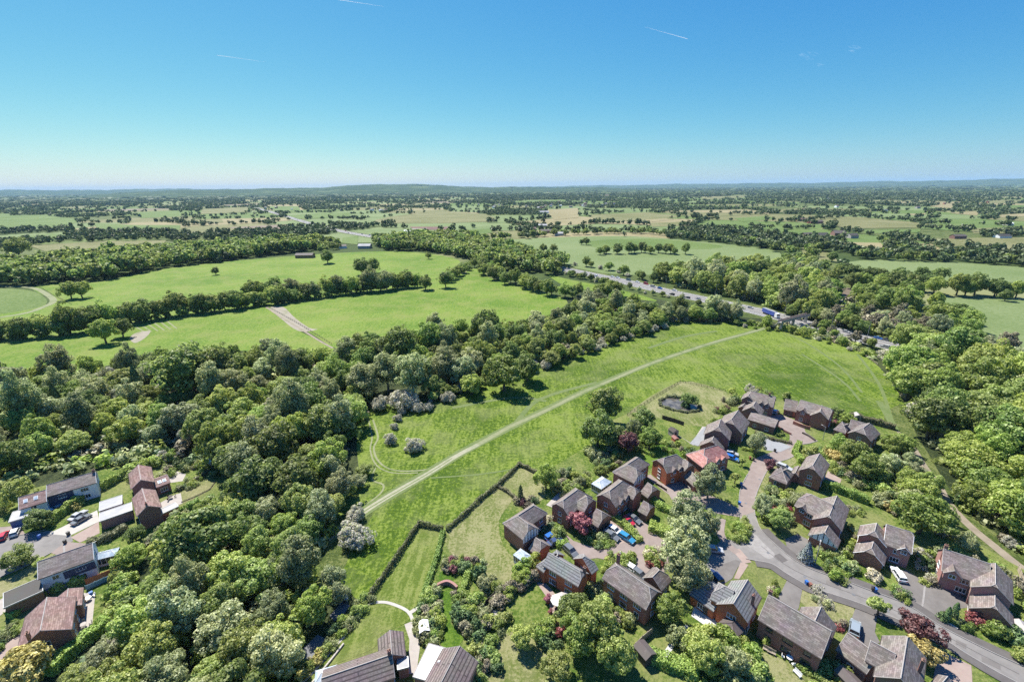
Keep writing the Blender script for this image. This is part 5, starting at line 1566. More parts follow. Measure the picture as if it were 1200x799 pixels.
house('detached_house', 'pinkish brick house with white boarded eaves and a silver car outside', Z12, [
    ((400, 330), (692, 430), 7.8, 4.8, dict(hb=.15)),
    ((432, 362), (455, 250), (128, 246), 4.81, dict(ha=.35)),
    ((405, 552), (430, 455), (88, 412), 2.6, dict(ha=.35))], walls={0: 'brick_pink'}, dorm=((0, .45, -1, 2.2, .2, .3),), garage=((2, 'k', 0, 2.3),), door=(0, 'f', -2.0), trim='white')
Z13 = (1090, 640, 7.26)
house('detached_house', 'pinkish brick house at the right edge with bay window gable', Z13, [
    ((100, 208), (345, 292), 7.8, 4.8, dict(xb=3)),
    ((710, 497), (700, 295), (340, 345), 4.81, dict(ha=.15)),
    ((710, 690), (705, 580), (330, 535), 2.6, dict(ha=.15))], wall='brick_pink', walls={2: 'brick'}, chim=((0, -.9, .1, .8),), dorm=((0, -.55, -1, 2.8, .3, .7),), garage=((2, 'k', 0, 2.4),), door=(0, 'f', 2.2))
Z14 = (690, 640, 7.26)
house('detached_house', 'long brown roofed brick house with white car behind it', Z14, [
    ((115, 272), (485, 540), (612, 385), 4.8, dict(ha=.5, hb=.45)),
    ((455, 265), (540, 180), (625, 372), 3.2, dict(hb=.6))], wall='brick', roof='tile_dark', chim=((0, -.95, .75, .6),), door=(0, 'f', 0))
Z15 = (800, 660, 7.99)
house('detached_house', 'red brick house with grey ribbed roof and brown hexagonal conservatory', Z15, [
    ((612, 555), (740, 320), (320, 368), 4.8, dict()),
    ((258, 335), (330, 374), (345, 178), 4.79, dict(ha=.6, xb=2.0)),
    ((62, 290), (245, 422), (322, 190), 2.7, dict(ha=.7, xb=1))], wall='brick_red', roof='tile_grey', chim=((0, .1, -.75, .3),), door=(2, 'f', 1.0))
Z16 = (880, 690, 7.33)
house('detached_house', 'long two storey brick house with plain brown roof above the dry lawn', Z16, [
    ((62, 262), (603, 598), 8.2, 4.8, dict()),
    ((668, 498), (737, 320), (393, 236), 2.9, dict(xa=1)),
    ((240, 165), (255, 130), (300, 172), 2.6, dict())], wall='brick', roof='tile_dark', chim=((0, -.97, .1, .8),), garage=((1, 'b', -1.2, 2.3), (1, 'b', 1.4, 2.3)), frame='trimdark', trim='trim')
Z17 = (970, 710, 8.98)
house('detached_house', 'brown roofed house with low wing beside the dark purple tree', Z17, [
    ((575, 308), (500, 650), (1028, 620), 4.8, dict(ha=.1, xb=2)),
    ((392, 575), (510, 641), (445, 352), 4.79, dict(xb=2)),
    ((85, 462), (405, 712), 6.2, 3.1, dict())], wall='brick_dark', roof='tile_dark', chim=((0, -.1, .75, .7),), garage=((2, 'k', 0, 2.4),))
house('garage', 'small brown roofed garage at the bottom right drive', (940, 660, 4.615), [((700, 640), (735, 600), (800, 690), 2.5, dict())], wall='brick_dark', roof='tile_dark', cat='garage', nowin=True)
# bottom houses
Z18 = (360, 690, 5.714)
house('detached_house', 'ribbed brown roofed house at the bottom edge below the mown lawn', Z18, [
    ((108, 540), (560, 388), (608, 585), 4.8, dict(pitch=32)),
    ((660, 445), (642, 285), (475, 347), 3.2, dict(ha=0, hb=0, pitch=30))], roof='tile_ribbed', wall='brick', chim=((0, .93, -.05, .9),))
Z19 = (470, 730, 10.9)
house('detached_house', 'ribbed brown roofed house at the bottom edge with white flat roof', Z19, [
    ((985, 490), (865, 753), (535, 320), 4.8, dict(pitch=32, xb=3))], roof='tile_ribbed', wall='brick')
# left estate
Z20 = (0, 545, 8.41)
house('terraced_house', 'white walled terrace house with dark blue tile hanging', Z20, [
    ((462, 312), (948, 172), 7.0, 5.0, dict(pitch=30)),
    ], wall='whitewall', roof='tile', trim='white', chim=((0, .94, 0, .6),))
house('terraced_house', 'lower brown roofed terrace house with white front wall', Z20, [
    ((185, 440), (458, 358), 7.0, 4.4, dict(pitch=30))], wall='whitewall', roof='tile_brownred', trim='white')
Z21 = (100, 535, 7.99)
house('detached_house', 'upper twin house with red brown roof and skylit extension', Z21, [
    ((425, 308), (405, 160), (646, 232), 5.0, dict(pitch=36)),
    ((660, 292), (797, 242), (785, 155), 3.0, dict(pitch=22))], wall='brick_dark', roof='tile_brownred', trim='trim')
house('detached_house', 'lower twin house with redder roof and aerial on its chimney', Z21, [
    ((480, 560), (435, 390), (713, 470), 5.0, dict(pitch=36))], wall='brick_dark', roof='tile_brownred', chim=((0, -.93, -.05, .7),), trim='trim')
Z22 = (30, 620, 7.99)
house('detached_house', 'pale blue and navy clad house with glass lean-to', Z22, [
    ((115, 470), (638, 280), 7.5, 5.0, dict(pitch=30))], wall='bluewall', roof='tile', trim='white')
Z23 = (0, 680, 7.27)
house('detached_house', 'big gabled house with wide red brown roof at the lower left', Z23, [
    ((612, 412), (648, 138), (140, 612), 4.8, dict(pitch=34)),
    ((698, 205), (712, 57), (480, 142), 3.6, dict(pitch=28))], wall='brick_dark', roof='tile_brownred', trim='trim', chim=((0, -.93, .45, .3),))
#PART6
# flat roofed parts and lean-tos that stand beside the houses
def flat_block(name, label, cat, Z, c3, he, wall, roof, door=None, th=.22, pitch=0.0):
    """c3: three roof corners in zoomed pixels (corner, along, across)"""
    z = lambda p: (Z[0] + p[0] / Z[2], Z[1] + p[1] / Z[2])
    A, B, C = [P(*z(p), he) for p in c3]
    d = (B - A); Ln = d.length; d.normalize(); n = Vector((-d.y, d.x, 0)); off = (C - A).dot(n)
    if off < 0: n = -n; off = -off
    O = A + d * Ln / 2 + n * off / 2; O.z = 0
    ang = math.atan2(d.y, d.x)
    flip = 1 if (Vector((-d.y, d.x, 0)) - n).length < .01 else -1
    e = empty(name, O, label, cat, None, ang)
    b = MB(); b.box((0, 0, he / 2 - .25), (Ln - .3, off - .3, he + .1)); b.build('wall', G[wall], e)
    b = MB(); b.box((0, 0, he + th / 2 - .02), (Ln, off, th)); o = b.build('roof', G[roof], e)
    b = MB()
    for y, x, sx, sy in ((-off / 2, 0, Ln + .1, .12), (off / 2, 0, Ln + .1, .12), (0, -Ln / 2, .12, off - .15), (0, Ln / 2, .12, off - .15)):
        b.box((x, y, he + .1), (sx, sy, th + .12))
    b.build('roof_edge', G['metal' if roof != 'flatwhite' else 'trim'], e)
    if door:
        for side, t, wd, mt in door:
            b = MB(); b.box((0, 0, 0), (wd, .1, 2.1))
            for k in range(4): b.box((0, 0, -.8 + k * .52), (wd - .15, .15, .04))
            o = b.build('garage_door', G[mt], e)
            if side in 'fk': o.location = (t, flip * (-(off - .3) / 2 if side == 'f' else (off - .3) / 2), 1.0)
            else: o.location = ((-1 if side == 'a' else 1) * (Ln - .3) / 2, flip * t, 1.0); o.rotation_euler = (0, 0, math.pi / 2)
    TAKEN.append((O.x, O.y, max(Ln, off) * .55))
    return e
flat_block('garage', 'flat roofed garage with blue front at the left terrace', 'garage', Z20, ((85, 568), (312, 500), (110, 470)), 2.7, 'bluepaint', 'flatroof', (('f', 0, 2.4, 'bluepaint'),))
flat_block('garage', 'upper pale flat roofed garage between hedge and twin house', 'garage', Z21, ((130, 515), (345, 445), (130, 430)), 2.8, 'brick_dark', 'flatroof', (('a', 0, 2.4, 'garagewhite'),))
flat_block('garage', 'lower flat roofed garage with brick side wall by the pink drive', 'garage', Z21, ((135, 612), (442, 505), (135, 532)), 2.9, 'brick_pink', 'flatroof', (('a', 0, 2.4, 'garagedoor'),))
flat_block('garden_room', 'pale flat roofed room behind the lower twin house', 'garden room', Z21, ((708, 545), (875, 468), (705, 495)), 2.6, 'brick_red', 'flatroof')
flat_block('house_extension', 'bright white flat roofed extension of the bottom house', 'extension', Z19, ((150, 690), (355, 265), (400, 735)), 2.9, 'brick', 'flatwhite')
flat_block('house_extension', 'grey flat roofed porch under the chimney of the bottom house', 'extension', Z18, ((605, 545), (680, 525), (600, 475)), 2.6, 'brick', 'flatroof')
flat_block('garage', 'brown corrugated roof garage at the end of the blue house', 'garage', (0, 650, 8.88), ((40, 560), (450, 378), (50, 400)), 3.0, 'timber', 'corrugated')
# navy tile hanging on the terrace fronts: panels proud of the wall
def cladding(label, wing, u0, u1, z0, z1, mat, parent):
    b = MB(); n = max(1, round((z1 - z0) / .45))
    hw = wing.W / 2 - OV + .045
    ang = math.atan2(wing.d.y, wing.d.x)
    for k in range(n):
        zz = z0 + (z1 - z0) * (k + .5) / n
        c = wing.p((u0 + u1) / 2 * wing.L / 2, -hw, zz) - parent.location
        b.box(c, ((u1 - u0) * wing.L / 2, .06 + .02 * (k % 2), (z1 - z0) / n * .96), ang)
    b.build('tile_hanging', G[mat], parent)

# ------------------------------------------------------------------ vehicles
PAINT = {}
def paint(col):
    if col in PAINT: return PAINT[col]
    m, nt, bs = new_mat('car paint')
    bs.inputs['Base Color'].default_value = (*col, 1)
    bs.inputs['Roughness'].default_value = .32
    bs.inputs['Coat Weight'].default_value = .7; bs.inputs['Coat Roughness'].default_value = .08
    PAINT[col] = m
    return m
G['lamp'] = mat_plain('clear lamp lens', (.7, .7, .68), .2, .02)
G['redlamp'] = mat_plain('red lamp lens', (.4, .02, .02), .3, .05)
CARS = {}
def car_meshes(kind):
    if kind in CARS: return CARS[kind]
    Lc, Wc, Hc, rear, front, hood, belt = {'hatch': (4.0, 1.74, 1.48, -1.9, .95, 1.45, .92), 'estate': (4.7, 1.8, 1.48, -2.2, 1.05, 1.6, .92),
                                           'saloon': (4.6, 1.8, 1.44, -1.45, 1.0, 1.6, .92), 'suv': (4.6, 1.88, 1.72, -2.1, 1.0, 1.6, 1.05), 'van': (5.2, 1.96, 2.1, -2.5, 1.7, 2.1, 1.15)}[kind]
    hl, hw = Lc / 2, Wc / 2
    b = MB()
    prof = [(-hl + .05, .3), (hl - .08, .28), (hl, .5), (hl - .06, .72), (front + .25, belt - .02), (front, belt), (rear, belt), (-hl + .03, belt - .06), (-hl, .6)]
    # body side tumble: sweep in three strips so that shoulders are rounded
    for y0, y1, k in ((-hw, -hw + .1, 0), (-hw + .1, hw - .1, 1), (hw - .1, hw, 2)):
        sh = [(x * (1 if k == 1 else .985), z - (0 if k == 1 else .05 if z > .5 else -.03)) for x, z in prof]
        b.prism(sh, y0, y1)
    zt = Hc; ti = .2
    rb, rf = rear + (.22 if kind != 'saloon' else .5), front - (.72 if kind != 'van' else .5)
    rbx = rb
    b.prism([(rbx - .04, zt - .07), (rf + .06, zt - .08), (rf, zt), (rbx + .05, zt)], -hw + ti, hw - ti)
    for sy in (-1, 1):
        for xa, xb in ((rear + .02, rbx), (front - .02, rf), ((rear + front) / 2, (rbx + rf) / 2)):
            b.tube((xa, sy * (hw - .05), belt), (xb, sy * (hw - ti - .0), zt - .04), .055, .05, 4)
        b.box((front - .25, sy * (hw + .08), belt + .06), (.14, .2, .14))
    g = MB()
    q = lambda x, y, z: (x, y, z)
    B_ = [q(rear, -hw + .07, belt - .02), q(front, -hw + .07, belt - .02), q(front, hw - .07, belt - .02), q(rear, hw - .07, belt - .02)]
    T_ = [q(rbx, -hw + ti, zt - .04), q(rf, -hw + ti, zt - .04), q(rf, hw - ti, zt - .04), q(rbx, hw - ti, zt - .04)]
    for k in range(4): g.face([B_[k], B_[(k + 1) % 4], T_[(k + 1) % 4], T_[k]])
    g.face(T_)
    t = MB(); t.tube((0, -.11, 0), (0, .11, 0), .32, .32, 12)
    r = MB(); r.tube((0, -.12, 0), (0, .12, 0), .2, .2, 8)
    h = MB(); h.box((0, 0, 0), (.1, .34, .15)); 
    CARS[kind] = dict(b=b, g=g.mesh('windows', G['glass']), t=t.mesh('tyre', G['tyre']), r=r.mesh('rim', G['alloy']), h=h.mesh('headlight', G['lamp']), k=h.mesh('tail_light', G['redlamp']), dim=(hl, hw, Hc), bodies={})
    return CARS[kind]
def car(kind, p1, p2, col, label, group=None, h=.15, world=False):
    """p1 rear, p2 front in pixels at about mid height of the car"""
    a, c = (p1, p2) if world else (P(*p1, .8), P(*p2, .8))
    m_ = (a + c) / 2
    ang = math.atan2((c - a).y, (c - a).x)
    cm = car_meshes(kind)
    e = empty('van' if kind == 'van' else 'car', (m_.x, m_.y, h), label, 'van' if kind == 'van' else 'car', group, ang)
    if col not in cm['bodies']: cm['bodies'][col] = cm['b'].mesh('body', paint(col))
    link(bpy.data.objects.new('body', cm['bodies'][col]), e)
    link(bpy.data.objects.new('windows', cm['g']), e)
    hl, hw, Hc = cm['dim']
    for x in (-hl * .62, hl * .62):
        for y in (-hw + .06, hw - .06):
            o = link(bpy.data.objects.new('wheel', cm['t']), e); o.location = (x, y, .32)
            link(bpy.data.objects.new('rim', cm['r']), o)
    for y in (-hw + .25, hw - .25):
        o = link(bpy.data.objects.new('headlight', cm['h']), e); o.location = (hl - .04, y, .64)
        o = link(bpy.data.objects.new('tail_light', cm['k']), e); o.location = (-hl + .02, y, .72)
    return e
WHT, SIL, BLK, GRY, BLU, RED, DBL, TEA = (.75, .75, .74), (.42, .43, .44), (.02, .02, .022), (.13, .14, .15), (.02, .12, .42), (.42, .02, .04), (.03, .05, .13), (.03, .20, .36)
def z3(x, y): return (700 + x / 11.41, 600 + y / 11.41)
car('saloon', z3(425, 40), z3(560, 130), GRY, 'grey saloon at the head of the drive beside the red car')
car('hatch', z3(350, 70), z3(475, 165), RED, 'red car parked between hedge and grey saloon')
car('hatch', z3(170, 200), z3(300, 280), WHT, 'white car parked against the clipped hedge')
car('estate', z3(110, 260), z3(265, 355), GRY, 'dark grey estate left of the white and blue cars')
car('estate', z3(315, 290), z3(470, 385), TEA, 'bright blue estate at the end of the clipped hedge')
car('hatch', (641.5, 630), (650, 625), BLU, 'blue car in the corner by the brick garage')
car('saloon', (645, 636.5), (656, 632), DBL, 'navy car next to the blue one by the garage')
car('suv', (664, 641), (674, 650), GRY, 'black and silver car behind the grey ribbed roof')
car('hatch', (738, 664), (746, 669), WHT, 'white car behind the long brown roofed house')
car('hatch', (748, 671), (753, 675), GRY, 'small grey car next to the white one behind the brown roof')
car('estate', (828, 642), (844, 644), SIL, 'silver car in the shade of the big courtyard trees')
car('suv', (842, 680), (834, 671), DBL, 'dark blue car shaded beside the grey ribbed roof')
z7 = lambda x, y: (810 + x / 12.29, 480 + y / 12.29)
car('estate', z7(500, 655), z7(680, 725), BLU, 'bright blue estate by the red roofed house')
car('hatch', z7(530, 615), z7(650, 640), SIL, 'pale car behind the bright blue estate')
car('hatch', (906, 485), (912, 479), (.25, .36, .5), 'pale blue car beside the northern house')
car('estate', (913, 544.5), (926, 549.5), SIL, 'silver car squeezed in behind the hip roofed garage')
car('estate', (1058, 680), (1047.5, 664.5), WHT, 'silver white car on the shared drive of the pinkish house')
car('suv', (1000.5, 744), (1003, 727), (.24, .28, .31), 'steel blue car on the pale drive with tyre marks')
car('hatch', (0, 633), (7, 622), RED, 'red car at the left edge of the photo')
car('hatch', (15, 628), (21, 617), WHT, 'white car on the drive of the blue fronted garage')
car('saloon', (84, 608), (98, 599), SIL, 'silver car on the concrete drive by the hedge')
car('saloon', (87, 612.5), (103, 603.5), GRY, 'grey car alongside the silver one on the concrete drive')
car('hatch', (61, 599), (67, 595.5), WHT, 'white car in front of the white terrace')
car('hatch', (67, 596), (74, 592), SIL, 'silver car close behind the white one at the terrace')

def lorry(p1, p2, label):
    a, c = P(*p1, 1.5), P(*p2, 1.5)
    ang = math.atan2((c - a).y, (c - a).x)
    e = empty('lorry', ((a.x + c.x) / 2, (a.y + c.y) / 2, .13), label, 'lorry', None, ang)
    b = MB(); b.box((-1.6, 0, 2.5), (12.6, 2.5, 2.7)); b.build('trailer', paint((.02, .06, .32)), e)
    b = MB(); b.box((-1.6, 0, 3.87), (12.5, 2.4, .05)); b.build('trailer_roof', G['metal'], e)
    b = MB(); b.prism([(5.2, .5), (7.6, .5), (7.65, 1.8), (7.3, 3.2), (5.9, 3.5), (5.2, 3.5)], -1.24, 1.24); b.build('cab', paint(WHT), e)
    b = MB(); b.prism([(7.66, 1.9), (7.70, 1.9), (7.40, 2.9), (7.34, 2.9)], -1.1, 1.1); b.build('windscreen', G['glass'], e)
    b = MB(); b.box((-1, 0, .95), (13, 1.1, .3)); b.build('chassis', G['black'], e)
    t = MB(); t.tube((0, -.17, 0), (0, .17, 0), .5, .5, 12); tm = t.mesh('wheel', G['tyre'])
    for x in (-6.3, -5.1, -3.9, 5.0, 6.7):
        for y in (-1.05, 1.05):
            o = link(bpy.data.objects.new('wheel', tm), e); o.location = (x, y, .5)
lorry((895, 364.5), (912, 371), 'lorry with blue curtain trailer and white cab on the motorway')
MR = random.Random(8)
FARCARS, NEARCARS = [], []
mpts = [Vector((x, y, 0)) for x, y in mw]
def on_road(t, off):
    i = int(t); f = t - i
    a, c = mpts[i], mpts[min(i + 1, len(mpts) - 1)]
    d = (c - a).normalized(); n = Vector((-d.y, d.x, 0))
    return a.lerp(c, f) + n * off, d
cols = [WHT, SIL, GRY, BLK, WHT, RED, BLU, SIL]
for k in range(64):
    t = 1 + k * .78 + MR.random() * .4
    if t > len(mpts) - 2: break
    lane = MR.choice((3.3, 7.1)); s = MR.choice((-1, 1))
    q, d = on_road(t, lane * s)
    if abs(q.y - P(903, 368).y) < 16: continue
    dd = d * (s if True else 1)
    far = t < 24
    lab = ('distant vehicle on the far stretch of motorway' if far else 'car on the motorway beyond the meadow trees')
    (FARCARS if far else NEARCARS).append(car(MR.choice(('hatch', 'estate', 'suv', 'saloon', 'van')), q - dd, q + dd, MR.choice(cols), lab, 'vehicles on the far motorway' if far else 'cars on the motorway', .13, True))
label_by_x(FARCARS, 'vehicle on the far stretch of motorway'); label_by_x(NEARCARS, 'vehicle on the near stretch of motorway')

# ------------------------------------------------------------------ footbridge, posts, signs of the motorway
def footbridge():
    A, B = P(913.5, 377.5, 5.6), P(947.5, 368.5, 5.6)
    d = (B - A); Ln = d.length; ang = math.atan2(d.y, d.x)
    e = empty('footbridge', (A.x, A.y, 0), 'concrete footbridge with ramp crossing the motorway', 'footbridge', None, ang)
    b = MB(); b.box((Ln / 2, 0, 5.3), (Ln, 2.6, .5)); b.build('deck', G['concretewall'], e)
    for s in (-1, 1):
        b = MB(); b.box((Ln / 2, s * 1.25, 6.15), (Ln, .1, 1.2)); b.build('parapet', G['paletimber'], e)
    for x in (Ln * .08, Ln * .48, Ln * .93):
        b = MB(); b.box((x, 0, 2.5), (.7, 1.6, 5.1)); b.build('pier', G['concretewall'], e)
    C = P(904.5, 384, 0)
    v = C - Vector((A.x, A.y, 0)); lx = v.x * math.cos(-ang) - v.y * math.sin(-ang); ly = v.x * math.sin(-ang) + v.y * math.cos(-ang)
    Ls = math.hypot(lx, ly); aa = math.atan2(ly, lx)
    b = MB()
    for k in range(14):
        f = (k + .5) / 14
        b.box((lx * f, ly * f, 5.3 * (1 - f)), (Ls / 14 + .05, 1.9, .35), aa)
    b.build('stair', G['concretewall'], e)
    for s in (-1, 1):
        b = MB()
        ox, oy = -math.sin(aa) * s * .95, math.cos(aa) * s * .95
        b.tube((ox, oy, 6.3), (lx + ox, ly + oy, 1.0), .09, .09, 4)
        for k in range(8):
            f = k / 7; b.tube((lx * f + ox, ly * f + oy, 5.3 * (1 - f)), (lx * f + ox, ly * f + oy, 5.3 * (1 - f) + 1), .05, .05, 4)
        b.build('handrail', G['paletimber'], e)
footbridge()
def lamp_post(px, py, h, label, group=None, arm=True):
    g = P(px, py)
    e = empty('lamp_post', (g.x, g.y, 0), label, 'lamp post', group, LR.uniform(0, 3))
    b = MB(); b.tube((0, 0, 0), (0, 0, h), .11, .07, 7); b.build('pole', G['metal'], e)
    b = MB(); b.tube((0, 0, h - .1), (1.1, 0, h + .15), .05, .05, 5); b.build('arm', G['metal'], e)
    b = MB(); b.box((1.3, 0, h + .15), (.7, .26, .14)); b.build('lamp_head', G['trim'], e)
    return e
LR = random.Random(2)
LPS = []
for px, py in ((919, 371), (974, 384), (1016, 396), (838, 349), (780, 338), (715, 324)):
    LPS.append(lamp_post(px, py, 11, 'tall grey lamp post beside the motorway', 'lamp posts along the motorway'))
label_by_x(LPS, 'tall grey lamp post beside the motorway')
lamp_post(964, 516, 5.5, 'lamp post on the little green by the block road')
lamp_post(955, 661, 6, 'lamp post by the blue grey spruce at the road')
def gantry(px, py):
    g = P(px, py)
    e = empty('road_sign', (g.x, g.y, 0), 'pale roadside sign on two posts by the motorway', 'road sign', None, -.9)
    for s in (-1.6, 1.6):
        b = MB(); b.tube((s, 0, 0), (s, 0, 4.6), .1, .1, 6); b.build('post', G['metal'], e)
    b = MB(); b.box((0, -.08, 4.6), (5.2, .1, 2.6)); b.build('sign_board', G['metal'], e)
gantry(736, 333)

# ------------------------------------------------------------------ small things round the houses
def bin_(px, py, mat, label, group=None):
    g = P(px, py, .5)
    e = empty('wheelie_bin', (g.x, g.y, .16), label, 'wheelie bin', group, LR.uniform(-.6, .6))
    b = MB(); b.box((0, 0, .5), (.5, .55, .9), taper=1.18); b.build('body', G[mat], e)
    b = MB(); b.box((0, 0, 1.0), (.62, .7, .08)); b.box((0, .33, .96), (.5, .08, .06)); b.build('lid', G[mat], e)
    for s in (-.25, .25):
        b = MB(); b.tube((s - .04, .3, .1), (s + .04, .3, .1), .1, .1, 8); b.build('wheel', G['tyre'], e)
bin_(945, 683, 'binblue', 'blue wheelie bin at the kerb below the road bend')
bin_(949.5, 686, 'binbrown', 'brown wheelie bin next to the blue one at the kerb')
bin_(1025.5, 691.5, 'binblue', 'blue wheelie bin on the verge by the round cream shrub')
bin_(1023, 690.5, 'bindark', 'dark bin beside the blue one on the verge')
bin_(46, 629, 'binblue', 'blue wheelie bin in tree shade on the left cul-de-sac')
bin_(80, 625.5, 'bindark', 'black wheelie bin at the end of the concrete drive')
bin_(76, 635, 'bindark', 'black wheelie bin beside the white drive edging')
bin_(868.5, 567.5, 'binblue', 'blue bin on the left edge of the block road')
bin_(866.5, 590, 'binblue', 'blue bin lower down the block road edge')
bin_(908, 528, 'bindark', 'dark bin on the edge of the grey parking bay')
bin_(879, 537, 'binbrown', 'reddish bin by the young street trees')
bin_(883, 538.5, 'bindark', 'dark bin right of the reddish bin')
bin_(107, 696, 'binblue', 'blue bin at the end of the pale blue fence')
bin_(749, 632, 'binbrown', 'reddish bin at the end of the clipped hedge')

def shed(px, py, ln, wd, h, rz, label, wall='timber', roof='darktimber', name='garden_shed', cat='shed'):
    g = P(px, py, h / 2)
    e = empty(name, (g.x, g.y, .12), label, cat, None, rz)
    b = MB(); hw = wd / 2
    b.prism([(-hw, 0), (hw, 0), (hw, h), (0, h + hw * .5), (-hw, h)], -ln / 2, ln / 2); o = b.build('wall', G[wall], e); recalc(o.data)
    for s in (-1, 1):
        b = MB(); x1, z1 = s * (hw + .15), h - .075 + .02
        a = [(0, -ln / 2 - .15, h + hw * .5 + .03), (x1, -ln / 2 - .15, z1), (x1, ln / 2 + .15, z1), (0, ln / 2 + .15, h + hw * .5 + .03)]
        if s < 0: a = a[::-1]
        b.face(a); b.face([(x, y, z - .05) for x, y, z in a[::-1]]); b.build('roof', G[roof], e)
    b = MB(); b.box((0, -ln / 2 - .03, h * .43), (.8, .06, h * .84)); o = b.build('door', G['darktimber'], e)
    b = MB(); b.box((hw + .02, 0, h * .65), (.05, ln * .35, h * .3)); b.build('window', G['glass'], e)
    return e
shed(789, 507, 2.6, 2.6, 2.2, .4, 'small grey summerhouse in the garden below the pond fence', 'trim', 'darktimber')
shed(791, 515, 2.2, 1.6, 1.6, .2, 'low reddish hut beside the grey summerhouse', 'brick_red', 'tile_red')
shed(277, 592, 3.2, 2.6, 2.2, .5, 'small pale wooden shed under the dark oaks', 'paletimber', 'trim')
shed(249, 543, 2.4, 2.2, 2.2, .7, 'silvery greenhouse shed at the top of the curved lawn', 'white', 'roofglass')
shed(1004, 489, 2.6, 2.2, 2.2, -.3, 'pale little shed in front of the long dark hedge', 'trim', 'trim')
shed(755, 766, 3.2, 2.6, 2.2, .5, 'dark roofed shed at the end of the white path', 'darktimber', 'tile_dark')
shed(1196, 740, 3.0, 2.4, 2.1, -.4, 'pale shed at the right edge behind the garage', 'paletimber', 'trim')
shed(992, 797, 3.0, 2.6, 2.2, .3, 'brown roofed shed at the bottom between two houses', 'timber', 'tile_dark')
shed(497, 738, 2.4, 1.8, 2.0, .3, 'white topped shelter on the slab path', 'darktimber', 'white')
shed(404, 702.5, 1.2, 1.2, 1.0, .3, 'small blue covered box beside the slate patio', 'bluepaint', 'bluepaint', 'storage_box', 'box')

def conservatory(px, py, ln, wd, rz, label, roof='roofglass', h=2.3, hip=True):
    g = P(px, py, h)
    e = empty('conservatory', (g.x, g.y, .15), label, 'conservatory', None, rz)
    hl, hw = ln / 2, wd / 2
    b = MB(); b.box((0, 0, .3), (ln, wd, .6)); b.build('base_wall', G['whitewall'], e)
    n = 5
    fr = MB(); gl = MB()
    for x0, y0, x1, y1 in ((-hl, -hw, hl, -hw), (hl, -hw, hl, hw), (hl, hw, -hl, hw), (-hl, hw, -hl, -hw)):
        for k in range(n):
            f = k / n; fr.box((x0 + (x1 - x0) * f, y0 + (y1 - y0) * f, 1.45), (.1, .1, 1.7))
        ang = math.atan2(y1 - y0, x1 - x0)
        fr.box(((x0 + x1) / 2, (y0 + y1) / 2, h), (math.hypot(x1 - x0, y1 - y0), .12, .12), ang)
        gl.box(((x0 + x1) / 2, (y0 + y1) / 2, 1.43), (math.hypot(x1 - x0, y1 - y0) - .1, .03, 1.6), ang)
    fr.build('frame', G['white'], e); gl.build('glazing', G['glass'], e)
    zr = h + hw * .55
    r0, r1 = (-hl + hw * .8, hl - hw * .8) if hl > hw * .8 else (0, 0)
    r = MB(); bars = MB()
    c = [(-hl - .1, -hw - .1, h + .05), (hl + .1, -hw - .1, h + .05), (hl + .1, hw + .1, h + .05), (-hl - .1, hw + .1, h + .05)]
    ra, rb = (r0, 0, zr), (r1, 0, zr)
    r.face([c[0], c[1], rb, ra]); r.face([c[1], c[2], rb]); r.face([c[2], c[3], ra, rb]); r.face([c[3], c[0], ra])
    r.build('roof', G[roof], e)
    for a_, b_ in ((c[0], ra), (c[3], ra), (c[1], rb), (c[2], rb), (ra, rb)): bars.tube(a_, b_, .07, .07, 4)
    for k in range(1, 4):
        f = k / 4
        for s in (0, 1):
            p_ = Vector(c[0]).lerp(Vector(c[1]), f) if s == 0 else Vector(c[3]).lerp(Vector(c[2]), f)
            bars.tube(p_, Vector(ra).lerp(Vector(rb), f), .04, .04, 4)
    bars.build('roof_bar', G['white'] if roof != 'tile_dark' else G['trimdark'], e)
    return e
conservatory(705, 566, 5.2, 3.6, .75, 'white conservatory with glass roof behind the gabletted house')
conservatory(859, 733, 4.2, 3.8, .55, 'brown hexagonal looking conservatory at the red brick house', 'tile_dark')
conservatory(123, 650, 5.0, 2.8, .42, 'white glass lean-to at the end of the blue house')
conservatory(612, 651, 3.4, 2.6, -.75, 'glass lean-to at the corner of the L shaped roof house')
conservatory(382, 791, 3.6, 2.6, .3, 'white balustraded glass porch at the end of the ribbed roof')

def parasol(px, py, label, mat='cloth', r=1.5):
    g = P(px, py, 2.2)
    e = empty('parasol', (g.x, g.y, .18), label, 'parasol')
    b = MB(); b.tube((0, 0, 0), (0, 0, 2.6), .03, .03, 6); b.tube((0, 0, 0), (0, 0, .1), .3, .3, 10); b.build('pole', G['metal'], e)
    b = MB(); n = 8
    for k in range(n):
        a, c = 2 * math.pi * k / n, 2 * math.pi * (k + 1) / n
        q = [(r * math.cos(a), r * math.sin(a), 2.1), (r * math.cos(c), r * math.sin(c), 2.1), (0, 0, 2.65)]
        b.face(q); b.face([(x, y, z - .02) for x, y, z in q[::-1]])
        b.face([(q[0][0], q[0][1], 2.1), (q[1][0], q[1][1], 2.1), (q[1][0], q[1][1], 1.95), (q[0][0], q[0][1], 1.95)])
    b.build('canopy', G[mat], e)
parasol(654, 703, 'pale square parasol on the pink patio', r=1.7)
parasol(659, 700, 'grey parasol behind the pale one on the patio', 'trim', 1.5)
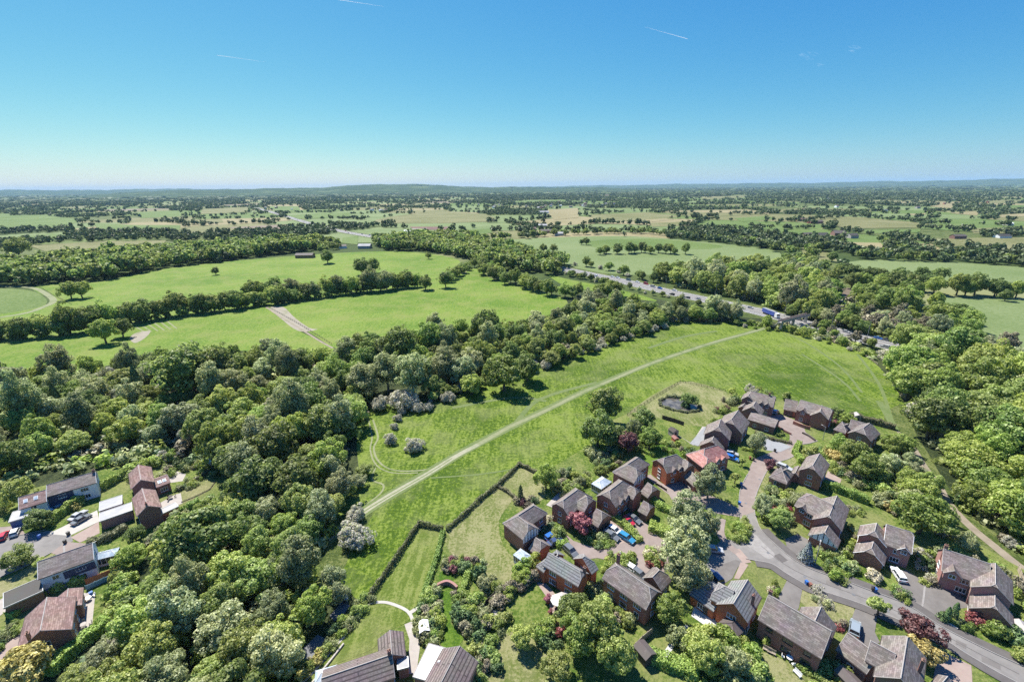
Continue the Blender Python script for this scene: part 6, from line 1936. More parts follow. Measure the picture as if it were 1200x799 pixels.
def table_set(px, py, rz, label, mat='metal', n=4):
    g = P(px, py, .4)
    e = empty('garden_table', (g.x, g.y, .18), label, 'garden table', None, rz)
    b = MB(); b.tube((0, 0, .7), (0, 0, .75), .6, .6, 12); b.build('tabletop', G[mat], e)
    for k in range(3):
        a = k * 2.1; b = MB(); b.tube((math.cos(a) * .4, math.sin(a) * .4, 0), (math.cos(a) * .2, math.sin(a) * .2, .7), .03, .03, 5); b.build('leg', G[mat], e)
    chs = []
    for k in range(n):
        a = rz + 2 * math.pi * k / n + .4
        c = empty('garden_chair', (g.x + math.cos(a) * 1.1, g.y + math.sin(a) * 1.1, .18), label.replace('table', 'chair') + ' ring', 'garden chair', 'chairs of the ' + label, a); chs.append(c)
        b = MB(); b.box((0, 0, .43), (.48, .48, .06)); b.build('seat', G[mat], c)
        b = MB(); b.box((.23, 0, .72), (.05, .48, .55)); b.build('backrest', G[mat], c)
        for sx in (-.2, .2):
            for sy in (-.2, .2):
                b = MB(); b.box((sx, sy, .2), (.04, .04, .4)); b.build('leg', G[mat], c)
    label_by_x(chs, label.replace('table', 'chair'))
table_set(98, 733, .3, 'pale garden table on the terrace of the big gabled house', 'trim')
table_set(104, 702, .8, 'white garden table at the top of the same terrace', 'white', 2)
table_set(721, 703, .2, 'white garden table behind the long brown roofed house', 'white', 2)
table_set(925, 772, .2, 'white garden table on the shaded patio', 'white', 3)
table_set(570, 719, .2, 'round grey garden table by the slab terrace', 'metal', 3)
table_set(200, 583, .2, 'dark garden table behind the lower twin house', 'darktimber', 3)
def bench(px, py, rz, label, mat='paletimber'):
    g = P(px, py, .4)
    e = empty('garden_bench', (g.x, g.y, .14), label, 'bench', None, rz)
    for k in range(3):
        b = MB(); b.box((0, -.18 + k * .18, .44), (1.5, .14, .05)); b.build('slat', G[mat], e)
    b = MB(); b.box((0, .3, .75), (1.5, .05, .5)); b.build('backrest', G[mat], e)
    for s in (-.65, .65):
        b = MB(); b.box((s, 0, .21), (.08, .5, .42)); b.build('leg', G[mat], e)
bench(899, 761.5, -.6, 'pale garden bench by the shrub behind the long house')
bench(904, 764.5, -.6, 'second pale bench on the edge of the dry lawn')
bench(934, 789, -1.2, 'white garden bench on the dry lawn', 'white')
bench(535, 667, .3, 'pale bench in the little upper garden', 'trim')
def planter(px, py, label, mat='redflower', s=1.0):
    g = P(px, py, .4)
    e = empty('flower_pot', (g.x, g.y, .16), label, 'flower pot')
    b = MB(); b.tube((0, 0, 0), (0, 0, .5 * s), .25 * s, .38 * s, 10); b.build('pot', G['brick_red'], e)
    o = link(bpy.data.objects.new('flowers', PROTO['bush_pink']['crowns'][0]), e); o.scale = (.45 * s,) * 3; o.location = (0, 0, .45 * s); o.data.materials
planter(642, 704.5, 'crimson flowering tub at the edge of the pink patio', s=1.6)
planter(654, 715, 'second crimson flower tub beside the patio', s=1.2)
planter(645, 718, 'small red flower tub at the lower patio edge')
planter(122, 612.5, 'dark flower pot beside the brick garage wall', s=.9)

# arched pergola wall in the long garden, and the low stone walls
def curved_wall(px, h, th, mat, label, name='garden_wall', cat='wall'):
    pts = catmull(ground_pts(px), False, 5)
    e = empty(name, (*pts[0], 0), label, cat)
    for i, (a, c) in enumerate(zip(pts[:-1], pts[1:])):
        a, c = Vector(a), Vector(c); d = c - a
        b = MB(); m_ = (a + c) / 2 - Vector(pts[0])
        b.box((m_.x, m_.y, h / 2), (d.length - .02, th, h + .02 * (i % 2)), math.atan2(d.y, d.x)); b.build('wall_section', G[mat], e)
curved_wall([(506, 696), (513, 689), (523, 685), (530, 687), (536, 692)], 1.3, .6, 'brick_pink', 'curved brick wall arching across the long garden')
curved_wall([(940, 508), (948, 512), (955, 517)], .7, .5, 'darktimber', 'low dark curved wall at the edge of the block road')
curved_wall([(910, 500), (919, 506), (927, 510)], .9, .35, 'brick_dark', 'low wall above the grey parking bay')
curved_wall([(929, 497), (939, 501), (949, 504)], 1.5, .3, 'brick', 'brick garden wall in front of the pale grey roofed house')
curved_wall([(1100, 724), (1112, 732), (1122, 738)], .5, .4, 'concretewall', 'pale stone edging round the cypress bed')
curved_wall([(362, 806), (385, 778), (403, 755)], .5, .3, 'concretewall', 'low pale wall beside the mown lawn')

# the walker on the block paving
def person(px, py, label):
    g = P(px, py)
    e = empty('person', (g.x, g.y, .17), label, 'person', None, .6)
    def skin(name, pts, edges, radii, mat, root=0):
        me = bpy.data.meshes.new(name); me.from_pydata(pts, edges, []); me.materials.append(G[mat])
        o = link(bpy.data.objects.new(name, me), e)
        md = o.modifiers.new('skin', 'SKIN'); o.modifiers.new('sub', 'SUBSURF').levels = 1
        for i, v in enumerate(me.skin_vertices[0].data): v.radius = (radii[i], radii[i]); v.use_root = (i == root)
        o.modifiers['sub'].render_levels = 1
        return o
    pts = [(0, 0, .95), (0, 0, 1.15), (0, 0, 1.4), (0, 0, 1.5), (.02, 0, 1.62), (.02, 0, 1.72), (0, .19, 1.4), (.02, .25, 1.12), (.1, .24, .86), (0, -.19, 1.4), (-.02, -.25, 1.12), (.05, -.24, .86),
           (0, .1, .9), (.1, .1, .5), (.02, .1, .08), (.14, .1, .04), (0, -.1, .9), (-.05, -.1, .5), (-.14, -.1, .08), (-.02, -.1, .04)]
    ed = [(0, 1), (1, 2), (2, 3), (3, 4), (4, 5), (2, 6), (6, 7), (7, 8), (2, 9), (9, 10), (10, 11), (0, 12), (12, 13), (13, 14), (14, 15), (0, 16), (16, 17), (17, 18), (18, 19)]
    skin('body', pts, ed, [.13, .12, .14, .055, .085, .07, .055, .042, .035, .055, .042, .035, .08, .055, .04, .035, .08, .055, .04, .035], 'skin')
    skin('shirt', [(0, 0, .98), (0, 0, 1.2), (0, 0, 1.42), (0, .2, 1.4), (.01, .25, 1.2), (0, -.2, 1.4), (-.01, -.25, 1.2)], [(0, 1), (1, 2), (2, 3), (3, 4), (2, 5), (5, 6)], [.16, .15, .16, .075, .065, .075, .065], 'white')
    skin('trousers', [(0, 0, .98), (0, .1, .88), (.1, .1, .5), (.02, .1, .12), (0, -.1, .88), (-.05, -.1, .5), (-.14, -.1, .12)], [(0, 1), (1, 2), (2, 3), (0, 4), (4, 5), (5, 6)], [.15, .1, .075, .06, .1, .075, .06], 'navy')
    skin('hair', [(0, 0, 1.7), (.0, 0, 1.76)], [(0, 1)], [.09, .07], 'white')
person(726.5, 653, 'person in white top and dark trousers walking across the block paving')
#PART7
for lab, u0, u1, z0, z1, mt in (('white walled terrace house with dark blue tile hanging', -.99, 0.0, .5, 4.9, 'navy'), ('pale blue and navy clad house with glass lean-to', -.18, .99, 2.3, 4.3, 'navy'),
                                ('pale blue and navy clad house with glass lean-to', -.99, -.2, .1, 1.6, 'bluepaint')):
    e_, W_ = HOUSES[lab]
    cladding(lab, W_[0], u0, u1, z0, z1, mt, e_)
def rooflight(lab, wi, u, v, wd=.9, ln=1.2):
    e_, W_ = HOUSES[lab]; w = W_[wi]
    vv = v * w.W / 2
    c = w.p(u * w.L / 2, vv, w.he + (w.W / 2 - abs(vv)) * w.tan + .06) - e_.location
    b = MB(); b.box((0, 0, 0), (wd, ln, .1)); p = MB(); p.box((0, 0, .03), (wd - .2, ln - .2, .1))
    o = b.build('rooflight', G['white'], e_); o.location = c
    sg = 1 if v > 0 else -1
    up = (Vector((0, 0, 1)) * math.cos(w.pitch) + w.n * sg * math.sin(w.pitch)); x = w.d; y = up.cross(x)
    o.rotation_euler = Matrix((x, y, up)).transposed().to_euler()
    link(bpy.data.objects.new('pane', p.mesh('pane', G['roofglass'])), o)
for u in (-.3, .35): rooflight('upper twin house with red brown roof and skylit extension', 1, u, -.5)
for u in (-.5, .25): rooflight('lower brown roofed terrace house with white front wall', 0, u, -.45)
rooflight('ribbed brown roofed house at the bottom edge with white flat roof', 0, -.2, .8, .4, .5)

# ------------------------------------------------------------------ garden shrubs, bed by bed
SR = random.Random(21)
BUSHES = []
def bed(px, n, kinds, size, where, seed):
    ks = [k for k, wgt in kinds for _ in range(wgt)]
    pts = scatter(px, max(size[0] * .62, .7), seed, avoid=TAKEN)[:n]
    DESC = {'bush': 'round green shrub', 'bush_lime': 'pale green shrub', 'bush_grey': 'grey green shrub', 'bush_dark': 'dark evergreen shrub', 'bush_red': 'red leaved shrub', 'bush_purple': 'purple leaved shrub', 'bush_cream': 'cream flowering shrub',
            'bush_yellow': 'golden shrub', 'bush_pink': 'pink flowering shrub', 'bush_brown': 'brown twiggy shrub', 'bush_haw': 'white flowering shrub', 'bush_silver': 'silvery shrub', 'cypress': 'narrow dark conifer', 'small': 'small young tree'}
    rng = random.Random(seed)
    for x, y in pts:
        k = rng.choice(ks)
        BUSHES.append((k, x, y, rng.uniform(*size) * (.5 if k == 'cypress' else 1), DESC[k], where, rng.uniform(.8, 1.2)))
MIX = [('bush', 3), ('bush_lime', 3), ('bush_grey', 2), ('bush_dark', 2), ('bush_brown', 1), ('bush_silver', 2)]
BL = [('bush_haw', 1), ('bush_cream', 1)]
BEDS = [
    ([(606, 590), (622, 600), (630, 588), (614, 578)], 7, [('bush_brown', 2), ('bush_dark', 1), ('bush_purple', 1)], (2, 3.2), 'behind the L shaped roof house'),
    ([(636, 608), (645, 612), (664, 630), (652, 634), (638, 622)], 12, MIX + BL, (1.8, 3), 'between the first two courtyard houses'),
    ([(684, 630), (696, 622), (724, 638), (716, 643), (700, 642)], 12, MIX + [('bush_lime', 4)], (1.6, 2.8), 'in front of the pink cherry house'),
    ([(640, 570), (665, 556), (690, 545), (740, 528), (745, 534), (700, 560), (680, 575), (655, 588)], 34, MIX, (2, 4), 'in the gardens behind the courtyard houses'),
    ([(686, 530), (735, 512), (772, 512), (770, 520), (730, 534), (690, 540)], 20, MIX, (2.5, 4.5), 'under the dark oaks by the meadow'),
    ([(760, 515), (800, 524), (814, 530), (802, 536), (775, 528)], 12, MIX + [('bush_purple', 1)], (1.8, 3), 'behind the orange gabled house'),
    ([(838, 475), (860, 460), (866, 470), (852, 492), (836, 500)], 14, MIX + [('bush_purple', 2)], (2.4, 4.5), 'between pond garden and long brick house'),
    ([(858, 620), (872, 610), (878, 618), (876, 632), (864, 636)], 14, [('bush', 3), ('bush_lime', 2)], (2, 2.8), 'in the island bed by the road'),
    ([(756, 648), (768, 640), (776, 652), (772, 666), (760, 664)], 10, [('bush_cream', 2), ('bush_lime', 2), ('bush_red', 1), ('bush_haw', 1)], (2, 3), 'in the oval courtyard bed'),
    ([(706, 660), (716, 652), (738, 648), (746, 654), (736, 662), (716, 664), (706, 672)], 12, [('bush_lime', 3), ('bush', 2), ('bush_yellow', 1), ('bush_cream', 1)], (1.6, 3), 'behind the ridge of the long brown roof'),
    ([(904, 500), (918, 506), (914, 512), (900, 508)], 6, [('bush_lime', 2), ('bush_dark', 1), ('bush', 2)], (1.8, 3), 'beside the long brick house'),
    ([(938, 536), (955, 528), (972, 532), (1010, 545), (1035, 570), (1060, 600), (1045, 606), (1012, 576), (980, 560), (966, 545)], 46, MIX + [('bush_lime', 3), ('bush_yellow', 1)], (2, 4.5), 'in the deep garden behind the plain gable'),
    ([(898, 572), (935, 580), (942, 590), (925, 618), (908, 628), (892, 616), (889, 596)], 30, MIX + [('bush_silver', 4), ('bush_red', 1)], (1.8, 3.4), 'inside the bend of the road'),
    ([(940, 596), (990, 596), (1020, 600), (1000, 606), (985, 606), (960, 604)], 16, MIX + [('bush_silver', 3)], (1.6, 2.6), 'under the long clipped hedge'),
    ([(954, 655), (970, 640), (990, 660), (1002, 668), (985, 684), (966, 676)], 18, [('bush', 4), ('bush_lime', 3), ('bush_dark', 2), ('bush_grey', 1)], (1.8, 3.2), 'beside the timbered garage gable'),
    ([(990, 612), (1002, 618), (1000, 660), (988, 652)], 12, MIX, (1.8, 3.2), 'between the timbered and the pinkish house'),
    ([(1046, 690), (1062, 700), (1064, 708), (1048, 700)], 8, MIX + [('bush_cream', 1)], (1.4, 2.4), 'on the verge beside the shared drive'),
    ([(1076, 650), (1100, 655), (1096, 690), (1082, 684)], 14, MIX + [('bush_haw', 2)], (1.8, 3.4), 'between the two pinkish houses'),
    ([(1100, 640), (1150, 662), (1195, 690), (1190, 700), (1140, 672), (1100, 652)], 26, MIX, (2, 4), 'behind the last house on the right'),
    ([(1100, 720), (1124, 728), (1140, 735), (1136, 742), (1104, 728)], 9, [('bush_dark', 2), ('bush_lime', 2), ('bush', 2), ('bush_silver', 1)], (1.4, 2.4), 'round the cypresses at the right drive'),
    ([(1180, 730), (1210, 720), (1230, 790), (1196, 775)], 12, [('bush', 3), ('bush_dark', 2), ('bush_lime', 2)], (2.5, 4.5), 'at the right edge of the photo'),
    ([(954, 692), (965, 696), (974, 712), (966, 716), (952, 702)], 9, [('bush_haw', 3), ('bush_brown', 1), ('bush_silver', 1)], (1.5, 2.4), 'in the pale stony bed by the road'),
    ([(900, 692), (908, 684), (914, 690), (906, 702)], 6, [('bush', 2), ('bush_cream', 1)], (1.2, 2), 'on the lawn in front of the drive'),
    ([(978, 728), (990, 732), (990, 740), (978, 738)], 5, [('bush_red', 3), ('bush_brown', 1)], (1.3, 2.2), 'in the narrow gap by the low wing'),
    ([(498, 700), (514, 690), (516, 720), (520, 745), (500, 760), (490, 735)], 30, MIX, (1.8, 3.2), 'along the slab path of the bottom house'),
    ([(520, 655), (552, 655), (568, 660), (562, 668), (530, 670), (518, 668)], 16, MIX + [('bush_pink', 2), ('bush_purple', 2)], (1.8, 3.2), 'across the top of the long garden'),
    ([(532, 695), (552, 700), (566, 705), (580, 730), (560, 760), (540, 745), (530, 720)], 20, MIX + [('bush_brown', 2)], (2, 4), 'in the middle of the bottom gardens'),
    ([(562, 665), (588, 690), (602, 690), (594, 715), (576, 710), (556, 690)], 12, MIX + [('bush_cream', 2)], (2, 4), 'beside the dry garden'),
    ([(604, 672), (628, 658), (632, 676), (604, 700), (594, 700)], 16, [('bush', 4), ('bush_lime', 2), ('bush_brown', 1)], (2, 3.6), 'along the wall of the L shaped roof house'),
    ([(560, 720), (600, 730), (588, 760), (580, 800), (556, 810)], 14, MIX, (2, 3.6), 'between the bottom gardens'),
    ([(628, 738), (660, 730), (655, 760), (634, 764)], 10, [('bush_dark', 3), ('bush_red', 1), ('bush', 2)], (2, 3.4), 'round the white paved circle'),
    ([(680, 690), (706, 690), (742, 726), (735, 740), (700, 705)], 16, MIX, (1.8, 3.2), 'under the back wall of the long brown roof'),
    ([(784, 740), (800, 748), (835, 745), (880, 760), (890, 800), (840, 815), (810, 800)], 30, [('bush_lime', 4), ('bush', 3), ('bush_grey', 2), ('bush_haw', 1)], (2, 4.5), 'in the bottom middle garden'),
    ([(886, 738), (900, 748), (930, 768), (960, 792), (956, 796), (924, 776), (896, 754)], 8, [('bush', 3), ('bush_lime', 1)], (1.2, 2.2), 'against the back of the long two storey house'),
    ([(950, 790), (985, 780), (990, 812), (955, 815)], 9, [('bush_lime', 3), ('bush', 2)], (2, 3.4), 'at the bottom beside the low wing'),
    ([(395, 735), (430, 698), (438, 704), (408, 742), (380, 772), (372, 770)], 26, MIX + [('bush_lime', 2)], (1.4, 2.6), 'in the border left of the mown lawn'),
    ([(348, 788), (372, 766), (380, 772), (352, 800)], 9, [('bush_lime', 2), ('bush_yellow', 2), ('bush', 2)], (1.4, 2.4), 'beside the shaded court'),
    ([(0, 745), (20, 730), (26, 740), (10, 752), (0, 765)], 8, MIX, (1.6, 2.6), 'in the stony bed by the big gabled house'),
    ([(185, 560), (205, 545), (245, 535), (255, 545), (220, 552), (200, 562)], 22, MIX + [('bush_dark', 2)], (1.8, 3.6), 'above the lawns of the twin houses'),
    ([(200, 575), (215, 566), (240, 552), (245, 560), (215, 578)], 14, MIX, (1.6, 2.8), 'between the two lawns of the twin houses'),
    ([(160, 650), (190, 620), (215, 600), (250, 588), (262, 600), (215, 640), (175, 670)], 40, MIX + [('bush_lime', 2)], (2, 4.5), 'in the gardens below the twin houses'),
    ([(132, 680), (150, 672), (160, 700), (140, 730), (128, 735), (134, 705)], 26, [('bush', 3), ('bush_lime', 3), ('bush_dark', 1)], (2.2, 3.6), 'right of the lawn with the fence'),
    ([(140, 562), (160, 545), (205, 532), (208, 540), (165, 556), (150, 568)], 20, [('bush', 3), ('bush_lime', 3), ('bush_haw', 1)], (2.5, 4.5), 'behind the upper twin house'),
    ([(88, 598), (96, 592), (104, 586), (98, 584), (86, 592)], 6, [('bush_yellow', 3), ('bush_lime', 2)], (1.8, 3), 'in front of the white terrace'),
    ([(-10, 600), (0, 575), (30, 570), (28, 590), (0, 605)], 10, MIX, (2.4, 4), 'left of the terrace'),
    ([(888, 455), (918, 466), (930, 474), (912, 470), (890, 462)], 7, MIX, (1.6, 2.8), 'behind the northern house'),
    ([(975, 490), (992, 494), (986, 502), (972, 498)], 7, MIX + [('bush_pink', 1)], (1.6, 2.8), 'beside the pale grey roofed house'),
]
for i, (px, n, kinds, size, where) in enumerate(BEDS):
    bed(px, n, kinds, size, where, 900 + i)
BUSHES.sort(key=lambda q: -q[3] / (Vector((q[1], q[2], -H_CAM)).length))
SHR = {}
for k, x, y, D, desc, where, zs in BUSHES[:235]:
    o = put_tree(k, (x, y, .1), D, desc, 'shrubs ' + where, zs)
    SHR.setdefault((desc, where), []).append(o)
for (desc, where), lst in SHR.items():
    lst.sort(key=lambda o: pix(o.location)[0])
    for i, o in enumerate(lst):
        o['label'] = (('leftmost ' if len(lst) > 1 else '') if i == 0 else ORD[i]) + desc + ' ' + where + (' from left' if i else '')
def merged_multi(name, items, label, cat, seed):
    rng = np.random.default_rng(seed)
    mats = sorted({PROTO[k]['mat'] for k, *_ in items})
    out, tint, mi = [], [], []
    for k, x, y, D, zs in items:
        me = PROTO[k]['crowns'][0]
        V = np.empty(len(me.vertices) * 3, np.float32); me.vertices.foreach_get('co', V); V = V.reshape(-1, 4, 3)
        V = V[rng.random(len(V)) < .38]
        a = rng.uniform(0, 6.28); ca, sa = math.cos(a), math.sin(a); s_ = D / PROTO[k]['D']
        W = np.empty_like(V)
        W[..., 0] = (V[..., 0] * ca - V[..., 1] * sa) * s_ + x; W[..., 1] = (V[..., 0] * sa + V[..., 1] * ca) * s_ + y; W[..., 2] = V[..., 2] * s_ * zs
        out.append(W); tint.append(np.full(len(V), rng.random())); mi.append(np.full(len(V), mats.index(PROTO[k]['mat'])))
    me = quads_mesh(name, np.concatenate(out), L[mats[0]], np.concatenate(tint))
    for m_ in mats[1:]: me.materials.append(L[m_])
    me.polygons.foreach_set('material_index', np.concatenate(mi).astype(np.int32))
    o = link(bpy.data.objects.new(name, me)); o['kind'] = 'stuff'; o['label'] = label; o['category'] = cat
merged_multi('shrubbery', [(k, x, y, D, zs) for k, x, y, D, desc, where, zs in BUSHES[235:]], 'small shrubs and perennials filling the garden beds', 'shrubs', 70)
und = []
UR = random.Random(71)
for px, sp in (([(-60, 462), (60, 450), (130, 436), (190, 430), (300, 424), (390, 428), (440, 425), (425, 490), (408, 530), (385, 570), (330, 575), (285, 600), (262, 560), (205, 535), (130, 545), (60, 560), (0, 580), (-60, 600)], 5.0),
               ([(262, 600), (330, 590), (395, 600), (385, 645), (365, 690), (362, 730), (340, 770), (330, 830), (70, 830), (78, 795), (112, 765), (150, 735), (175, 700), (185, 665), (210, 632)], 3.6),
               ([(400, 425), (460, 404), (520, 396), (600, 392), (650, 374), (700, 358), (760, 366), (850, 376), (790, 378), (740, 388), (690, 402), (640, 420), (560, 440), (500, 448), (440, 440)], 6.0),
               ([(1036, 425), (1080, 408), (1130, 425), (1180, 445), (1260, 470), (1300, 620), (1230, 650), (1165, 612), (1125, 575), (1100, 540), (1076, 505), (1062, 470)], 5.0),
               ([(1050, 520), (1064, 530), (1090, 575), (1110, 615), (1150, 650), (1104, 628), (1060, 600), (1030, 570), (1036, 540)], 3.4), ([(1112, 585), (1180, 640), (1240, 690), (1250, 660), (1180, 610)], 3.6),
               ([(770, 328), (800, 322), (850, 320), (905, 322), (940, 326), (965, 336), (974, 352), (962, 374), (940, 374), (915, 364), (880, 354), (840, 345), (800, 338)], 7),
               ([(965, 380), (1010, 388), (1060, 400), (1120, 414), (1180, 428), (1240, 440), (1240, 425), (1120, 396), (1070, 384), (1000, 350)], 7),
               ([(866, 380), (900, 383), (935, 392), (990, 405), (1025, 424), (1022, 414), (985, 398), (930, 384)], 4)):
    for x, y in scatter(px, sp, 72 + len(und) % 50):
        k = UR.choice(('bush', 'bush', 'bush_lime', 'bush_grey', 'bush_dark', 'bush_silver', 'bush_brown'))
        und.append((k, x, y, UR.uniform(.9, 1.5) * sp * 1.05, UR.uniform(.6, 1.0)))
NB = {}
for k in ('bush', 'bush_lime', 'bush_grey', 'bush_dark', 'bush_silver', 'bush_brown'):
    NB[k] = quads_mesh('undergrowth', crown(350 + len(k), 1.2, -.1, 1.9, 14, 22, .42, (.3, .45), belly=.3), L[PROTO[k]['mat']])
keepc = {k: PROTO[k]['crowns'] for k in NB}
for k in NB: PROTO[k]['crowns'] = [NB[k]]
merged_multi('undergrowth', und, 'leafy undergrowth filling the woods below the trees', 'undergrowth', 73)
for k in NB: PROTO[k]['crowns'] = keepc[k]

# ------------------------------------------------------------------ field trees and hedgerows, tree by tree where they show large
for kind, px, py, wpx, lab in (('oak', 141, 383, 22, 'oak standing in front of the tree row in the left pasture'), ('green', 119, 384, 30, 'low spreading oak beside the one in front of the tree row'), ('oak', 252, 317, 9, 'small lone tree far out in the upper pasture'),
                               ('oak', 383, 299, 16, 'lone oak in the pasture near the farm roof'), ('oak', 502, 299, 8, 'small lone tree at the right of the upper pasture'), ('oak', 522, 326, 19, 'round dark oak at the right end of the tree row'),
                               ('oak', 498, 329, 18, 'dark oak just left of the round one ending the tree row'), ('oak', 424, 310, 20, 'left clump of the twin oaks in the upper pasture'), ('oak', 437, 309, 18, 'right clump of the twin oaks in the upper pasture'),
                               ('green', 80, 338, 20, 'left dense tree of the clump by the dirt lane'), ('green', 93, 337, 20, 'right dense tree of the clump by the dirt lane'), ('oak', 17, 285, 24, 'big dark tree group standing up at the far left'),
                               ('oak', 1180, 345, 14, 'dark tree at the hedge of the right field'), ('oak', 985, 315, 16, 'round dark tree by the pale path'), ('oak', 976, 300, 12, 'dark tree at the head of the pale path')):
    T(kind, px, py, wpx, lab)
def row(px, spacing, sizes, kinds, label, group, seed, width=6, zs=(.85, 1.15)):
    rng = random.Random(seed)
    pts = catmull(ground_pts(px), False, 6)
    acc = 0; placed = []
    for a, c in zip(pts[:-1], pts[1:]):
        a, c = Vector(a), Vector(c); d = c - a
        while acc < d.length:
            q = a + d.normalized() * acc + Vector((rng.uniform(-1, 1), rng.uniform(-1, 1))) * width / 2
            k = rng.choice(kinds)
            o = put_tree(k, (q.x, q.y, .05), rng.uniform(*sizes) * (.6 if k == 'hawthorn' else 1), label % 'tree', group, rng.uniform(*zs))
            placed.append((pix(o.location)[0], o, NAMES.get(k, ('', 'bush'))[1]))
            acc += spacing * rng.uniform(.7, 1.35)
        acc -= d.length
    ld = {}
    for _, o, nm in sorted(placed, key=lambda q: q[0]):
        ld.setdefault(nm, []).append(o)
    for nm, lst in ld.items():
        for i, o in enumerate(lst):
            o['label'] = ((ORD[i] if i else 'leftmost ') + (label % nm) + (' from left' if i else '')) if i < 20 else (label % nm) + ' beyond the twentieth'
row([(-30, 402), (0, 398), (60, 394), (130, 384), (150, 380), (200, 371), (260, 364), (305, 358), (345, 354)], 5.5, (11, 17), ['oak', 'oak', 'green', 'lime'], '%s in the row between the left pastures', 'tree row between the left pastures', 31)
row([(300, 351), (360, 350), (420, 343), (470, 338), (490, 336)], 5.5, (12, 17), ['oak', 'green', 'willow'], '%s in the middle stretch of the tree row', 'middle stretch of the tree row', 32)
row([(525, 331), (545, 318), (555, 314), (575, 308)], 9, (8, 12), ['oak', 'green'], '%s at the neck between the pastures', 'trees at the neck of the pastures', 33)
row([(566, 318), (590, 330), (620, 338), (660, 350), (690, 348), (720, 348)], 8, (10, 14), ['oak', 'green', 'green'], '%s along the right edge of the middle pasture', 'trees right of the middle pasture', 34, 12)
LW7 = {'oak': 'dark oak in the wood north of the motorway', 'green': 'green tree in the wood north of the motorway', 'lime': 'bright tree in the wood north of the motorway', 'silver': 'pale tree in the wood north of the motorway'}
wood([(772, 328), (800, 322), (850, 320), (905, 322), (940, 326), (965, 336), (974, 352), (962, 374), (940, 374), (915, 364), (880, 354), (840, 345), (800, 338)], 11, (13, 19), [('green', 4), ('lime', 2), ('oak', 1), ('silver', 1)], LW7, 'wood north of the motorway', 35, avoid=())
LW8 = {'oak': 'dark oak between motorway and right field', 'green': 'green tree between motorway and right field', 'brown': 'brownish bare tree between motorway and right field', 'silver': 'pale tree between motorway and right field', 'hawthorn': 'hawthorn between motorway and right field'}
wood([(965, 378), (1010, 386), (1060, 398), (1120, 412), (1180, 425), (1180, 415), (1120, 396), (1070, 384), (1000, 372)], 9, (8, 12), [('oak', 2), ('green', 2), ('brown', 3), ('silver', 1)], LW8, 'trees between motorway and right field', 36, avoid=())
wood([(1000, 350), (1040, 345), (1080, 360), (1120, 372), (1150, 388), (1130, 396), (1070, 382), (1010, 368)], 12, (11, 16), [('oak', 1), ('green', 4)], {k: v.replace('between motorway and right field', 'in the grove beside the right field') for k, v in LW8.items()}, 'grove left of the right field', 37, avoid=())
row([(1150, 404), (1180, 418), (1230, 432)], 8, (6, 9), ['hawthorn', 'brown', 'oak'], '%s on the hedge below the right field', 'hedge below the right field', 38)
row([(1000, 338), (1040, 340), (1075, 343), (1110, 345), (1150, 346), (1210, 352)], 8, (12, 17), ['oak', 'oak', 'green'], '%s behind the right field', 'trees behind the right field', 39, 10)
row([(985, 326), (1010, 327), (1048, 329)], 11, (11, 14), ['oak', 'oak'], '%s in the pale field edge row', 'row on the edge of the pale field', 40)
row([(1052, 329), (1078, 330), (1110, 329)], 14, (11, 14), ['oak'], '%s of the small group in the pale right field', 'group in the pale right field', 41)
row([(700, 298), (745, 297), (780, 297), (805, 298)], 7, (10, 15), ['oak', 'green'], '%s of the island in the pale crop field', 'trees of the island in the pale field', 42, 16)
row([(640, 296), (650, 296), (658, 295)], 12, (10, 13), ['oak'], '%s of the little clump in the pale crop field', 'little clump in the pale field', 43, 8)
row([(682, 287), (693, 287)], 12, (9, 12), ['oak'], '%s of the tiny clump in the pale crop field', 'tiny clump in the pale field', 44, 6)
row([(655, 309), (690, 313), (716, 318), (745, 326), (765, 331)], 11, (8, 12), ['oak', 'green', 'hawthorn'], '%s on the far verge of the motorway', 'far verge of the motorway', 45, 6)
row([(640, 316), (675, 325), (720, 336), (770, 347), (812, 357), (850, 367)], 8, (4, 6.5), ['green', 'silver', 'hawthorn', 'oak'], '%s screening the motorway from the meadow', 'screen of the motorway', 47, 6)
row([(952, 386), (985, 396), (1015, 405), (1035, 412)], 6, (4, 7), ['green', 'hawthorn', 'brown'], '%s screening the right motorway bend', 'screen of the motorway bend', 48, 5)
row([(930, 371), (965, 379), (1000, 388), (1045, 399), (1090, 409)], 7, (8, 12), ['green', 'brown', 'oak', 'silver'], '%s on the bank behind the footbridge', 'bank behind the footbridge', 49, 5)
row([(645, 318), (675, 326), (700, 332), (722, 338)], 9, (5, 8), ['green', 'hawthorn', 'oak'], '%s on the near verge of the motorway', 'near verge of the motorway', 46, 5)

row([(500, 474), (520, 468), (545, 459), (575, 450), (600, 444), (622, 436)], 4.5, (4, 7), ['green', 'hawthorn', 'lime', 'oak'], 'low %s at the wood edge above the meadow', 'low growth at the wood edge above the meadow', 150, 4, (.6, .9))
row([(424, 560), (408, 580), (398, 596)], 4, (4, 7), ['green', 'silver', 'lime'], 'low %s beside the faint tracks', 'low growth beside the faint tracks', 151, 4, (.6, .9))
